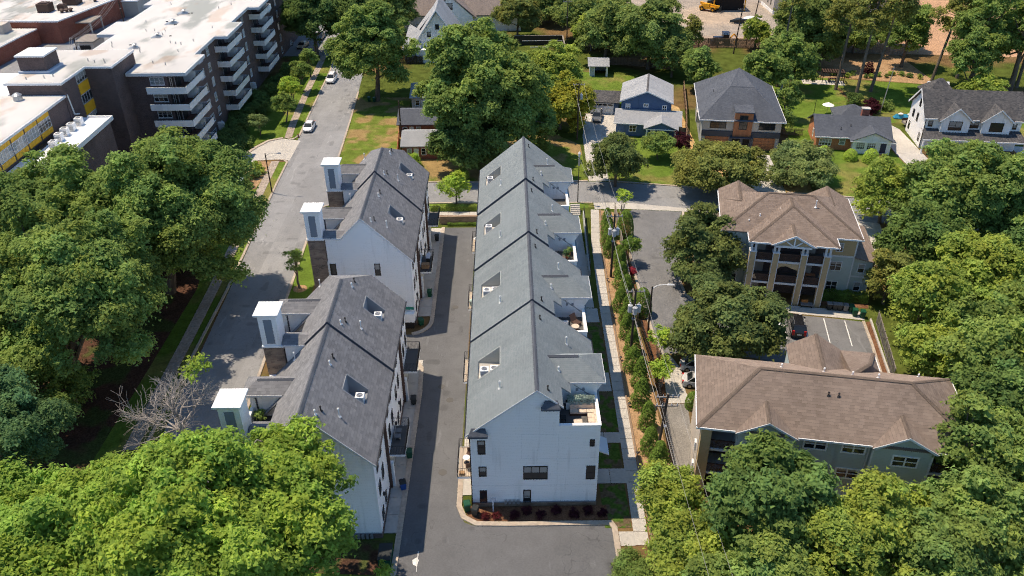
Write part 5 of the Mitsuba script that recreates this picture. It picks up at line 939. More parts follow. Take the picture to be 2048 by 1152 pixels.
def crown(c, r, rz, pal, seed, leaf=.34, dens=1.0, nl=None, low=-.45, gap=.0, tight=False):
    rg = np.random.default_rng(seed); c = np.asarray(c, float)
    n = nl or int(4+5.0*r**1.35); base = np.array(PAL[pal])
    # lobe centres spread over the crown's upper surface, at uneven depth
    k = np.arange(n)+.5; zc = 1-(1-low)*k/n; th = k*2.39996+rg.uniform(0, 6)
    d = np.stack([np.sqrt(np.maximum(0, 1-zc**2))*np.cos(th), np.sqrt(np.maximum(0, 1-zc**2))*np.sin(th), zc], 1)
    d = unit(d+rg.normal(size=d.shape)*.13)
    rl = r*1.9/math.sqrt(n)*rg.uniform(.65, 1.3, n)
    depth = rg.uniform(.58, .96, n) if not tight else rg.uniform(.8, .92, n)
    shape = 1+.16*np.sin(th*1.7+seed)
    L = c+d*depth[:, None]*shape[:, None]*(np.array([r, r, rz])-rl[:, None]*.45)
    keep = rg.random(n) > gap; L, rl, d = L[keep], rl[keep], d[keep]
    # each lobe carries tufts: small flat sprays of leaves with gaps between them
    m = np.clip((rl**2*9*dens).astype(int), 6, 46); li = np.repeat(np.arange(len(L)), m); M = len(li)
    q = unit(rg.normal(size=(M, 3))+d[li]*.6+[0, 0, .5]); tr = rl[li]*.40*rg.uniform(.6, 1.35, M)
    tc = L[li]+q*(rl[li]*rg.uniform(.62, 1.12, M))[:, None]*[1, 1, .85]
    cnt = np.maximum(5, (3.14*tr**2*1.55*dens**.5/(.45*leaf**2)).astype(int)); ti = np.repeat(np.arange(M), cnt); K = len(ti)
    o = rg.normal(size=(K, 3))*[.52, .52, .24]; p = tc[ti]+o*tr[ti, None]; p[:, 2] -= .22*tr[ti]*(o[:, 0]**2+o[:, 1]**2)
    nrm = q[ti]*.5+rg.normal(size=(K, 3))*.5+[0, 0, .75]+o*[.5, .5, 0]
    lobe_c = rg.uniform(.82, 1.18, len(L)); tuft_c = rg.uniform(.8, 1.22, M); warm = rg.uniform(-.1, .14, len(L)); tw = rg.uniform(-.08, .1, M)
    col = base*((lobe_c[li]*tuft_c)[ti]*rg.uniform(.78, 1.22, K))[:, None]*(1+(warm[li]+tw)[ti, None]*np.array([1, .35, -.4]))
    ki = np.repeat(np.arange(len(L)), np.maximum(4, (rl**2*26*dens/(leaf/.34)**2).astype(int))); J = len(ki)     # leaves inside the lobes
    w = unit(rg.normal(size=(J, 3))); p2 = L[ki]+w*(rl[ki]*rg.uniform(.2, .85, J))[:, None]*[1, 1, .8]
    p = np.vstack([p, p2]); nrm = np.vstack([nrm, w+[0, 0, .4]+rg.normal(size=(J, 3))*.6]); col = np.vstack([col, base*(lobe_c[ki]*rg.uniform(.75, 1.2, J))[:, None]])
    return leaf_mesh(p, nrm, leaf*rg.uniform(.65, 1.3, K+J), np.clip(col, .004, .8), rg), L
def limbs(mb, base, top, r0, L, rg, n=10):
    base, top = np.asarray(base, float), np.asarray(top, float)
    mid = (base+top)/2+rg.normal(size=3)*[.3, .3, 0]
    mb.path([base, base+(mid-base)*.5+rg.normal(size=3)*[.1, .1, 0], mid, top], r0, 8, r0*.35)
    for q in L[rg.permutation(len(L))[:n]]:
        s = base+(top-base)*rg.uniform(.35, .8); m = (s+q)/2+[0, 0, -.15*np.linalg.norm(q-s)]
        mb.path([s, m, q], r0*.38, 6, r0*.08)
NT = [0]
def tree(label, x, y, zc, r, rz, pal='mid', leaf=.34, dens=1.0, group=None, bx=None, by=None, r0=None, bark='bark', name='tree', n=10, **kw):
    NT[0] += 1; rg = np.random.default_rng(1000+NT[0])
    t = thing(name, label, 'tree', group)
    (v, f, col), L = crown((x, y, zc), r, rz, pal, 100+NT[0], leaf, dens, **kw)
    mb = MB(); limbs(mb, (x if bx is None else bx, y if by is None else by, -.1), (x, y, zc+rz*.35), r0 or max(.09, .03*(zc+rz)), L, rg, n)
    put(t, 'trunk', mb, bark); put(t, 'crown', (v, f), 'leaf', color=col)
    return t
def shrub(label, x, y, r, h, pal='mid', leaf=.14, group=None, name='shrub', dens=1.0, nl=None, z0=0.0, tight=False, cat='shrub'):
    NT[0] += 1; (v, f, col), L = crown((x, y, z0+h*.5), r, h*.55, pal, 100+NT[0], leaf, dens, nl=nl or 9, low=-.75, tight=tight)
    t = thing(name, label, cat, group); mb = MB(); rg = np.random.default_rng(NT[0])
    for q in range(4): mb.tube((x+rg.uniform(-.08, .08), y+rg.uniform(-.08, .08), z0-.02), L[rg.integers(len(L))], .03, .012, 5)
    put(t, 'stem', mb, 'bark'); put(t, 'foliage', (v, f), 'leaf', color=col)
    return t
def evergreen(label, x, y, r, h, group=None, pal='arb', leaf=.16, seed=None, z0=0.0, dome=False):
    NT[0] += 1; rg = np.random.default_rng(500+NT[0]); K = int(6.5*r*h/(.3*leaf**2)*.75)
    u = rg.random(K)**.8; a = rg.uniform(0, 6.283, K); prof = (np.sqrt(np.clip(1-u**2.2, 0, 1))*.97 if dome else (1-u)**.62*.92+.1)
    lump = 1+.2*np.sin(a*5+u*19+NT[0])*np.sin(u*31+a*2)+.1*np.sin(a*11+u*47)
    R = r*prof*lump*rg.uniform(.84, 1.05, K) if not dome else r*prof*rg.uniform(.93, 1.03, K)
    p = np.stack([x+R*np.cos(a), y+R*np.sin(a), z0+.05+u*h], 1)
    nrm = np.stack([np.cos(a), np.sin(a), np.full(K, .55)+u], 1)+rg.normal(size=(K, 3))*.5
    col = np.array(PAL[pal])*(rg.uniform(.7, 1.3, K)*(1+.18*np.sin(a*5+u*19+NT[0])))[:, None]
    t = thing('evergreen' if not dome else 'topiary', label, 'evergreen' if not dome else 'topiary', group)
    put(t, 'stem', MB().tube((x, y, 0), (x, y, z0+h*.8), .09, .03, 6), 'bark'); put(t, 'foliage', leaf_mesh(p, nrm, leaf*rg.uniform(.7, 1.3, K), np.clip(col, .004, .8), rg)[:2], 'leaf', color=np.repeat(np.clip(col, .004, .8), 3, 0))
    return t
for a, kw in (
 (('spreading green tree against the yellow panelled wing', -60.5, 98, 9.8, 7.8, 10.2, 'mid', .36), {}),
 (('broad green tree below the brick apartment block balconies, overhanging the street kerb', -41.0, 92, 12.8, 9.5, 10.8, 'mid', .34), dict(bx=-46.5, by=95)),
 (('rounded green tree in the middle of the clump along the main street', -51, 90, 11.2, 7.2, 10.2, 'mid', .36), {}),
 (('green tree at the back of the clump, beside the annex roof', -72, 112, 6.8, 7.4, 9.0, 'mid', .42), {}),
 (('green tree over the brown leaf litter', -50.4, 76.5, 12.6, 7.0, 10.6, 'mid', .34), dict(bx=-54, by=80)),
 (('slim green tree beside the brown leaf litter', -43.4, 79, 12.4, 4.4, 9.2, 'mid', .32), dict(bx=-47, by=82)),
 (('dark green tree with sunlit lower clumps above the leaf litter', -42.8, 69.6, 14.4, 6.3, 8.8, 'mid', .32), dict(bx=-49, by=70)),
 (('green tree rising behind the broad tree, below the entrance canopy', -50.5, 104, 6.2, 7.0, 8.2, 'mid', .38), {}),
 (('low green tree under the edge of the clump, above the feathery dark trees', -49.5, 67, 6.4, 5.0, 6.4, 'mid', .3), {}),
 (('shaded green tree behind the feathery dark tree', -57, 69, 7.0, 6.2, 8.4, 'mid', .38), {}),
 (('dense dark green tree with feathery clumps at the street side', -43, 52.5, 12.4, 4.6, 6.8, 'blue', .22), {}),
 (('dark green tree with feathery clumps standing behind its taller twin', -50.5, 60, 8.4, 4.4, 6.4, 'blue', .24), {})):
    tree(*a, **kw)
# the bright oak by the townhouse gable: several crowns on big limbs
def big_oak():
    t = thing('oak_tree', 'huge bright yellow green oak spreading over the street in front of the townhouse gable', 'tree')
    V, F, CC, n, LL = [], [], [], 0, []
    for j, (c, r, rz, kw) in enumerate((((-23.6, 41.2, 15.4), 6.6, 5.6, {}), ((-17.6, 44.0, 13.0), 5.2, 4.6, {}), ((-32.5, 39.6, 12.6), 8.2, 4.6, {}), ((-20.5, 36.4, 12.6), 6.2, 6.2, {}), ((-27.5, 43.5, 13.8), 4.4, 3.2, {}), ((-17.3, 49.8, 14.6), 1.8, 1.0, dict(gap=.2)), ((-15.9, 48.9, 13.4), 1.5, 1.1, dict(gap=.2)), ((-19.6, 49.0, 14.2), 2.0, 1.4, dict(gap=.3)), ((-40, 37.0, 12.6), 5.5, 4.5, {}), ((-15.2, 42.2, 11.2), 3.6, 4.6, {}))):
        (v, f, col), L = crown(c, r, rz, 'oak', 40+j, .30, .8, **{'gap': .10, **kw}); V.append(v); F.append(f+n); CC.append(col); n += len(v); LL.append(L)
    rg = np.random.default_rng(3); mb = MB(); root = np.array([-25.5, 41, 0.0])
    mb.path([root-[0, 0, .2], root+[.3, .2, 4.5], root+[.2, .3, 8]], .75, 10, .5)
    for L in LL:
        c = L.mean(0); s = root+[.2, .2, rg.uniform(5, 8)]; mb.path([s, (s+c)/2+[0, 0, .6], c+[0, 0, .3]], .3, 7, .12)
        for q in L[:: max(1, len(L)//9)]: mb.path([c, (c+q)/2+rg.normal(size=3)*.3, q+unit(q-c)*.35], .1, 5, .03)
    put(t, 'trunk', mb, 'pale_bark'); put(t, 'crown', (np.vstack(V), np.vstack(F)), 'leaf', color=np.vstack(CC))
big_oak()
def twigs(mb, p, d, L, r, rg, depth):
    q = p+d*L; m = (p+q)/2+rg.normal(size=3)*L*.06
    mb.tube(p, m, r, r*.85, 5).tube(m, q, r*.85, r*.68, 5)
    if depth == 0: return
    for _ in range(3 if depth > 1 else 4):
        nd = unit(d+rg.normal(size=3)*.55+[0, 0, .05]); twigs(mb, q if rg.random() < .6 else m, nd, L*rg.uniform(.6, .85), r*.6, rg, depth-1)
def bare_tree():
    rg = np.random.default_rng(21); t = thing('bare_tree', 'leafless grey tree with a tangle of pale twigs in front of the white chimney towers', 'tree'); mb = MB()
    b = np.array([-26.6, 51.9, 0.0]); s = b+[-2.4, 2.6, 11.8]; mb.path([b, b+[-1, .9, 6], s], .28, 8, .2)
    for d in ((-.75, .35, .55), (-.45, .55, .7), (-.95, .1, .35), (-.1, .6, .8), (.35, .55, .75), (-.6, .7, .35), (.1, .2, .95), (-.85, .5, .2), (-.3, .3, .9)): twigs(mb, s-rg.uniform(0, 1.2)*np.array([-.3, .3, 1.2]), unit(np.array(d)), 2.2, .10, rg, 4)
    put(t, 'trunk', mb, 'pale_bark')
    (v, f, col), L = crown((-27.4, 57, 16.2), .9, .6, 'oak', 77, .24, .5, nl=4); put(t, 'crown', (v, f), 'leaf', color=col)
bare_tree()
G = 'trees of the wood beside the apartment houses'
for a in (
 ('dark green maple hiding the wall of the long sage apartment house', 21.0, 47.6, 8.7, 5.0, 6.2, 'maple', .36),
 ('yellow green tree at the lower end of the evergreen row', 14.4, 51.2, 4.9, 2.9, 3.6, 'lime', .26),
 ('yellow green tree beside the dark fence, below the evergreen row', 15.4, 46.0, 4.6, 3.9, 3.0, 'lime', .28),
 ('bright yellow green tree under the gabled bay of the sage apartment house', 29.3, 45.2, 7.4, 3.9, 5.0, 'lime', .3),
 ('small dark green tree with open twigs between brighter crowns', 20.4, 41, 7.9, 3.6, 3.2, 'mid', .3),
 ('mid green tree beside the right hand porch of the sage apartment house'.replace('right hand', 'covered'), 41.9, 54.6, 7.8, 3.9, 6.0, 'mid', .34),
 ('tall mid green tree in front of the covered porch tree', 38.6, 46.5, 6.8, 4.3, 5.6, 'mid', .34),
 ('mid green tree at the brown roof corner of the sage apartment house', 49.8, 66, 7.8, 4.6, 7.2, 'mid', .36),
 ('yellowish tree beside the lattice fence of the parking lot', 47.6, 73.0, 4.6, 3.7, 4.2, 'lime', .34),
 ('yellow green tree behind the green bins', 50.2, 82.5, 6.0, 4.2, 5.6, 'lime', .34),
 ('yellow green tree in the wood behind the bin tree', 60.5, 88, 5.0, 6.2, 5.6, 'lime', .38),
 ('big green tree below the white farmhouse', 66.4, 107, 7.4, 8.8, 8.6, 'mid', .40),
 ('light yellow green tree below the bungalow lawn, in front of the side street', 58.0, 113, 5.2, 5.0, 5.6, 'lime', .32),
 ('dark maple between the apartment house wing and the farmhouse trees', 57.2, 98, 5.0, 5.0, 6.0, 'maple', .4),
 ('green tree below the white farmhouse driveway', 72.5, 101, 4.8, 6.0, 6.6, 'mid', .4),
 ('mid green tree filling the wood beside the lattice fence', 54.5, 76, 5.0, 4.6, 5.2, 'mid', .36),
 ('mid green tree deep in the wood', 62, 78, 4.6, 5.2, 5.6, 'mid', .38),
 ('lime coloured tree deep in the wood', 57, 69.5, 5.2, 4.4, 5.8, 'lime', .36),
 ('dark tree low in the wood', 46.3, 60.5, 6.6, 4.2, 6.0, 'maple', .36),
 ('pale green tree at the edge of the wood', 47.3, 54, 6.0, 4.2, 5.6, 'mid', .34),
 ('yellow tipped tree between the dark maple and the bright tree', 24.8, 42, 7.2, 3.6, 4.8, 'lime', .28),
 ('green tree behind the watercourse of the wood'.replace('watercourse', 'middle'), 33.5, 42.6, 6.4, 3.6, 5.2, 'mid', .3),
 ('dark leaved tree standing low between the bright crowns', 16.6, 41.6, 5.2, 3.2, 3.6, 'mid', .28),
 ('lime tree standing low in front of the sage bay', 33.6, 48.6, 4.6, 3.2, 4.4, 'lime', .28),
 ('green tree below the far end of the farmhouse porch', 79, 112, 5.5, 6.2, 6.2, 'mid', .42),
 ('dark maple with open crown against the parking pad', 67.5, 92, 4.4, 4.6, 5.6, 'maple', .4),
 ('small olive tree against the apartment house side wing', 49.6, 90.2, 4.4, 3.1, 4.2, 'olive', .3)):
    tree(*[q for q in a if not isinstance(q, dict)], **(a[-1] if isinstance(a[-1], dict) else {}))
for a in (
 ('dark glossy tree leaning over the apartment driveway', 26.8, 96, 5.3, 5.2, 5.8, 'magnolia', .34),
 ('dark glossy tree between the driveway and the parking lot', 25.6, 77.6, 5.8, 6.0, 5.4, 'magnolia', .34),
 ('round olive crowned tree in front of the modern house', 35.1, 123.6, 4.4, 7.4, 3.9, 'olive', .34, .85, {'gap': .12}),
 ('low spreading tree in front of the bungalow', 50.4, 128.5, 2.9, 6.0, 3.2, 'silver', .3, .85, {'gap': .15}),
 ('dark reddish green tree beside the concrete driveway of the blue house', 18.3, 127.4, 5.2, 4.3, 4.6, 'magnolia', .32),
 ('small dark red maple beside the modern house', 31.6, 140.2, 2.6, 1.8, 2.2, 'plum', .26),
 ('small bright green tree in front of the blue house porch', 27.4, 138.6, 3.2, 2.9, 1.7, 'mid', .28),
 ('huge green oak between the side street and the white gabled house', -5.0, 138.5, 12.2, 10.6, 13.0, 'mid', .46),
 ('green tree filling the gap beside the huge oak', 1.8, 141, 8.6, 7.0, 9.6, 'mid', .46),
 ('shaded low tree at the foot of the huge oak', -7.2, 133.5, 5.2, 6.2, 4.6, 'deep', .42),
 ('big green tree on the corner of the main street and the dry lawn', -28.2, 172, 10.5, 8.4, 10.2, 'mid', .46),
 ('dark tree behind the lawn at the end of the main street', -47.8, 206, 10.0, 7.6, 8.6, 'deep', .5),
 ('second dark tree behind the parked cars', -40.5, 219, 9.0, 7, 8.4, 'deep', .5),
 ('golden green tree beside the concrete driveway of the blue house garage', 10.4, 154, 5.2, 6.0, 5.6, 'gold', .42),
 ('green tree between the golden tree and the open fronted shed', 9.2, 173, 6.0, 6.8, 5.4, 'lime', .42),
 ('tall pale green tree behind the dark pen', 18.5, 217, 6.4, 5.6, 5.2, 'far', .46),
 ('grey green tree left of the dark pen'.replace('left of', 'beside'), 3.0, 220, 6.4, 5.6, 5.8, 'olive', .46),
 ('broad green tree behind the garden shed', 24.0, 198, 8.0, 6.4, 7.6, 'far', .46),
 ('broad dark topped tree behind the blue house', 33.6, 192, 8.4, 8.0, 8.8, 'far', .46),
 ('leafy tree hanging over the brown fence behind the blue house', 38.2, 186, 4.8, 4.6, 5.0, 'far', .42),
 ('young round tree behind the modern house', 42.2, 177, 5.0, 4.0, 4.6, 'mid', .38),
 ('slim tree at the edge of the construction yard', 46.4, 206.5, 5.0, 2.7, 4.4, 'olive', .4),
 ('yellow green tree beside the dark digger', 62.8, 206.5, 4.6, 3.4, 3.6, 'lime', .4),
 ('broad tree behind the ridge of the modern house', 54.6, 172, 5.5, 4.6, 5.5, 'mid', .4),
 ('huge bushy green tree behind the patio', 71.5, 195, 10.2, 8.0, 10.6, 'far', .42),
 ('low leafy tree above the grey wooden fence', 86.5, 203, 4.6, 6.0, 4.4, 'mid', .42),
 ('second leafy tree above the grey wooden fence', 97, 206, 6, 6.4, 5.6, 'mid', .42),
 ('dense tree beyond the fence and the pines', 80, 206, 6, 6.4, 6, 'far', .42),
 ('tall leafy tree at the end of the mulch bank', 97.2, 168, 9.2, 4.2, 6.2, 'mid', .42),
 ('green tree beside the ridge of the modern house', 62.7, 176, 6.1, 5.2, 6.9, 'mid', .4),
 ('light green shrubby tree between the modern house and the back lawn', 56.3, 158, 4.4, 2.4, 4.8, 'mid', .34),
 ('small shrubby tree between the modern house and the picket fence', 53.6, 150.5, 2.6, 1.7, 2.7, 'mid', .3),
 ('tree overhanging the patio furniture', 64.0, 189, 5.6, 4.4, 5.6, 'far', .42),
 ('tree behind the striped pergola', 74.5, 192.5, 5.2, 4.4, 5.4, 'far', .42),
 ('tree behind the grey wooden fence', 85.5, 206, 4.4, 4.8, 4.0, 'far', .44),
 ('leafy tree at the end of the grey wooden fence', 94, 192, 8.2, 4.6, 7.0, 'mid', .44),
 ('dense dark tree behind the white farmhouse', 100.5, 173, 12, 5.6, 10.6, 'mid', .42),
 ('dense dark tree at the far corner of the farmhouse garden', 109, 172, 12.6, 6.0, 11, 'mid', .44),
 ('light shrubby tree behind the farmhouse ridge', 98.4, 163.6, 3.6, 3.8, 3.6, 'lime', .4),
 ('tree in the hedge line behind the long taupe house', 12, 236, 4.6, 6.4, 5.0, 'far', .5),
 ('second tree in the hedge line behind the long taupe house', 25, 228, 5, 6.6, 5.4, 'far', .5),
 ('tree beside the construction yard gravel', 30.5, 216, 5, 5.4, 5.2, 'far', .48),
 ('bushy tree in the back corner of the blue house garden', 21.5, 208, 5.6, 4.6, 5.0, 'lime', .46),
 ('bushy dark tree behind the blue house garden', 29.5, 206, 6, 5, 6, 'deep', .46),
 ('tree beyond the end of the main street', -29, 222, 7, 6, 7, 'far', .5),
 ('tree beside the long taupe house', -33, 208, 5, 4, 5, 'mid', .46)):
    tree(*[q for q in a if not isinstance(q, dict)], **(a[-1] if isinstance(a[-1], dict) else {}))
for a in (('small round silvery green tree on the apartment lawn', -48.7, 152.4, 2.9, 1.7, 1.6, 'silver', .2), ('slender young green tree on the apartment lawn beside the pavement', -45.2, 159.5, 4.2, 2.1, 2.0, 'mid', .24), ('yellow green young tree on the apartment lawn', -45.6, 168.5, 4.3, 2.6, 2.0, 'bright', .26),
 ('young green tree beyond the yellow green one on the apartment lawn', -45.4, 178.5, 4.8, 2.3, 2.3, 'mid', .28), ('young tree at the far end of the apartment lawn', -46, 189, 4.6, 1.9, 2.0, 'mid', .28),
 ('small bright lime green tree beside the side street hedge', -8.4, 120.6, 3.4, 2.1, 2.2, 'bright', .26), ('thin young tree in a mulch ring beside the main street', -28.9, 95.6, 4.2, 1.3, 2.5, 'mid', .2)):
    tree(*a, name='young_tree', n=7)
solo('mulch_ring', 'round mulch ring under the thin young tree', 'mulch ring', MB().tube((-28.9, 95.6, 0), (-28.9, 95.6, .1), 1.0, .85, 18), 'mulch')
for i, (x, y, zc, l) in enumerate(((18.3, 117.3, 2.9, 'small crape myrtle at the mouth of the apartment driveway'), (17.4, 101.2, 3.0, 'small crape myrtle beside the red flowering bush'), (17.9, 79.0, 2.9, 'small crape myrtle at the bend of the concrete drive'), (17.3, 73.4, 2.6, 'small crape myrtle beside the gravel strip'))):
    t = thing('crape_myrtle', l, 'tree'); (v, f, col), L = crown((x, y, zc), 1.45, 1.35, 'bright' if i != 1 else 'arb', 300+i, .22, .7, nl=16, low=-.45, gap=.18)
    mb = MB(); 
    for q in range(5): mb.path([(x+.1*math.cos(q*1.3), y+.1*math.sin(q*1.3), 0), (x+.35*math.cos(q*1.3), y+.35*math.sin(q*1.3), zc*.55), L[q*2]], .05, 5, .02)
    put(t, 'trunk', mb, 'pale_bark'); put(t, 'crown', (v, f), 'leaf', color=col)
# pines with bare lower trunks
def pine(label, x, y, h, lean, seed, r=4.2, z0=.5, nl=26, pal='olive', bark='bark'):
    rg = np.random.default_rng(seed); t = thing('pine_tree', label, 'tree'); mb = MB(); top = np.array([x+lean[0], y+lean[1], h])
    mb.path([(x, y, -.2), (x+lean[0]*.3, y+lean[1]*.3, h*.35), (x+lean[0]*.6, y+lean[1]*.6, h*.7), top], .38, 9, .1)
    V, F, CC, n = [], [], [], 0
    for j in range(nl):
        u = z0+(1-z0)*j/nl; a = rg.uniform(0, 6.28); L = r*(1.15-u)*rg.uniform(.6, 1.2)/(1.15-z0); s = np.array([x, y, 0])*(1-u)+top*u; s[2] = h*u
        e = s+[L*math.cos(a), L*math.sin(a), rg.uniform(-.2, .8)]; mb.path([s, (s+e)/2+[0, 0, .2], e], .07, 5, .03)
        (v, f, c_), _ = crown(e, 1.25, .7, pal, seed*50+j, .38, .55, nl=4, low=-.2); V.append(v); F.append(f+n); CC.append(c_); n += len(v)
    put(t, 'trunk', mb, bark); put(t, 'crown', (np.vstack(V), np.vstack(F)), 'leaf', color=np.vstack(CC))
for a in (('tall pine with a bare grey trunk behind the modern house', 60.5, 178.5, 20, (1.5, 3), 1, 2.0, .84, 5), ('tall pine at the edge of the back lawn, thickest trunk of the three', 75.2, 170.5, 25, (1.2, 1), 2, 4.4, .55, 26), ('tall pine leaning over the mulch bank', 80.0, 174.5, 24, (3.5, 2), 3, 4.2, .6, 20), ('tall pine behind the patio', 72.8, 176, 25, (1.5, 1.5), 4, 4.4, .5, 28),
          ('leaning pine at the end of the grey wooden fence', 94.6, 178, 21, (4.0, 2), 5, 3.6, .6, 16), ('tall dark pine beyond the farmhouse roof', 103, 183, 24, (1, 1), 6, 4.2, .4, 26), ('tall dark pine in the corner of the farmhouse garden', 113, 176, 24, (0, 1), 7, 4.4, .4, 26)): pine(*a)
t = thing('dead_trunk', 'pale leaning bare trunk behind the modern house', 'tree trunk'); put(t, 'trunk', MB().path([(58.6, 171.5, 0), (60.4, 173.5, 3.4), (63.6, 176.8, 8.2)], .26, 8, .12).path([(61.6, 174.8, 5.2), (61.2, 177, 8.8)], .12, 6, .05), 'pale_bark')
ORD = ['first', 'second', 'third', 'fourth', 'fifth', 'sixth', 'seventh', 'eighth', 'ninth', 'tenth', 'eleventh', 'twelfth', 'thirteenth', 'fourteenth', 'fifteenth', 'sixteenth', 'seventeenth', 'eighteenth', 'nineteenth']
# evergreen row on the mulch bank, clipped shrubs
rows = [(15.1, 112.6), (14.9, 109.4), (14.75, 106.6), (14.6, 103.8), (15.6, 100.9), (15.5, 98.0), (15.2, 95.2), (15.5, 92.4), (15.0, 89.6), (15.6, 86.6), (15.1, 83.4), (15.4, 80.2), (15.0, 76.8), (15.4, 73.6), (15.0, 70.2), (15.2, 66.6), (14.9, 62.9), (15.3, 59.8), (14.9, 57.0)]
for i, (x, y) in enumerate(rows): evergreen(f'bushy evergreen on the sunlit mulch bank, {ORD[i]} of the row from the side street', x+(.15 if y > 90 else -.5), y, 1.02+.25*((i*7) % 5)/5, 3.3+1.2*((i*3) % 4)/4, 'evergreens along the mulch bank')
evergreen('clipped cone shaped shrub beside the mouth of the apartment driveway', 17.6, 109.2, 1.4, 4.6, None, 'arb', .15, dome=True)
evergreen('clipped round shrub beside the arm lamp of the apartment driveway', 17.2, 88.4, 1.35, 4.0, None, 'arb', .15, dome=True)
evergreen('clipped round shrub at the corner of the gravel strip', 20.2, 69.8, .85, 2.1, None, 'arb', .14, dome=True)
for x, y, r, h, l in ((57.6, 138.6, 1.25, 2.3, 'round clipped shrub at the brick end of the bungalow'), (62.2, 137.6, 1.3, 2.0, 'round clipped shrub under the bungalow window'), (65.4, 136.4, 1.5, 2.5, 'large round clipped shrub beside the bungalow front bay')): evergreen(l, x, y, r, h, None, 'bright', .2, dome=True)
for x, y, r, h, p_, l in ((17.3, 98.6, .6, .9, 'rose', 'red flowering bush beside the apartment driveway'), (-45.2, 136.2, .9, 1.6, 'bright', 'bright green shrub in the mulch island'), (-44.4, 134.6, 1.1, 1.0, 'lime', 'low yellow green shrub in the mulch island'), (-44.6, 132.6, 1.1, 1.1, 'deep', 'dark clipped shrub beside the white post'), (-46.4, 131.2, 1.2, 1.5, 'deep', 'dark shrub behind the transformer box'), (-45.6, 129.9, 1.0, 1.3, 'deep', 'dark shrub beside the transformer box'), (-44.4, 128.6, .6, .7, 'deep', 'small dark shrub beside the pavement'), (-46.6, 127.6, .8, .8, 'deep', 'dark shrub under the tree edge beside the transformer box'),
    (33.0, 136.8, 1.3, 1.4, 'deep', 'dark round shrub below the red maple'), (-3.7, 63.6, .3, .7, 'mid', 'small potted plant by the alley'), (-8, 130.9, 1.4, 1.8, 'lime', 'lime green shrub under the huge oak'), (-17.4, 136, 1.4, 2.4, 'bright', 'bright green bush beside the small brick house'), (-25.7, 56.2, .9, 1.8, 'mid', 'green bush on the street side of the chimney towers'), (-25.9, 62.6, .9, 1.5, 'mid', 'green bush between two chimney towers'), (10.2, 47.4, 1.6, 1.9, 'mid', 'dark green bush at the end of the concrete walk'), (11.4, 45.8, 1.5, 2.2, 'mid', 'taller green bush at the end of the concrete walk'), (-10.9, 46.2, .9, 3.6, 'oak', 'yellow green upright shrub at the alley kerb'), (-10.2, 44.6, .8, 2.2, 'gold', 'reddish yellow shrub at the alley kerb'), (-23.3, 58.0, .5, 1.0, 'mid', 'potted plant on the roof terrace beside the chimney tower')):
    shrub(l, x, y, r, h, p_, leaf=.16, z0=9.35 if 'roof terrace' in l else 0.0)
for i, (x, y, h) in enumerate(((-54, 146, 2.4), (-53.4, 150, 2.6), (-53.8, 154, 2.2), (-51.6, 143, 1.8), (-52.8, 139.4, 2.2), (-55, 136, 2.4), (-54.6, 160, 2.4), (-51.8, 165, 2.2), (-53.8, 171, 2.4), (-51.6, 176, 2.0), (-51.4, 183, 2.2), (-50.4, 190, 2.6), (-51.2, 147.4, 1.4), (-54.5, 165.5, 1.6))): shrub(f'dark overgrown shrub at the foot of the apartment block, {ORD[i]} of its clump', x, y, 2.3, h, 'deep', .3, 'shrubs at the foot of the apartment block', nl=14)
for i, x in enumerate((-2.5, -1.5)): shrub(['small dark red shrub in sun near the green bins', 'small dark red shrub in sun beside the white post sign'][i], x, 54.15, .42, .6, 'red', .1)
for i, (x, y) in enumerate(((.2, 54.2), (1.4, 54.75), (2.7, 54.25), (4.2, 54.75), (5.9, 54.25), (7.3, 54.7), (8.6, 54.3))): shrub(f'small dark purple shrub in the shaded gable bed, {ORD[i]} from the post sign', x, y, .45, .6, 'plum', .11, 'purple shrubs in the shaded bed')
rg = np.random.default_rng(8)
for i in range(13): x = 73.5+1.75*i; shrub(f'small shrub on the bare mulch bank, {ORD[i]} from the pines', x+rg.uniform(-.4, .4), 186+rg.uniform(-1.6, 3.4)-.25*i, .45+.3*rg.random(), .7+.5*rg.random(), ('lime', 'mid', 'deep')[i % 3], .2, 'shrubs on the mulch bank', nl=6)
shrub('dark purple bush in the middle of the bare mulch bank', 84.2, 187, 1.3, 2.4, 'plum', .22, nl=12); shrub('purple leaved bush behind the bungalow', 74.8, 161.5, 1.9, 2.6, 'plum', .24, nl=14); shrub('dark bush beside the pine at the back lawn', 73.2, 166.5, 1.6, 2.4, 'deep', .24, nl=12)
shrub('leafy bush behind the farmhouse drive', 79.0, 163.5, 1.7, 1.7, 'mid', .24, nl=12)
hb, n = [], 0; V, F, CC = [], [], []
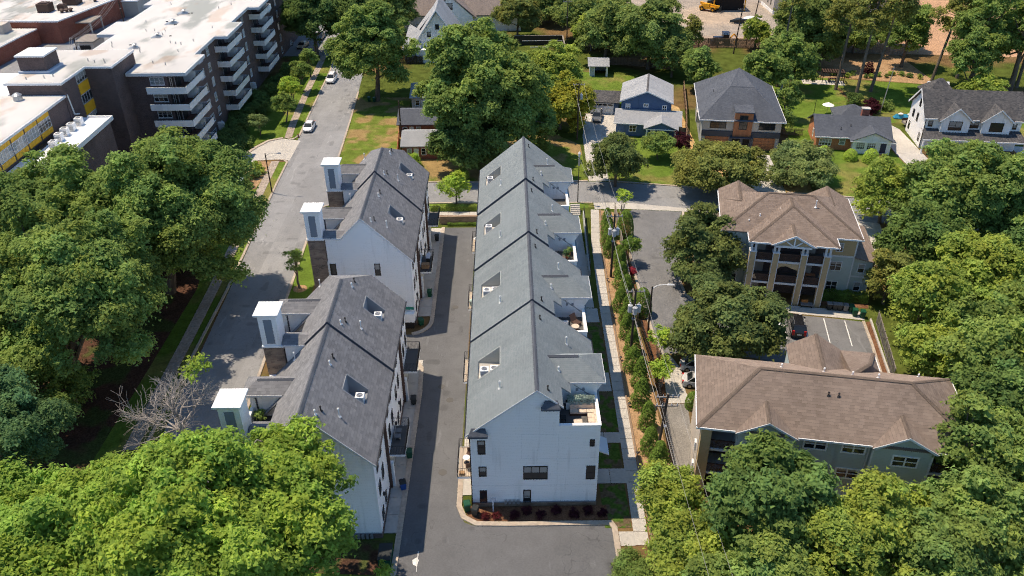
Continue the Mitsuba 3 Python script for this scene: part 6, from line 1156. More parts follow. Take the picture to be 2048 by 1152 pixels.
def hedge(label, x0, x1, y, w, h, pal, ang=0.0, leaf=.15, z0=0):
    rg = np.random.default_rng(int(abs(x0*10))); K = int((x1-x0)*(2*h+w)*1.6/(.45*leaf**2)); u = rg.uniform(x0, x1, K); s = rg.uniform(-1, 1, K); side = rg.random(K) < 2*h/(2*h+w)
    yy = np.where(side, np.sign(s)*w/2*rg.uniform(.85, 1.08, K), s*w/2); zz = np.where(side, h*rg.random(K), h*rg.uniform(.85, 1.06, K))*(1+.1*np.sin(u*3.1))
    nn = np.stack([rg.normal(size=K)*.5, np.where(side, np.sign(s), 0)+rg.normal(size=K)*.4, np.where(side, .4, 1)+rg.normal(size=K)*.3], 1); c_, q_ = math.cos(ang), math.sin(ang)
    p = np.stack([x0+(u-x0)*c_-yy*q_, y+(u-x0)*q_+yy*c_, z0+zz+.02], 1); col = np.array(PAL[pal])*rg.uniform(.7, 1.3, K)[:, None]*(1+.2*np.sin(u*2.3))[:, None]; col = np.clip(col, .004, .8)
    t = thing('hedge', label, 'hedge'); v, f, cc = leaf_mesh(p, nn, leaf*rg.uniform(.7, 1.3, K), col, rg); put(t, 'foliage', (v, f), 'leaf', color=cc); mb = MB()
    for q in range(max(2, int((x1-x0)/.8))): xx = .3+q*.8; mb.tube((x0+xx*c_, y+xx*q_, z0), (x0+xx*c_, y+xx*q_, z0+h*.8), .03, n=5)
    put(t, 'stem', mb, 'bark')
hedge('yellow green hedge behind the brick wall at the alley end', -12.6, -4.8, 118.9, .8, .9, 'lime')
hedge('low green ground hedge at the foot of the brick wall', -9.6, -5.0, 113.7, .5, .4, 'arb')
hedge('clipped dark hedge behind the bins, sunlit at one end', 41.6, 47.6, 91.6, 1.1, 1.3, 'arb', RA)
hedge('pale blue green plants filling the terrace planter', 5.3, 7.85, 59.02, .6, .6, 'mist', 0, .14, 10.1)
# ------------------------------------------------------------------ vehicles
def car(name, label, cat, x, y, ang, paint, L=4.6, W=1.82, H=1.48, suv=False, group=None):
    """Local x runs forward."""
    fr = (x, y, 0.02, ang); t = thing(name, label, cat, group); h = W/2; a, b = L/2, -L/2
    hood = .92 if not suv else 1.05; sill = .28
    def ring(xx, z0, z1, w, ins=.06): return [(xx, s*w, z0) for s in (-1, 1)]+[(xx, s*(w-ins), z1) for s in (-1, 1)]
    mb = MB(fr)
    mb.hull(ring(a, .42, .62, h-.22)+ring(a-.22, sill, hood-.22, h-.04)+ring(a-1.15, sill, hood, h)+ring(b+.25, sill, hood+.02, h)+ring(b, .45, hood-.06, h-.14))
    put(t, 'body', mb, paint)
    f0, f1, r1, r0 = (a-1.15, a-1.95, b+.55, b+.12) if suv else (a-1.1, a-1.95, b+1.15, b+.5)
    g = MB(fr).hull(ring(f0, hood-.04, hood-.02, h-.08)+ring(r0, hood-.04, hood-.02, h-.1)+[(f1, s*(h-.26), H-.05) for s in (-1, 1)]+[(r1, s*(h-.26), H-.05) for s in (-1, 1)])
    put(t, 'window', g, 'pane')
    rf = MB(fr).hull([(f1+.06, s*(h-.27), H-.07) for s in (-1, 1)]+[(r1-.04, s*(h-.27), H-.07) for s in (-1, 1)]+[(f1-.15, s*(h-.42), H) for s in (-1, 1)]+[(r1+.2, s*(h-.42), H) for s in (-1, 1)])
    put(t, 'roof', rf, paint)
    pl = MB(fr)
    for s in (-1, 1):
        for (x0_, z0_), (x1_, z1_) in (((f0, hood-.02), (f1+.02, H-.05)), ((r0, hood-.02), (r1, H-.05)), (((f1+r1)/2-.05, hood-.02), ((f1+r1)/2, H-.05))): pl.tube((x0_, s*(h-.075), z0_), (x1_, s*(h-.25), z1_), .045, n=5)
    put(t, 'pillar', pl, paint)
    for fx in (a-.85, b+.85):
        for s in (-1, 1):
            w = put(t, 'wheel', MB(fr).tube((fx, s*(h-.2), .33), (fx, s*(h+.02), .33), .33, n=16), 'tyre'); put(w, 'rim', MB(fr).tube((fx, s*(h+.0), .33), (fx, s*(h+.035), .33), .2, n=12), 'grey_metal')
    for s in (-1, 1):
        put(t, 'headlight', MB(fr).box(a-.24, s*(h-.28)-.18, .6, a-.03, s*(h-.28)+.18, .76), 'lamp_clear'); put(t, 'tail_light', MB(fr).box(b-.01, s*(h-.26)-.13, .62, b+.16, s*(h-.26)+.13, .92 if not suv else 1.25), 'lamp_red')
        put(t, 'mirror', MB(fr).box(f0-.3, s*(h+.04)-.1, hood, f0-.12, s*(h+.04)+.1, hood+.15), paint)
    put(t, 'bumper', MB(fr).box(a-.12, -h+.3, .3, a+.02, h-.3, .46).box(b-.03, -h+.25, .34, b+.1, h-.25, .5), 'plastic_dark'); put(t, 'number_plate', MB(fr).box(b-.04, -.26, .66, b-.01, .26, .78), 'plate')
    if suv: put(t, 'roof_rail', MB(fr).tube((f1-.2, h-.36, H+.03), (r1+.3, h-.36, H+.03), .025, n=5).tube((f1-.2, -h+.36, H+.03), (r1+.3, -h+.36, H+.03), .025, n=5), 'grey_metal')
    return t
PI = math.pi
car('parked_car', 'silver white car parked by the kerb facing the townhouses, beside the apartment lawn', 'car', -39.6, 155.6, -PI/2-.03, 'car_white')
car('parked_car', 'white van like car parked by the kerb near the end of the apartment lawn', 'car', -40.5, 185.8, -PI/2-.05, 'car_white', L=4.7, H=1.8, suv=True)
car('parked_car', 'silver car parked behind the apartment block beside the beige car', 'car', -57.3, 214.5, -PI/2-.25, 'car_silver')
car('parked_car', 'beige car parked behind the apartment block half under the dark tree', 'car', -53.0, 213.8, -PI/2-.2, 'car_beige')
car('parked_car', 'black car parked behind the dark tree trunk', 'car', -50.0, 222, -PI/2, 'car_black')
car('parked_suv', 'black estate car parked in the lot in front of the columned apartment house', 'car', 36.3, 84.6, PI/2+RA, 'car_black', L=4.8, W=1.9, H=1.72, suv=True)
car('parked_van', 'white van standing half under the dark glossy tree beside the black estate car', 'van', 33.2, 84.6, PI/2+RA, 'car_white', L=5.2, W=2.0, H=2.1, suv=True)
car('parked_pickup', 'grey pickup parked in front of the blue house garage', 'car', 18.3, 159.4, -PI/2+HA, 'car_grey', L=5.0, W=1.9, H=1.75, suv=True)
for i, (x, y) in enumerate(((22.4, 76.6), (22.1, 73.6))): car('parked_car', ['pale car under the glossy tree beside the sage apartment house end wall', 'pale car under the glossy tree next to the gravel strip'][i], 'car', x, y, RA, 'car_silver')
car('parked_car', 'light coloured car half hidden below the steep white house', 'car', -38.4, 214, .4, 'car_white')
# machines in the construction yard
fr = (59.8, 247.5, 0, math.radians(-35)); t = thing('telehandler', 'yellow telescopic handler standing in the construction yard', 'machine')
put(t, 'chassis', MB(fr).box(-2.6, -1.0, .7, 2.4, 1.0, 1.5), 'machine_yellow'); put(t, 'cab', MB(fr).hull([(-.9, .1, 1.5), (1.0, .1, 1.5), (-.9, 1.0, 1.5), (1.0, 1.0, 1.5), (-.7, .2, 2.8), (.5, .2, 2.8), (-.7, .95, 2.8), (.5, .95, 2.8)]), 'pane')
put(t, 'boom', MB(fr).ax((-2.6, -.35, 2.2), (.94, 0, -.1), (0, 1, 0), 0, 6.4, -.3, .3, -.3, .3), 'machine_yellow'); put(t, 'fork', MB(fr).box(3.6, -1.0, .5, 3.8, .6, 1.6).box(3.8, -.8, .5, 5.0, -.65, .6).box(3.8, .2, .5, 5.0, .35, .6), 'plastic_dark'); put(t, 'engine_cover', MB(fr).box(-1.9, -1.15, 1.4, .4, -.5, 2.2), 'machine_yellow')
for fx in (-1.7, 1.7):
    for s in (-1, 1): w = put(t, 'wheel', MB(fr).tube((fx, s*.75, .65), (fx, s*1.2, .65), .65, n=14), 'tyre'); put(w, 'rim', MB(fr).tube((fx, s*1.2, .65), (fx, s*1.23, .65), .3, n=10), 'machine_yellow')
fr = (56.4, 212.6, 0, PI+.05); t = thing('backhoe', 'dark blue backhoe standing beside the wooden fence', 'machine')
put(t, 'bonnet', MB(fr).box(.6, -.6, .9, 2.9, .6, 2.0), 'machine_navy'); put(t, 'cab', MB(fr).box(-1.0, -.8, 1.0, .6, .8, 2.6), 'pane'); put(t, 'cab_roof', MB(fr).box(-1.1, -.9, 3.0, .7, .9, 3.15).box(-1.0, -.8, 2.6, -.9, -.7, 3.0).box(-1.0, .7, 2.6, -.9, .8, 3.0).box(.5, -.8, 2.6, .6, -.7, 3.0).box(.5, .7, 2.6, .6, .8, 3.0), 'machine_navy')
put(t, 'loader', MB(fr).box(2.9, -1.1, .3, 3.6, 1.1, 1.2), 'machine_navy'); put(t, 'digger_arm', MB(fr).path([(-1.0, 0, 1.0), (-2.4, 0, 2.6), (-3.5, 0, 1.2), (-3.2, 0, .5)], .18, 6), 'machine_yellow'); put(t, 'bucket', MB(fr).box(-3.5, -.4, .1, -2.9, .4, .7), 'machine_yellow')
for fx, rr in ((-.6, .75), (2.1, .55)):
    for s in (-1, 1): put(t, 'wheel', MB(fr).tube((fx, s*.75, rr), (fx, s*1.1, rr), rr, n=14), 'tyre')
for i, (x, y, l, m_) in enumerate(((65.6, 233, 'dark pile of sheeting in the middle of the yard', 'plastic_dark'), (69.6, 236.2, 'white wrapped stack in the middle of the yard', 'cushion_white'), (80.5, 240.5, 'pale tank beside the site building', 'grey_siding'))):
    t = thing('material_stack', l, 'stack'); rg = np.random.default_rng(i); put(t, 'bundle', MB().hull(np.array([x, y, .7])+rg.normal(size=(24, 3))*[1.3, .7, .5]*[1, 1, .7]), m_); put(t, 'pallet', MB().box(x-1.6, y-.8, 0, x+1.6, y+.8, .15), 'grey_wood')
solo('gravel_pile', 'blue grey gravel pile on the orange clay', 'pile', MB().hull([(98+4.5*math.cos(a)*q, 222+3*math.sin(a)*q, z) for a in np.linspace(0, 6, 12) for q, z in ((1, 0), (.55, .9), (.15, 1.4))]), 'gravel')
# ------------------------------------------------------------------ poles, lamps, wires
def pole(name, label, cat, x, y, h, r=.15, m='pole_wood', lean=(0, 0)):
    t = thing(name, label, cat); put(t, 'post', MB().tube((x, y, -.2), (x+lean[0], y+lean[1], h), r, r*.7, 10), m); return t
t = pole('street_lamp', 'wooden street lamp pole leaning over the main street pavement', 'street lamp', -40.1, 126.3, 7.2, .12); put(t, 'arm', MB().path([(-40.1, 126.3, 6.8), (-39.2, 126.2, 7.3), (-37.9, 126.1, 7.3)], .035, 6), 'grey_metal'); put(t, 'lamp_head', MB().hull([(-38.1, 125.95, 7.25), (-37.4, 126.0, 7.2), (-37.4, 126.2, 7.2), (-38.1, 126.25, 7.25), (-37.9, 126.1, 7.45), (-37.5, 126.1, 7.42)]), 'grey_metal')
t = pole('street_lamp', 'dark street lamp with a pale head beside the side street verge', 'street lamp', 11.4, 121.2, 8.1, .09, 'black_metal'); put(t, 'lamp_head', MB().tube((11.4, 121.2, 8.1), (11.4, 121.2, 8.75), .14, .2, 8).tube((11.4, 121.2, 8.75), (11.4, 121.2, 9.0), .26, .08, 8), 'lamp_clear'); put(t, 'collar', MB().tube((11.4, 121.2, 6.6), (11.4, 121.2, 7.9), .14, n=8), 'grey_metal')
t = pole('street_lamp', 'tall street lamp with a curved white arm over the apartment driveway', 'street lamp', 17.4, 84.0, 7.0, .13); put(t, 'arm', MB().path([(17.4, 84, 6.7), (18.0, 84.0, 7.15), (19.3, 84, 7.3)], .05, 6), 'white_paint'); put(t, 'lamp_head', MB().hull([(19.2, 83.85, 7.25), (20.1, 83.9, 7.2), (20.1, 84.1, 7.2), (19.2, 84.15, 7.25), (19.4, 84, 7.42), (19.9, 84, 7.36)]), 'white_paint')
def upole(label, x, y, h, trans=0, arms=1, lean=(0, 0), big=False):
    t = pole('utility_pole', label, 'utility pole', x, y, h, .17, 'pole_wood', lean); tx, ty = x+lean[0], y+lean[1]
    for q in range(arms):
        z = h-.4-q*1.1; a = put(t, 'crossarm', MB().box(tx-1.1, ty-.06, z, tx+1.1, ty+.06, z+.12), 'grey_wood')
        for s in (-1.0, -.45, .45, 1.0): put(a, 'insulator', MB().tube((tx+s, ty, z+.12), (tx+s, ty, z+.34), .06, .04, 6), 'sign_grey')
    for q in range(trans):
        xx = tx+(.5 if q == 0 else -.5 if q == 1 else 0); yy = ty-(.5 if q == 2 else 0); c_ = put(t, 'transformer', MB().tube((xx, yy, h-3.1), (xx, yy, h-2.2), .27, n=12).tube((xx, yy, h-2.2), (xx, yy, h-2.1), .29, .16, 12), 'transformer_grey'); put(c_, 'bushing', MB().tube((xx, yy, h-2.1), (xx, yy, h-1.8), .05, n=6), 'white_paint')
    put(t, 'guy_clamp', MB().tube((tx, ty, h-4.2), (tx, ty, h-4.0), .22, n=8), 'grey_metal'); return t
upole('wooden utility pole with three grey transformers beside the evergreen row', 14.25, 97.7, 9.9, 3, 1); upole('wooden utility pole with a cluster of pale transformers in the evergreen row', 14.5, 78.9, 9.9, 3, 1); upole('leaning utility pole with crossarms near the gravel strip', 14.5, 60.4, 9.2, 0, 2, (.7, .6))
upole('utility pole with a grey box beside the golden green tree', 13.4, 148.5, 11.2, 1, 1); upole('utility pole with white transformers behind the brick apartment block', -98, 187.5, 10.2, 2, 1); upole('utility pole in the service yard beside the pale storage building', -107.5, 235, 9.5, 0, 1); upole('utility pole between the digger and the wooden fence', 56.8, 204, 11, 0, 1, (1.0, .6)); upole('utility pole in the middle of the construction yard', 69.0, 232, 10, 0, 1, (1.2, .5)); upole('utility pole behind the dark pen', 15.4, 210, 12, 0, 1); upole('utility pole at the corner of the dry lawn', -20.6, 150, 7.6, 0, 0)
pole('steel_post', 'thin pale steel post standing in the back lawn behind the bungalow', 'post', 76.8, 161, 9.6, .1, 'grey_metal', (.9, .4)); pole('net_post', 'dark post behind the bungalow', 'post', 62.6, 159.6, 3.6, .07, 'black_metal')
t = thing('flag_pole', 'white post with a faded pink flag in the mulch island', 'flag pole'); put(t, 'post', MB().tube((-46.9, 133, 0), (-47.0, 132.8, 4.6), .05, n=6), 'white_paint'); put(t, 'flag', MB().slab([(-46.95, 132.9, 3.6), (-46.7, 132.9, 2.7), (-46.5, 132.95, 1.9), (-46.9, 132.9, 2.6)], .02, (0, 1, 0)), 'red_brick')
def wire(label, P, r=.022, sag=.5, group='power lines along the evergreen row'):
    mb = MB()
    for a, b in zip(P[:-1], P[1:]):
        a, b = np.array(a, float), np.array(b, float); L = np.linalg.norm(b-a); k = max(4, int(L/4)); u = np.linspace(0, 1, k+1)
        mb.path([a+(b-a)*s-[0, 0, sag*L/20*4*s*(1-s)] for s in u], r, 4)
    return solo('power_line', label, 'power line', mb, 'wire', group=group)
for dx, l in ((-.9, 'thin power line of the evergreen row on the townhouse side'), (.9, 'thin power line of the evergreen row on the driveway side')): wire(l, [(16.5+dx, 20, 9.3), (15.2+dx, 61, 9.0), (14.5+dx, 78.9, 9.7), (14.25+dx, 97.7, 9.7), (13.4+dx, 148.5, 11.0)], .013, group=None)
wire('thicker cable strung along the evergreen row below the thin lines', [(16.2, 20, 6.3), (14.9, 60.9, 6.1), (14.5, 79, 6.3), (14.25, 97.8, 6.3), (13.4, 148.5, 7.3)], .026, group=None)
for i, dx in enumerate((-1.0, -.45, .45, 1.0)): wire(f'power line crossing the service yard, {ORD[i]} from the warehouses', [(-82+dx, 150, 12), (-98+dx, 187.5, 10), (-107.5+dx, 235, 9.4), (-113+dx, 262, 9.4)], .03, group=None)
for _ in ():wire('power line crossing the service yard behind the brick apartment block', [(-82+dx, 150, 12), (-98+dx, 187.5, 10), (-107.5+dx, 235, 9.4), (-113+dx, 262, 9.4)], .03, group='power lines across the service yard')
wire('thin cable running from the leaning pole towards the side street', [(14.3, 98, 8.6), (11.5, 121.2, 7.6)], .018, group=None)
# ------------------------------------------------------------------ fences
def fence(label, P, h, m, post=2.4, board=.2, gap=.015, name='fence', rail=True, stuff='close set boards of the fence'):
    t = thing(name, label, 'fence'); bd, po, rl = MB(), MB(), MB()
    for a, b in zip(P[:-1], P[1:]):
        a, b = np.array(a, float), np.array(b, float); L = np.linalg.norm(b-a); u = (b-a)/L; O = (a[0], a[1], 0); U3, N3 = (u[0], u[1], 0), (-u[1], u[0], 0); rg = np.random.default_rng(int(L*10))
        for k in range(int(L/board)): bd.ax(O, U3, N3, k*board+gap, (k+1)*board-gap, -.012, .012, .05, h-rg.uniform(0, .03))
        for k in range(int(L/post)+1): po.ax(O, U3, N3, k*post-.06, k*post+.06, .02, .14, 0, h+.05)
        rl.ax(O, U3, N3, 0, L, .013, .06, h*.2, h*.2+.09).ax(O, U3, N3, 0, L, .013, .06, h*.82, h*.82+.09).ax(O, U3, N3, 0, L, -.05, .05, h+.05, h+.09)
    put(t, 'board', bd, m, label=stuff, kind='stuff'); put(t, 'post', po, m); put(t, 'rail', rl, m); return t
fence('grey weathered fence between the evergreen row and the apartment driveway', [(17.0, 117.4), (16.75, 106), (16.45, 95), (16.4, 86)], 1.8, 'grey_wood')
fence('tall brown fence along the edge of the construction yard', [(24, 211.4), (44.4, 210.2), (66, 208.3), (74, 206.8)], 2.4, 'wood_fence')
fence('tall grey weathered fence above the mulch bank', [(74, 206.6), (91, 202.5), (98, 200.6)], 2.6, 'grey_wood'); fence('brown wooden fence behind the garden shed', [(23.4, 195.8), (29, 195.4), (40, 191)], 1.9, 'wood_fence')
fence('low wooden fence between the blue house and the straw strip', [(33.4, 143), (36.6, 160), (39.4, 178)], 1.7, 'wood_fence'); fence('dark picket fence beside the brick end of the bungalow', [(53.2, 149.8), (57.2, 149.2)], 1.3, 'wood_fence', board=.16, gap=.04)
fence('brown fence at the corner of the dry lawn', [(-20.2, 139), (-21.0, 150)], 1.8, 'cedar'); fence('brown fence behind the long taupe house', [(6, 240), (-12, 241.5)], 2.2, 'wood_fence'); fence('tall dark fence panel beside the steep white house', [(-34, 198.4), (-20.4, 198.2)], 2.0, 'dark_frame')
t = thing('fenced_pen', 'dark walled pen with pale rails between the trees', 'pen')
put(t, 'wall', MB().box(2, 213.6, 0, 14.4, 213.8, 2.4).box(14.4, 203.5, 0, 14.6, 213.8, 2.4), 'dark_frame'); put(t, 'cap', MB().box(2, 213.55, 2.4, 14.65, 213.85, 2.5).box(14.35, 203.4, 2.4, 14.7, 213.6, 2.5), 'grey_wood'); put(t, 'rail', MB().box(6, 208, 1.0, 14.3, 208.1, 1.1).box(4, 211.6, 1.6, 14.3, 211.7, 1.7), 'fascia_white')
t = thing('lattice_fence', 'grey zigzag lattice fence along the edge of the parking lot', 'fence'); zz, rr = MB(), MB()
A_, B_ = np.array([46.9, 85.6]), np.array([44.3, 74.0])
for k in range(40):
    a = A_+(B_-A_)*k/40; b = A_+(B_-A_)*(k+1)/40; rr.tube((*a, .05), (*b, 1.75), .028, n=4).tube((*a, 1.75), (*b, .05), .028, n=4)
    if k % 5 == 0: zz.tube((*a, 0), (*a, 1.95), .06, n=6)
rr.tube((*A_, 1.78), (*B_, 1.78), .045, n=5).tube((*A_, .1), (*B_, .1), .035, n=5); put(t, 'lattice', rr, 'grey_wood', kind='stuff', label='crossed grey lattice bars'); put(t, 'post', zz, 'grey_wood')
solo('timber_edging', 'pale timber edging between the parking lot and its lattice fence', 'edging', MB().slab([(46.3, 86.3, .3), (46.5, 86.3, .3), (44.2, 74, .3), (44.0, 74, .3)], .3), 'concrete')
t = thing('iron_fence', 'dark iron fence with round finials between the evergreen row and the gravel strip', 'fence'); P = [(16.55, 84.5), (16.9, 76), (16.6, 68), (16.1, 58), (16.1, 48)]; bars, rl = MB(), MB()
for a, b in zip(P[:-1], P[1:]):
    a, b = np.array(a), np.array(b); n_ = int(np.linalg.norm(b-a)/.3); rl.tube((*a, 1.25), (*b, 1.25), .05, n=5).tube((*a, .2), (*b, .2), .04, n=5)
    for k in range(n_): q = a+(b-a)*k/n_; bars.ax((q[0], q[1], 0), X, Y, -.025, .025, -.025, .025, 0, 1.5).sph((q[0], q[1], 1.55), .09, 1)
put(t, 'bar', bars, 'black_metal', kind='stuff', label='close set dark bars with finials'); put(t, 'rail', rl, 'black_metal')
t = thing('walk_railing', 'thin dark railing along the retaining wall of the long row', 'railing'); put(t, 'rail', railing(MB(), [(11.95, 116), (11.35, 98)], 1.1, .9, .3), 'black_metal')
# ------------------------------------------------------------------ bins, boxes, signs
def bin_(label, x, y, m, ang=0.0, lid=None):
    fr = (x, y, .03, ang); t = thing('wheeled_bin', label, 'bin'); put(t, 'body', MB(fr).hull([(s*.24, q*.26, 0.08) for s in (-1, 1) for q in (-1, 1)]+[(s*.31, q*.34, .95) for s in (-1, 1) for q in (-1, 1)]), m)
    put(t, 'lid', MB(fr).hull([(s*.34, q*.38, .96) for s in (-1, 1) for q in (-1, 1)]+[(s*.28, q*.32, 1.06) for s in (-1, 1) for q in (-1, 1)]), lid or m); put(t, 'wheel', MB(fr).tube((-.3, .3, .1), (.3, .3, .1), .1, n=8), 'tyre'); put(t, 'handle', MB(fr).tube((-.26, .4, .98), (.26, .4, .98), .025, n=5), m); return t
bin_('green wheeled bin at the end of the bin row, nearer the fence', 45.6, 87.0, 'plastic_green', RA); bin_('green wheeled bin standing beside the other green bin', 44.75, 87.4, 'plastic_green', RA)
bin_('green wheeled bin with raised lid behind the two green ones', 44.6, 88.3, 'plastic_green', RA)
for i, (x, y) in enumerate(((41.9, 88.9), (42.6, 88.8), (43.2, 88.7), (43.9, 88.5))): bin_(['dark grey bin at the end of the shaded bin row', 'second dark grey bin of the shaded bin row', 'third dark grey bin of the shaded bin row', 'grey bin with a pale lid beside the green bins'][i], x, y, 'plastic_dark' if i < 3 else 'plastic_grey', RA, 'plastic_grey')
bin_('small green bin on the pale apron near the planting bed corner', -4.3, 55.1, 'plastic_green', .2); bin_('dark green bin tipped towards the planting bed shrubs', -3.5, 54.5, 'plastic_dark', -.3); bin_('black bin against the alley kerb near the far brick wall', -10.9, 108.8, 'plastic_dark', .1); bin_('blue recycling bin on the shaded alley apron', -10.75, 58.0, 'plastic_blue', .3, 'plastic_dark')
bin_('green bin below the far alley balcony', -10.8, 93.2, 'plastic_green', 0); bin_('small green bin at the curved kerb below the green panel sign', -11.4, 86.4, 'plastic_green', .5); bin_('dark bin under the grey alley balcony', -10.9, 70.9, 'plastic_dark', 0); bin_('dark green bin under the balcony beside the blue bin', -10.55, 62.4, 'plastic_green', .1)
for i, (x, y) in enumerate(((34.7, 147.6), (34.9, 142.4))): bin_(['dark bin on the straw strip beside the modern house wall', 'dark bin at the front corner of the modern house'][i], x, y, 'plastic_dark', .1)
for i, (x, y) in enumerate(((-29.9, 171.6), (-28.7, 171.2))): bin_(['dark bin under the corner tree, nearer the main street', 'dark bin under the corner tree, nearer the cottage'][i], x, y, 'plastic_green', 0)
for i, (x, y) in enumerate(((-25.4, 175.2), (-24.2, 174.8))): pass
t = thing('dustbin_box', 'large dark green storage box in the shade beside the alley kerb', 'box'); put(t, 'body', MB().box(-12.0, 48.6, 0, -10.9, 50.4, .9), 'plastic_green'); put(t, 'lid', MB().box(-12.05, 48.55, .9, -10.85, 50.45, 1.0), 'plastic_dark')
t = thing('transformer_box', 'green grey transformer box on a pad in the mulch island', 'transformer'); put(t, 'body', MB().box(-47.2, 127.6, .15, -45.6, 129.2, 1.5), 'plastic_green'); put(t, 'lid', MB().hull([(-47.3, 127.5, 1.5), (-45.5, 127.5, 1.5), (-47.3, 129.3, 1.5), (-45.5, 129.3, 1.5), (-47.1, 127.8, 1.72), (-45.7, 127.8, 1.72), (-47.1, 129.1, 1.72), (-45.7, 129.1, 1.72)]), 'mist_plant'); put(t, 'pad', MB().box(-47.4, 127.4, 0, -45.4, 129.4, .15), 'concrete')
t = thing('post_sign', 'small blue grey sign on a white post in the planting bed', 'sign'); put(t, 'post', MB().box(-1.85, 54.85, 0, -1.75, 54.95, 1.5), 'white_paint'); put(t, 'panel', MB().box(-2.05, 54.82, 1.5, -1.5, 54.86, 1.95), 'sign_grey')
t = thing('hydrant', 'small red and white hydrant on the verge beside the parked silver white car', 'hydrant'); put(t, 'body', MB().tube((-40.9, 151.2, 0), (-40.9, 151.2, .6), .16, .14, 10).sph((-40.9, 151.2, .65), .15), 'red_brick'); put(t, 'nozzle', MB().tube((-41.15, 151.2, .45), (-40.65, 151.2, .45), .07, n=8), 'white_paint')
for i, (x, y) in enumerate(((13.05, 62.2), (13.2, 70), (13.3, 78.5), (13.5, 87.5), (13.65, 96.5), (13.9, 105.5))):
    t = thing('path_light', f'small dark path light at the mulch bank edge, {ORD[5-i]} from the side street', 'path light'); put(t, 'post', MB().tube((x, y, 0), (x, y, .5), .04, n=6), 'black_metal'); put(t, 'shade', MB().tube((x, y, .5), (x, y, .58), .2, .06, 8), 'black_metal')
for i, (x, y, r) in enumerate(((-7.0, 60.2, .45), (-6.9, 71.5, .42), (-8.0, 73.9, .4), (-7.2, 90.5, .42))): solo('manhole_cover', ['round manhole cover in the alley beside the blue bin', 'round manhole cover in the middle of the alley', 'round manhole cover in the mouth of the short side alley', 'round manhole cover in the far alley'][i], 'manhole cover', MB().tube((x, y, .0), (x, y, .024), r, n=20).tube((x, y, .0), (x, y, .03), r*.75, n=20), 'deck_grey')
solo('road_mark', 'white paint splash on the asphalt near the alley kerb', 'road marking', MB().slab([(-8.95, 48.8, .02), (-8.6, 48.6, .02), (-8.45, 49.3, .02), (-8.7, 49.6, .02), (-9.05, 49.3, .02)], .006).slab([(-8.6, 48.0, .02), (-8.55, 48.0, .02), (-8.55, 50.3, .02), (-8.62, 50.3, .02)], .006), 'white_line')
# ------------------------------------------------------------------ furniture on terraces and balconies
def sofa(label, x0, y0, x1, y1, z, back, m='cushion', name='outdoor_sofa'):
    t = thing(name, label, 'sofa'); put(t, 'base', MB().box(x0, y0, z, x1, y1, z+.22), 'brown_rail'); L = x1-x0 if back in 'NS' else y1-y0; n_ = max(1, round(L/.8))
    for k in range(n_):
        if back in 'NS': a, b = x0+L*k/n_+.02, x0+L*(k+1)/n_-.02; put(t, 'seat', MB().box(a, y0+.02, z+.22, b, y1-.02, z+.42), m); yb = (y1-.2, y1) if back == 'N' else (y0, y0+.2); put(t, 'backrest', MB().box(a, yb[0], z+.42, b, yb[1], z+.8), m)
        else: a, b = y0+L*k/n_+.02, y0+L*(k+1)/n_-.02; put(t, 'seat', MB().box(x0+.02, a, z+.22, x1-.02, b, z+.42), m); xb = (x1-.2, x1) if back == 'E' else (x0, x0+.2); put(t, 'backrest', MB().box(xb[0], a, z+.42, xb[1], b, z+.8), m)
    return t
z = 9.2
sofa('long beige sofa with cushions along the planter of the end roof terrace', 5.5, 58.05, 7.85, 58.85, z, 'N'); sofa('beige sofa along the parapet of the end roof terrace', 7.1, 55.95, 7.88, 58.0, z, 'E')
t = thing('coffee_table', 'low square beige table on the end roof terrace', 'table'); put(t, 'tabletop', MB().box(5.75, 56.2, z+.32, 6.55, 57.1, z+.42), 'cushion'); put(t, 'leg', MB().box(5.8, 56.25, z, 6.5, 57.05, z+.32), 'brown_rail')
t = thing('planter', 'long white planter along the dormer wall of the end roof terrace', 'planter'); put(t, 'box', MB().box(5.2, 58.9, z, 7.88, 59.2, z+.95), 'white_paint'); put(t, 'rim', MB().box(5.15, 58.86, z+.95, 7.9, 59.2, z+1.0), 'dark_void')
for i, (x, y) in enumerate(((4.75, 56.5), (4.8, 57.4))):
    t = thing('terrace_chair', ['dark chair on the end roof terrace nearest the gable', 'dark chair on the end roof terrace beside the door'][i], 'chair'); put(t, 'seat', MB().box(x-.28, y-.28, z+.38, x+.28, y+.28, z+.46), 'plastic_dark'); put(t, 'backrest', MB().box(x-.3, y-.28, z+.46, x-.22, y+.28, z+.95), 'plastic_dark')
    for a in (-1, 1):
        for b in (-1, 1): put(t, 'leg', MB().box(x+a*.24-.03, y+b*.24-.03, z, x+a*.24+.03, y+b*.24+.03, z+.38), 'plastic_dark')
z = 9.4
sofa('white sofa on the second roof terrace', 5.0, 71.4, 6.3, 72.3, z, 'N', 'cushion_white')
t = thing('side_table', 'round beige table beside the white sofa on the second roof terrace', 'table'); put(t, 'tabletop', MB().tube((7.0, 71.6, z+.5), (7.0, 71.6, z+.56), .42, n=16), 'cushion'); put(t, 'base', MB().tube((7.0, 71.6, z), (7.0, 71.6, z+.5), .3, .36, 12), 'brown_rail')
t = thing('lounge_chair', 'striped dark lounge chair in the corner of the second roof terrace', 'chair'); fr = (7.2, 72.6, z, .7); put(t, 'seat', MB(fr).box(-.4, -.4, .3, .4, .4, .4), 'brown_rail'); put(t, 'backrest', MB(fr).slab([(-.4, .35, .4), (.4, .35, .4), (.4, .75, 1.1), (-.4, .75, 1.1)], .08), 'brown_rail'); put(t, 'leg', MB(fr).box(-.35, -.35, 0, -.29, -.29, .3).box(.29, -.35, 0, .35, -.29, .3), 'brown_rail')
z = 9.65
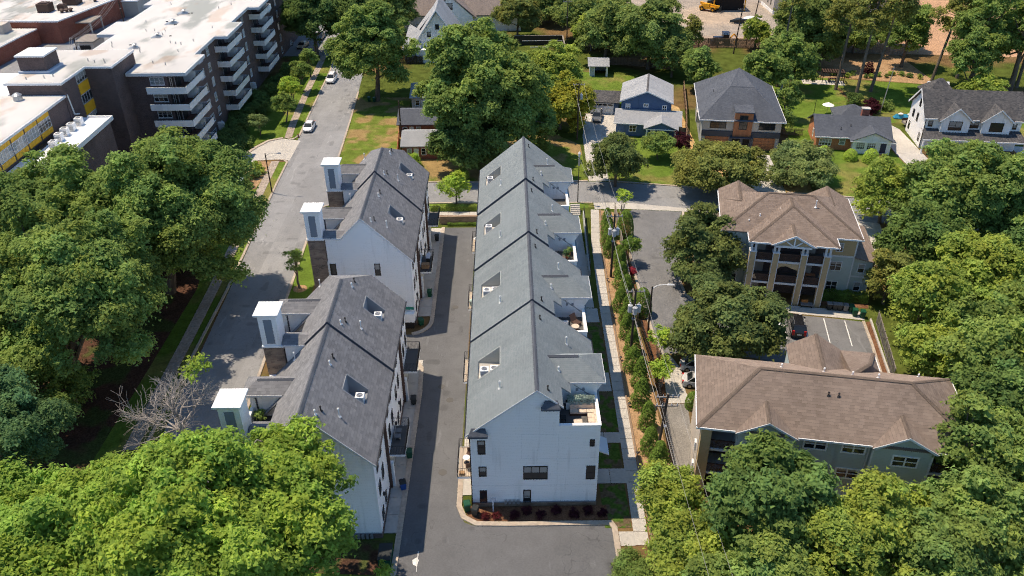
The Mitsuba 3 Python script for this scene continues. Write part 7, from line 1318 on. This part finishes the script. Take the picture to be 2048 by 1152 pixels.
shrub('blue green potted plant on the third roof terrace', 7.1, 86.6, .42, .8, 'blue', .12, z0=z+.35, nl=6); shrub('leafy potted plant in the corner of the third roof terrace', 7.4, 87.3, .35, .8, 'mid', .12, z0=z+.35, nl=6)
for i, (x, y) in enumerate(((7.1, 86.6), (7.4, 87.3), (6.5, 86.0))): solo('flower_pot', ['terracotta pot under the blue green terrace plant', 'terracotta pot in the corner of the third roof terrace', 'empty terracotta pot on the third roof terrace'][i], 'pot', MB().tube((x, y, z), (x, y, z+.4), .16, .24, 12), 'terracotta')
def cafe(x, y, z, tl, cl, ang, m, tm='white_paint'):
    t = thing('balcony_table', tl, 'table'); put(t, 'tabletop', MB().tube((x, y, z+.68), (x, y, z+.73), .36, n=16), tm); put(t, 'leg', MB().tube((x, y, z), (x, y, z+.68), .05, n=8).tube((x, y, z), (x, y, z+.04), .26, n=12), 'black_metal')
    for k, l in enumerate(cl):
        a = ang+k*2.6; fr = (x+.85*math.cos(a), y+.85*math.sin(a), z, a-PI/2); c_ = thing('balcony_chair', l, 'chair'); put(c_, 'seat', MB(fr).box(-.26, -.26, .4, .26, .26, .46), m); put(c_, 'backrest', MB(fr).box(-.26, .22, .46, .26, .28, .95), m)
        for s in (-1, 1):
            for q in (-1, 1): put(c_, 'leg', MB(fr).box(s*.22-.025, q*.22-.025, 0, s*.22+.025, q*.22+.025, .4), m)
cafe(-4.35, 58.1, 3.36, 'round white table on the tan balcony of the end townhouse', ('wooden chair beside the white table, towards the gable', 'wooden chair beside the white table, away from the gable'), -1.3, 'brown_rail')
cafe(-4.6, 101.4, 3.7, 'pale table on the balcony at the far end of the alley', ('dark chair beside the pale balcony table, towards the gable', 'dark chair beside the pale balcony table, towards the side street'), -1.2, 'plastic_dark')
solo('doormat_box', 'small brown crate in the corner of the tan balcony', 'crate', MB().box(-5.0, 56.4, 3.36, -4.5, 56.8, 3.6), 'cardboard'); solo('balcony_planter', 'pale pot with dark foliage on the third balcony of the long row', 'pot', MB().tube((-4.75, 85.5, 3.57), (-4.75, 85.5, 4.0), .2, .26, 10).sph((-4.75, 85.5, 4.2), .3, 1), 'mist_plant')
for i, y in enumerate((61.6, 62.4)):
    t = thing('balcony_chair', ['grey chair on the shaded balcony above the blue bin', 'second grey chair on the shaded balcony above the blue bin'][i], 'chair'); put(t, 'seat', MB().box(-11.7, y-.28, 3.7, -11.1, y+.28, 3.8), 'plastic_grey'); put(t, 'backrest', MB().box(-11.75, y-.28, 3.8, -11.68, y+.28, 4.25), 'plastic_grey'); put(t, 'leg', MB().box(-11.65, y-.24, 3.36, -11.6, y+.24, 3.7).box(-11.2, y-.24, 3.36, -11.15, y+.24, 3.7), 'plastic_grey')
t = thing('grill', 'covered grill with a blue white cover on the far alley balcony', 'grill'); put(t, 'body', MB().box(-11.3, 96.2, 3.6, -10.8, 97.4, 4.3), 'plastic_dark'); put(t, 'cover', MB().hull([(-11.35, 96.1, 4.3), (-10.75, 96.1, 4.3), (-11.35, 97.5, 4.3), (-10.75, 97.5, 4.3), (-11.2, 96.3, 4.65), (-10.9, 97.3, 4.65)]), 'sign_grey')
solo('storage_chest', 'brown chest at the end of the far alley balcony', 'chest', MB().box(-11.8, 94.5, 3.6, -10.8, 95.3, 4.2), 'cardboard')
t = thing('porch_table', 'wooden table on the first floor balcony of the columned apartment house', 'table'); fr = (37.4, 90.2, 0, RA); put(t, 'tabletop', MB(fr).box(1.2, 1.2, 3.9, 2.5, 1.8, 3.98), 'cedar'); put(t, 'leg', MB(fr).box(1.25, 1.25, 3.2, 1.35, 1.35, 3.9).box(2.35, 1.25, 3.2, 2.45, 1.35, 3.9), 'cedar')
t = thing('porch_bench', 'dark bench with an orange cushion on the ground floor porch', 'bench'); put(t, 'seat', MB(fr).box(1.1, -.6, .35, 2.6, .2, .5), 'plastic_grey'); put(t, 'cushion', MB(fr).box(1.2, .0, .5, 2.0, .2, .85), 'orange_cloth'); put(t, 'leg', MB(fr).box(1.15, -.55, 0, 1.25, .1, .35).box(2.45, -.55, 0, 2.55, .1, .35), 'plastic_dark')
# garden things
fr = (73.9, 181.6, 0, HA); t = thing('pergola', 'brown striped pergola over the patio at the back of the lawn', 'pergola')
for i in range(9): put(t, 'slat', MB(fr).box(-2.4+i*.55, -1.3, 2.45, -2.15+i*.55, 1.3, 2.55), 'brown_rail')
put(t, 'beam', MB(fr).box(-2.5, -1.1, 2.25, 2.5, -.95, 2.45).box(-2.5, .95, 2.25, 2.5, 1.1, 2.45), 'brown_rail')
for a in (-2.3, 2.3):
    for b in (-1.03, 1.03): put(t, 'post', MB(fr).box(a-.08, b-.08, 0, a+.08, b+.08, 2.25), 'brown_rail')
fr2 = (71.0, 181.4, 0, HA); sheet('patio', 'pale paved patio under the striped pergola', [Lw(fr2, -3.8, -1.8), Lw(fr2, 5.4, -1.8), Lw(fr2, 5.4, 1.4), Lw(fr2, -3.8, 1.4)], .03, 'concrete')
for i, (x, y) in enumerate(((68.4, 182.2), (69.6, 181.6), (70.4, 182.8))): t = thing('garden_chair', ['dark wooden garden chair at the end of the patio', 'dark wooden garden chair on the open patio', 'dark wooden garden chair nearest the pergola'][i], 'chair'); put(t, 'seat', MB().box(x-.35, y-.35, .35, x+.35, y+.35, .45), 'brown_rail'); put(t, 'backrest', MB().box(x-.35, y+.3, .45, x+.35, y+.38, 1.1), 'brown_rail'); put(t, 'leg', MB().box(x-.35, y-.35, 0, x-.27, y-.27, .35).box(x+.27, y-.35, 0, x+.35, y-.27, .35), 'brown_rail')
t = thing('garden_table', 'dark table under the striped pergola', 'table'); put(t, 'tabletop', MB().box(73.0, 181, .7, 75.0, 182, .8), 'brown_rail'); put(t, 'leg', MB().box(73.1, 181.1, 0, 73.25, 181.9, .7).box(74.75, 181.1, 0, 74.9, 181.9, .7), 'brown_rail')
t = thing('parasol', 'white parasol behind the bungalow', 'parasol'); put(t, 'canopy', MB().tube((65.8, 161, 1.9), (65.8, 161, 2.5), 1.2, .05, 10), 'cushion_white'); put(t, 'post', MB().tube((65.8, 161, 0), (65.8, 161, 2.0), .04, n=6), 'grey_metal')
t = thing('inflatable', 'bright blue and white inflatable beside the farmhouse driveway', 'inflatable'); put(t, 'body', MB().hull([(78.4, 157.6, .2), (82, 156.8, .2), (78.4, 158.6, .2), (82, 158.2, .2), (78.8, 158, 1.0), (81.6, 157.6, 1.0)]), 'pool_blue'); put(t, 'stripe', MB().sph((79.6, 157.8, 1.0), (.5, .4, .25)).sph((81.2, 157.5, 1.0), (.4, .3, .2)), 'white_paint')
t = thing('trailer', 'small grey trailer with wooden sides on the farmhouse driveway', 'trailer'); put(t, 'bed', MB().box(78.4, 152.6, .6, 80.8, 154.4, 1.0), 'grey_wood'); put(t, 'side', MB().box(78.4, 152.6, 1.0, 80.8, 152.7, 1.5).box(78.4, 154.3, 1.0, 80.8, 154.4, 1.5), 'brown_rail'); put(t, 'wheel', MB().tube((79.6, 152.4, .35), (79.6, 154.6, .35), .35, n=12), 'tyre')
t = thing('swing_gate', 'dark wooden gate across the driveway between the bungalow and the farmhouse', 'gate'); put(t, 'rail', MB().box(72.4, 152.2, .3, 74.4, 152.3, .4).box(72.4, 152.2, 1.0, 74.4, 152.3, 1.1), 'wood_fence'); put(t, 'post', MB().box(72.2, 152.1, 0, 72.4, 152.4, 1.5).box(74.4, 152.1, 0, 74.6, 152.4, 1.5), 'wood_fence')
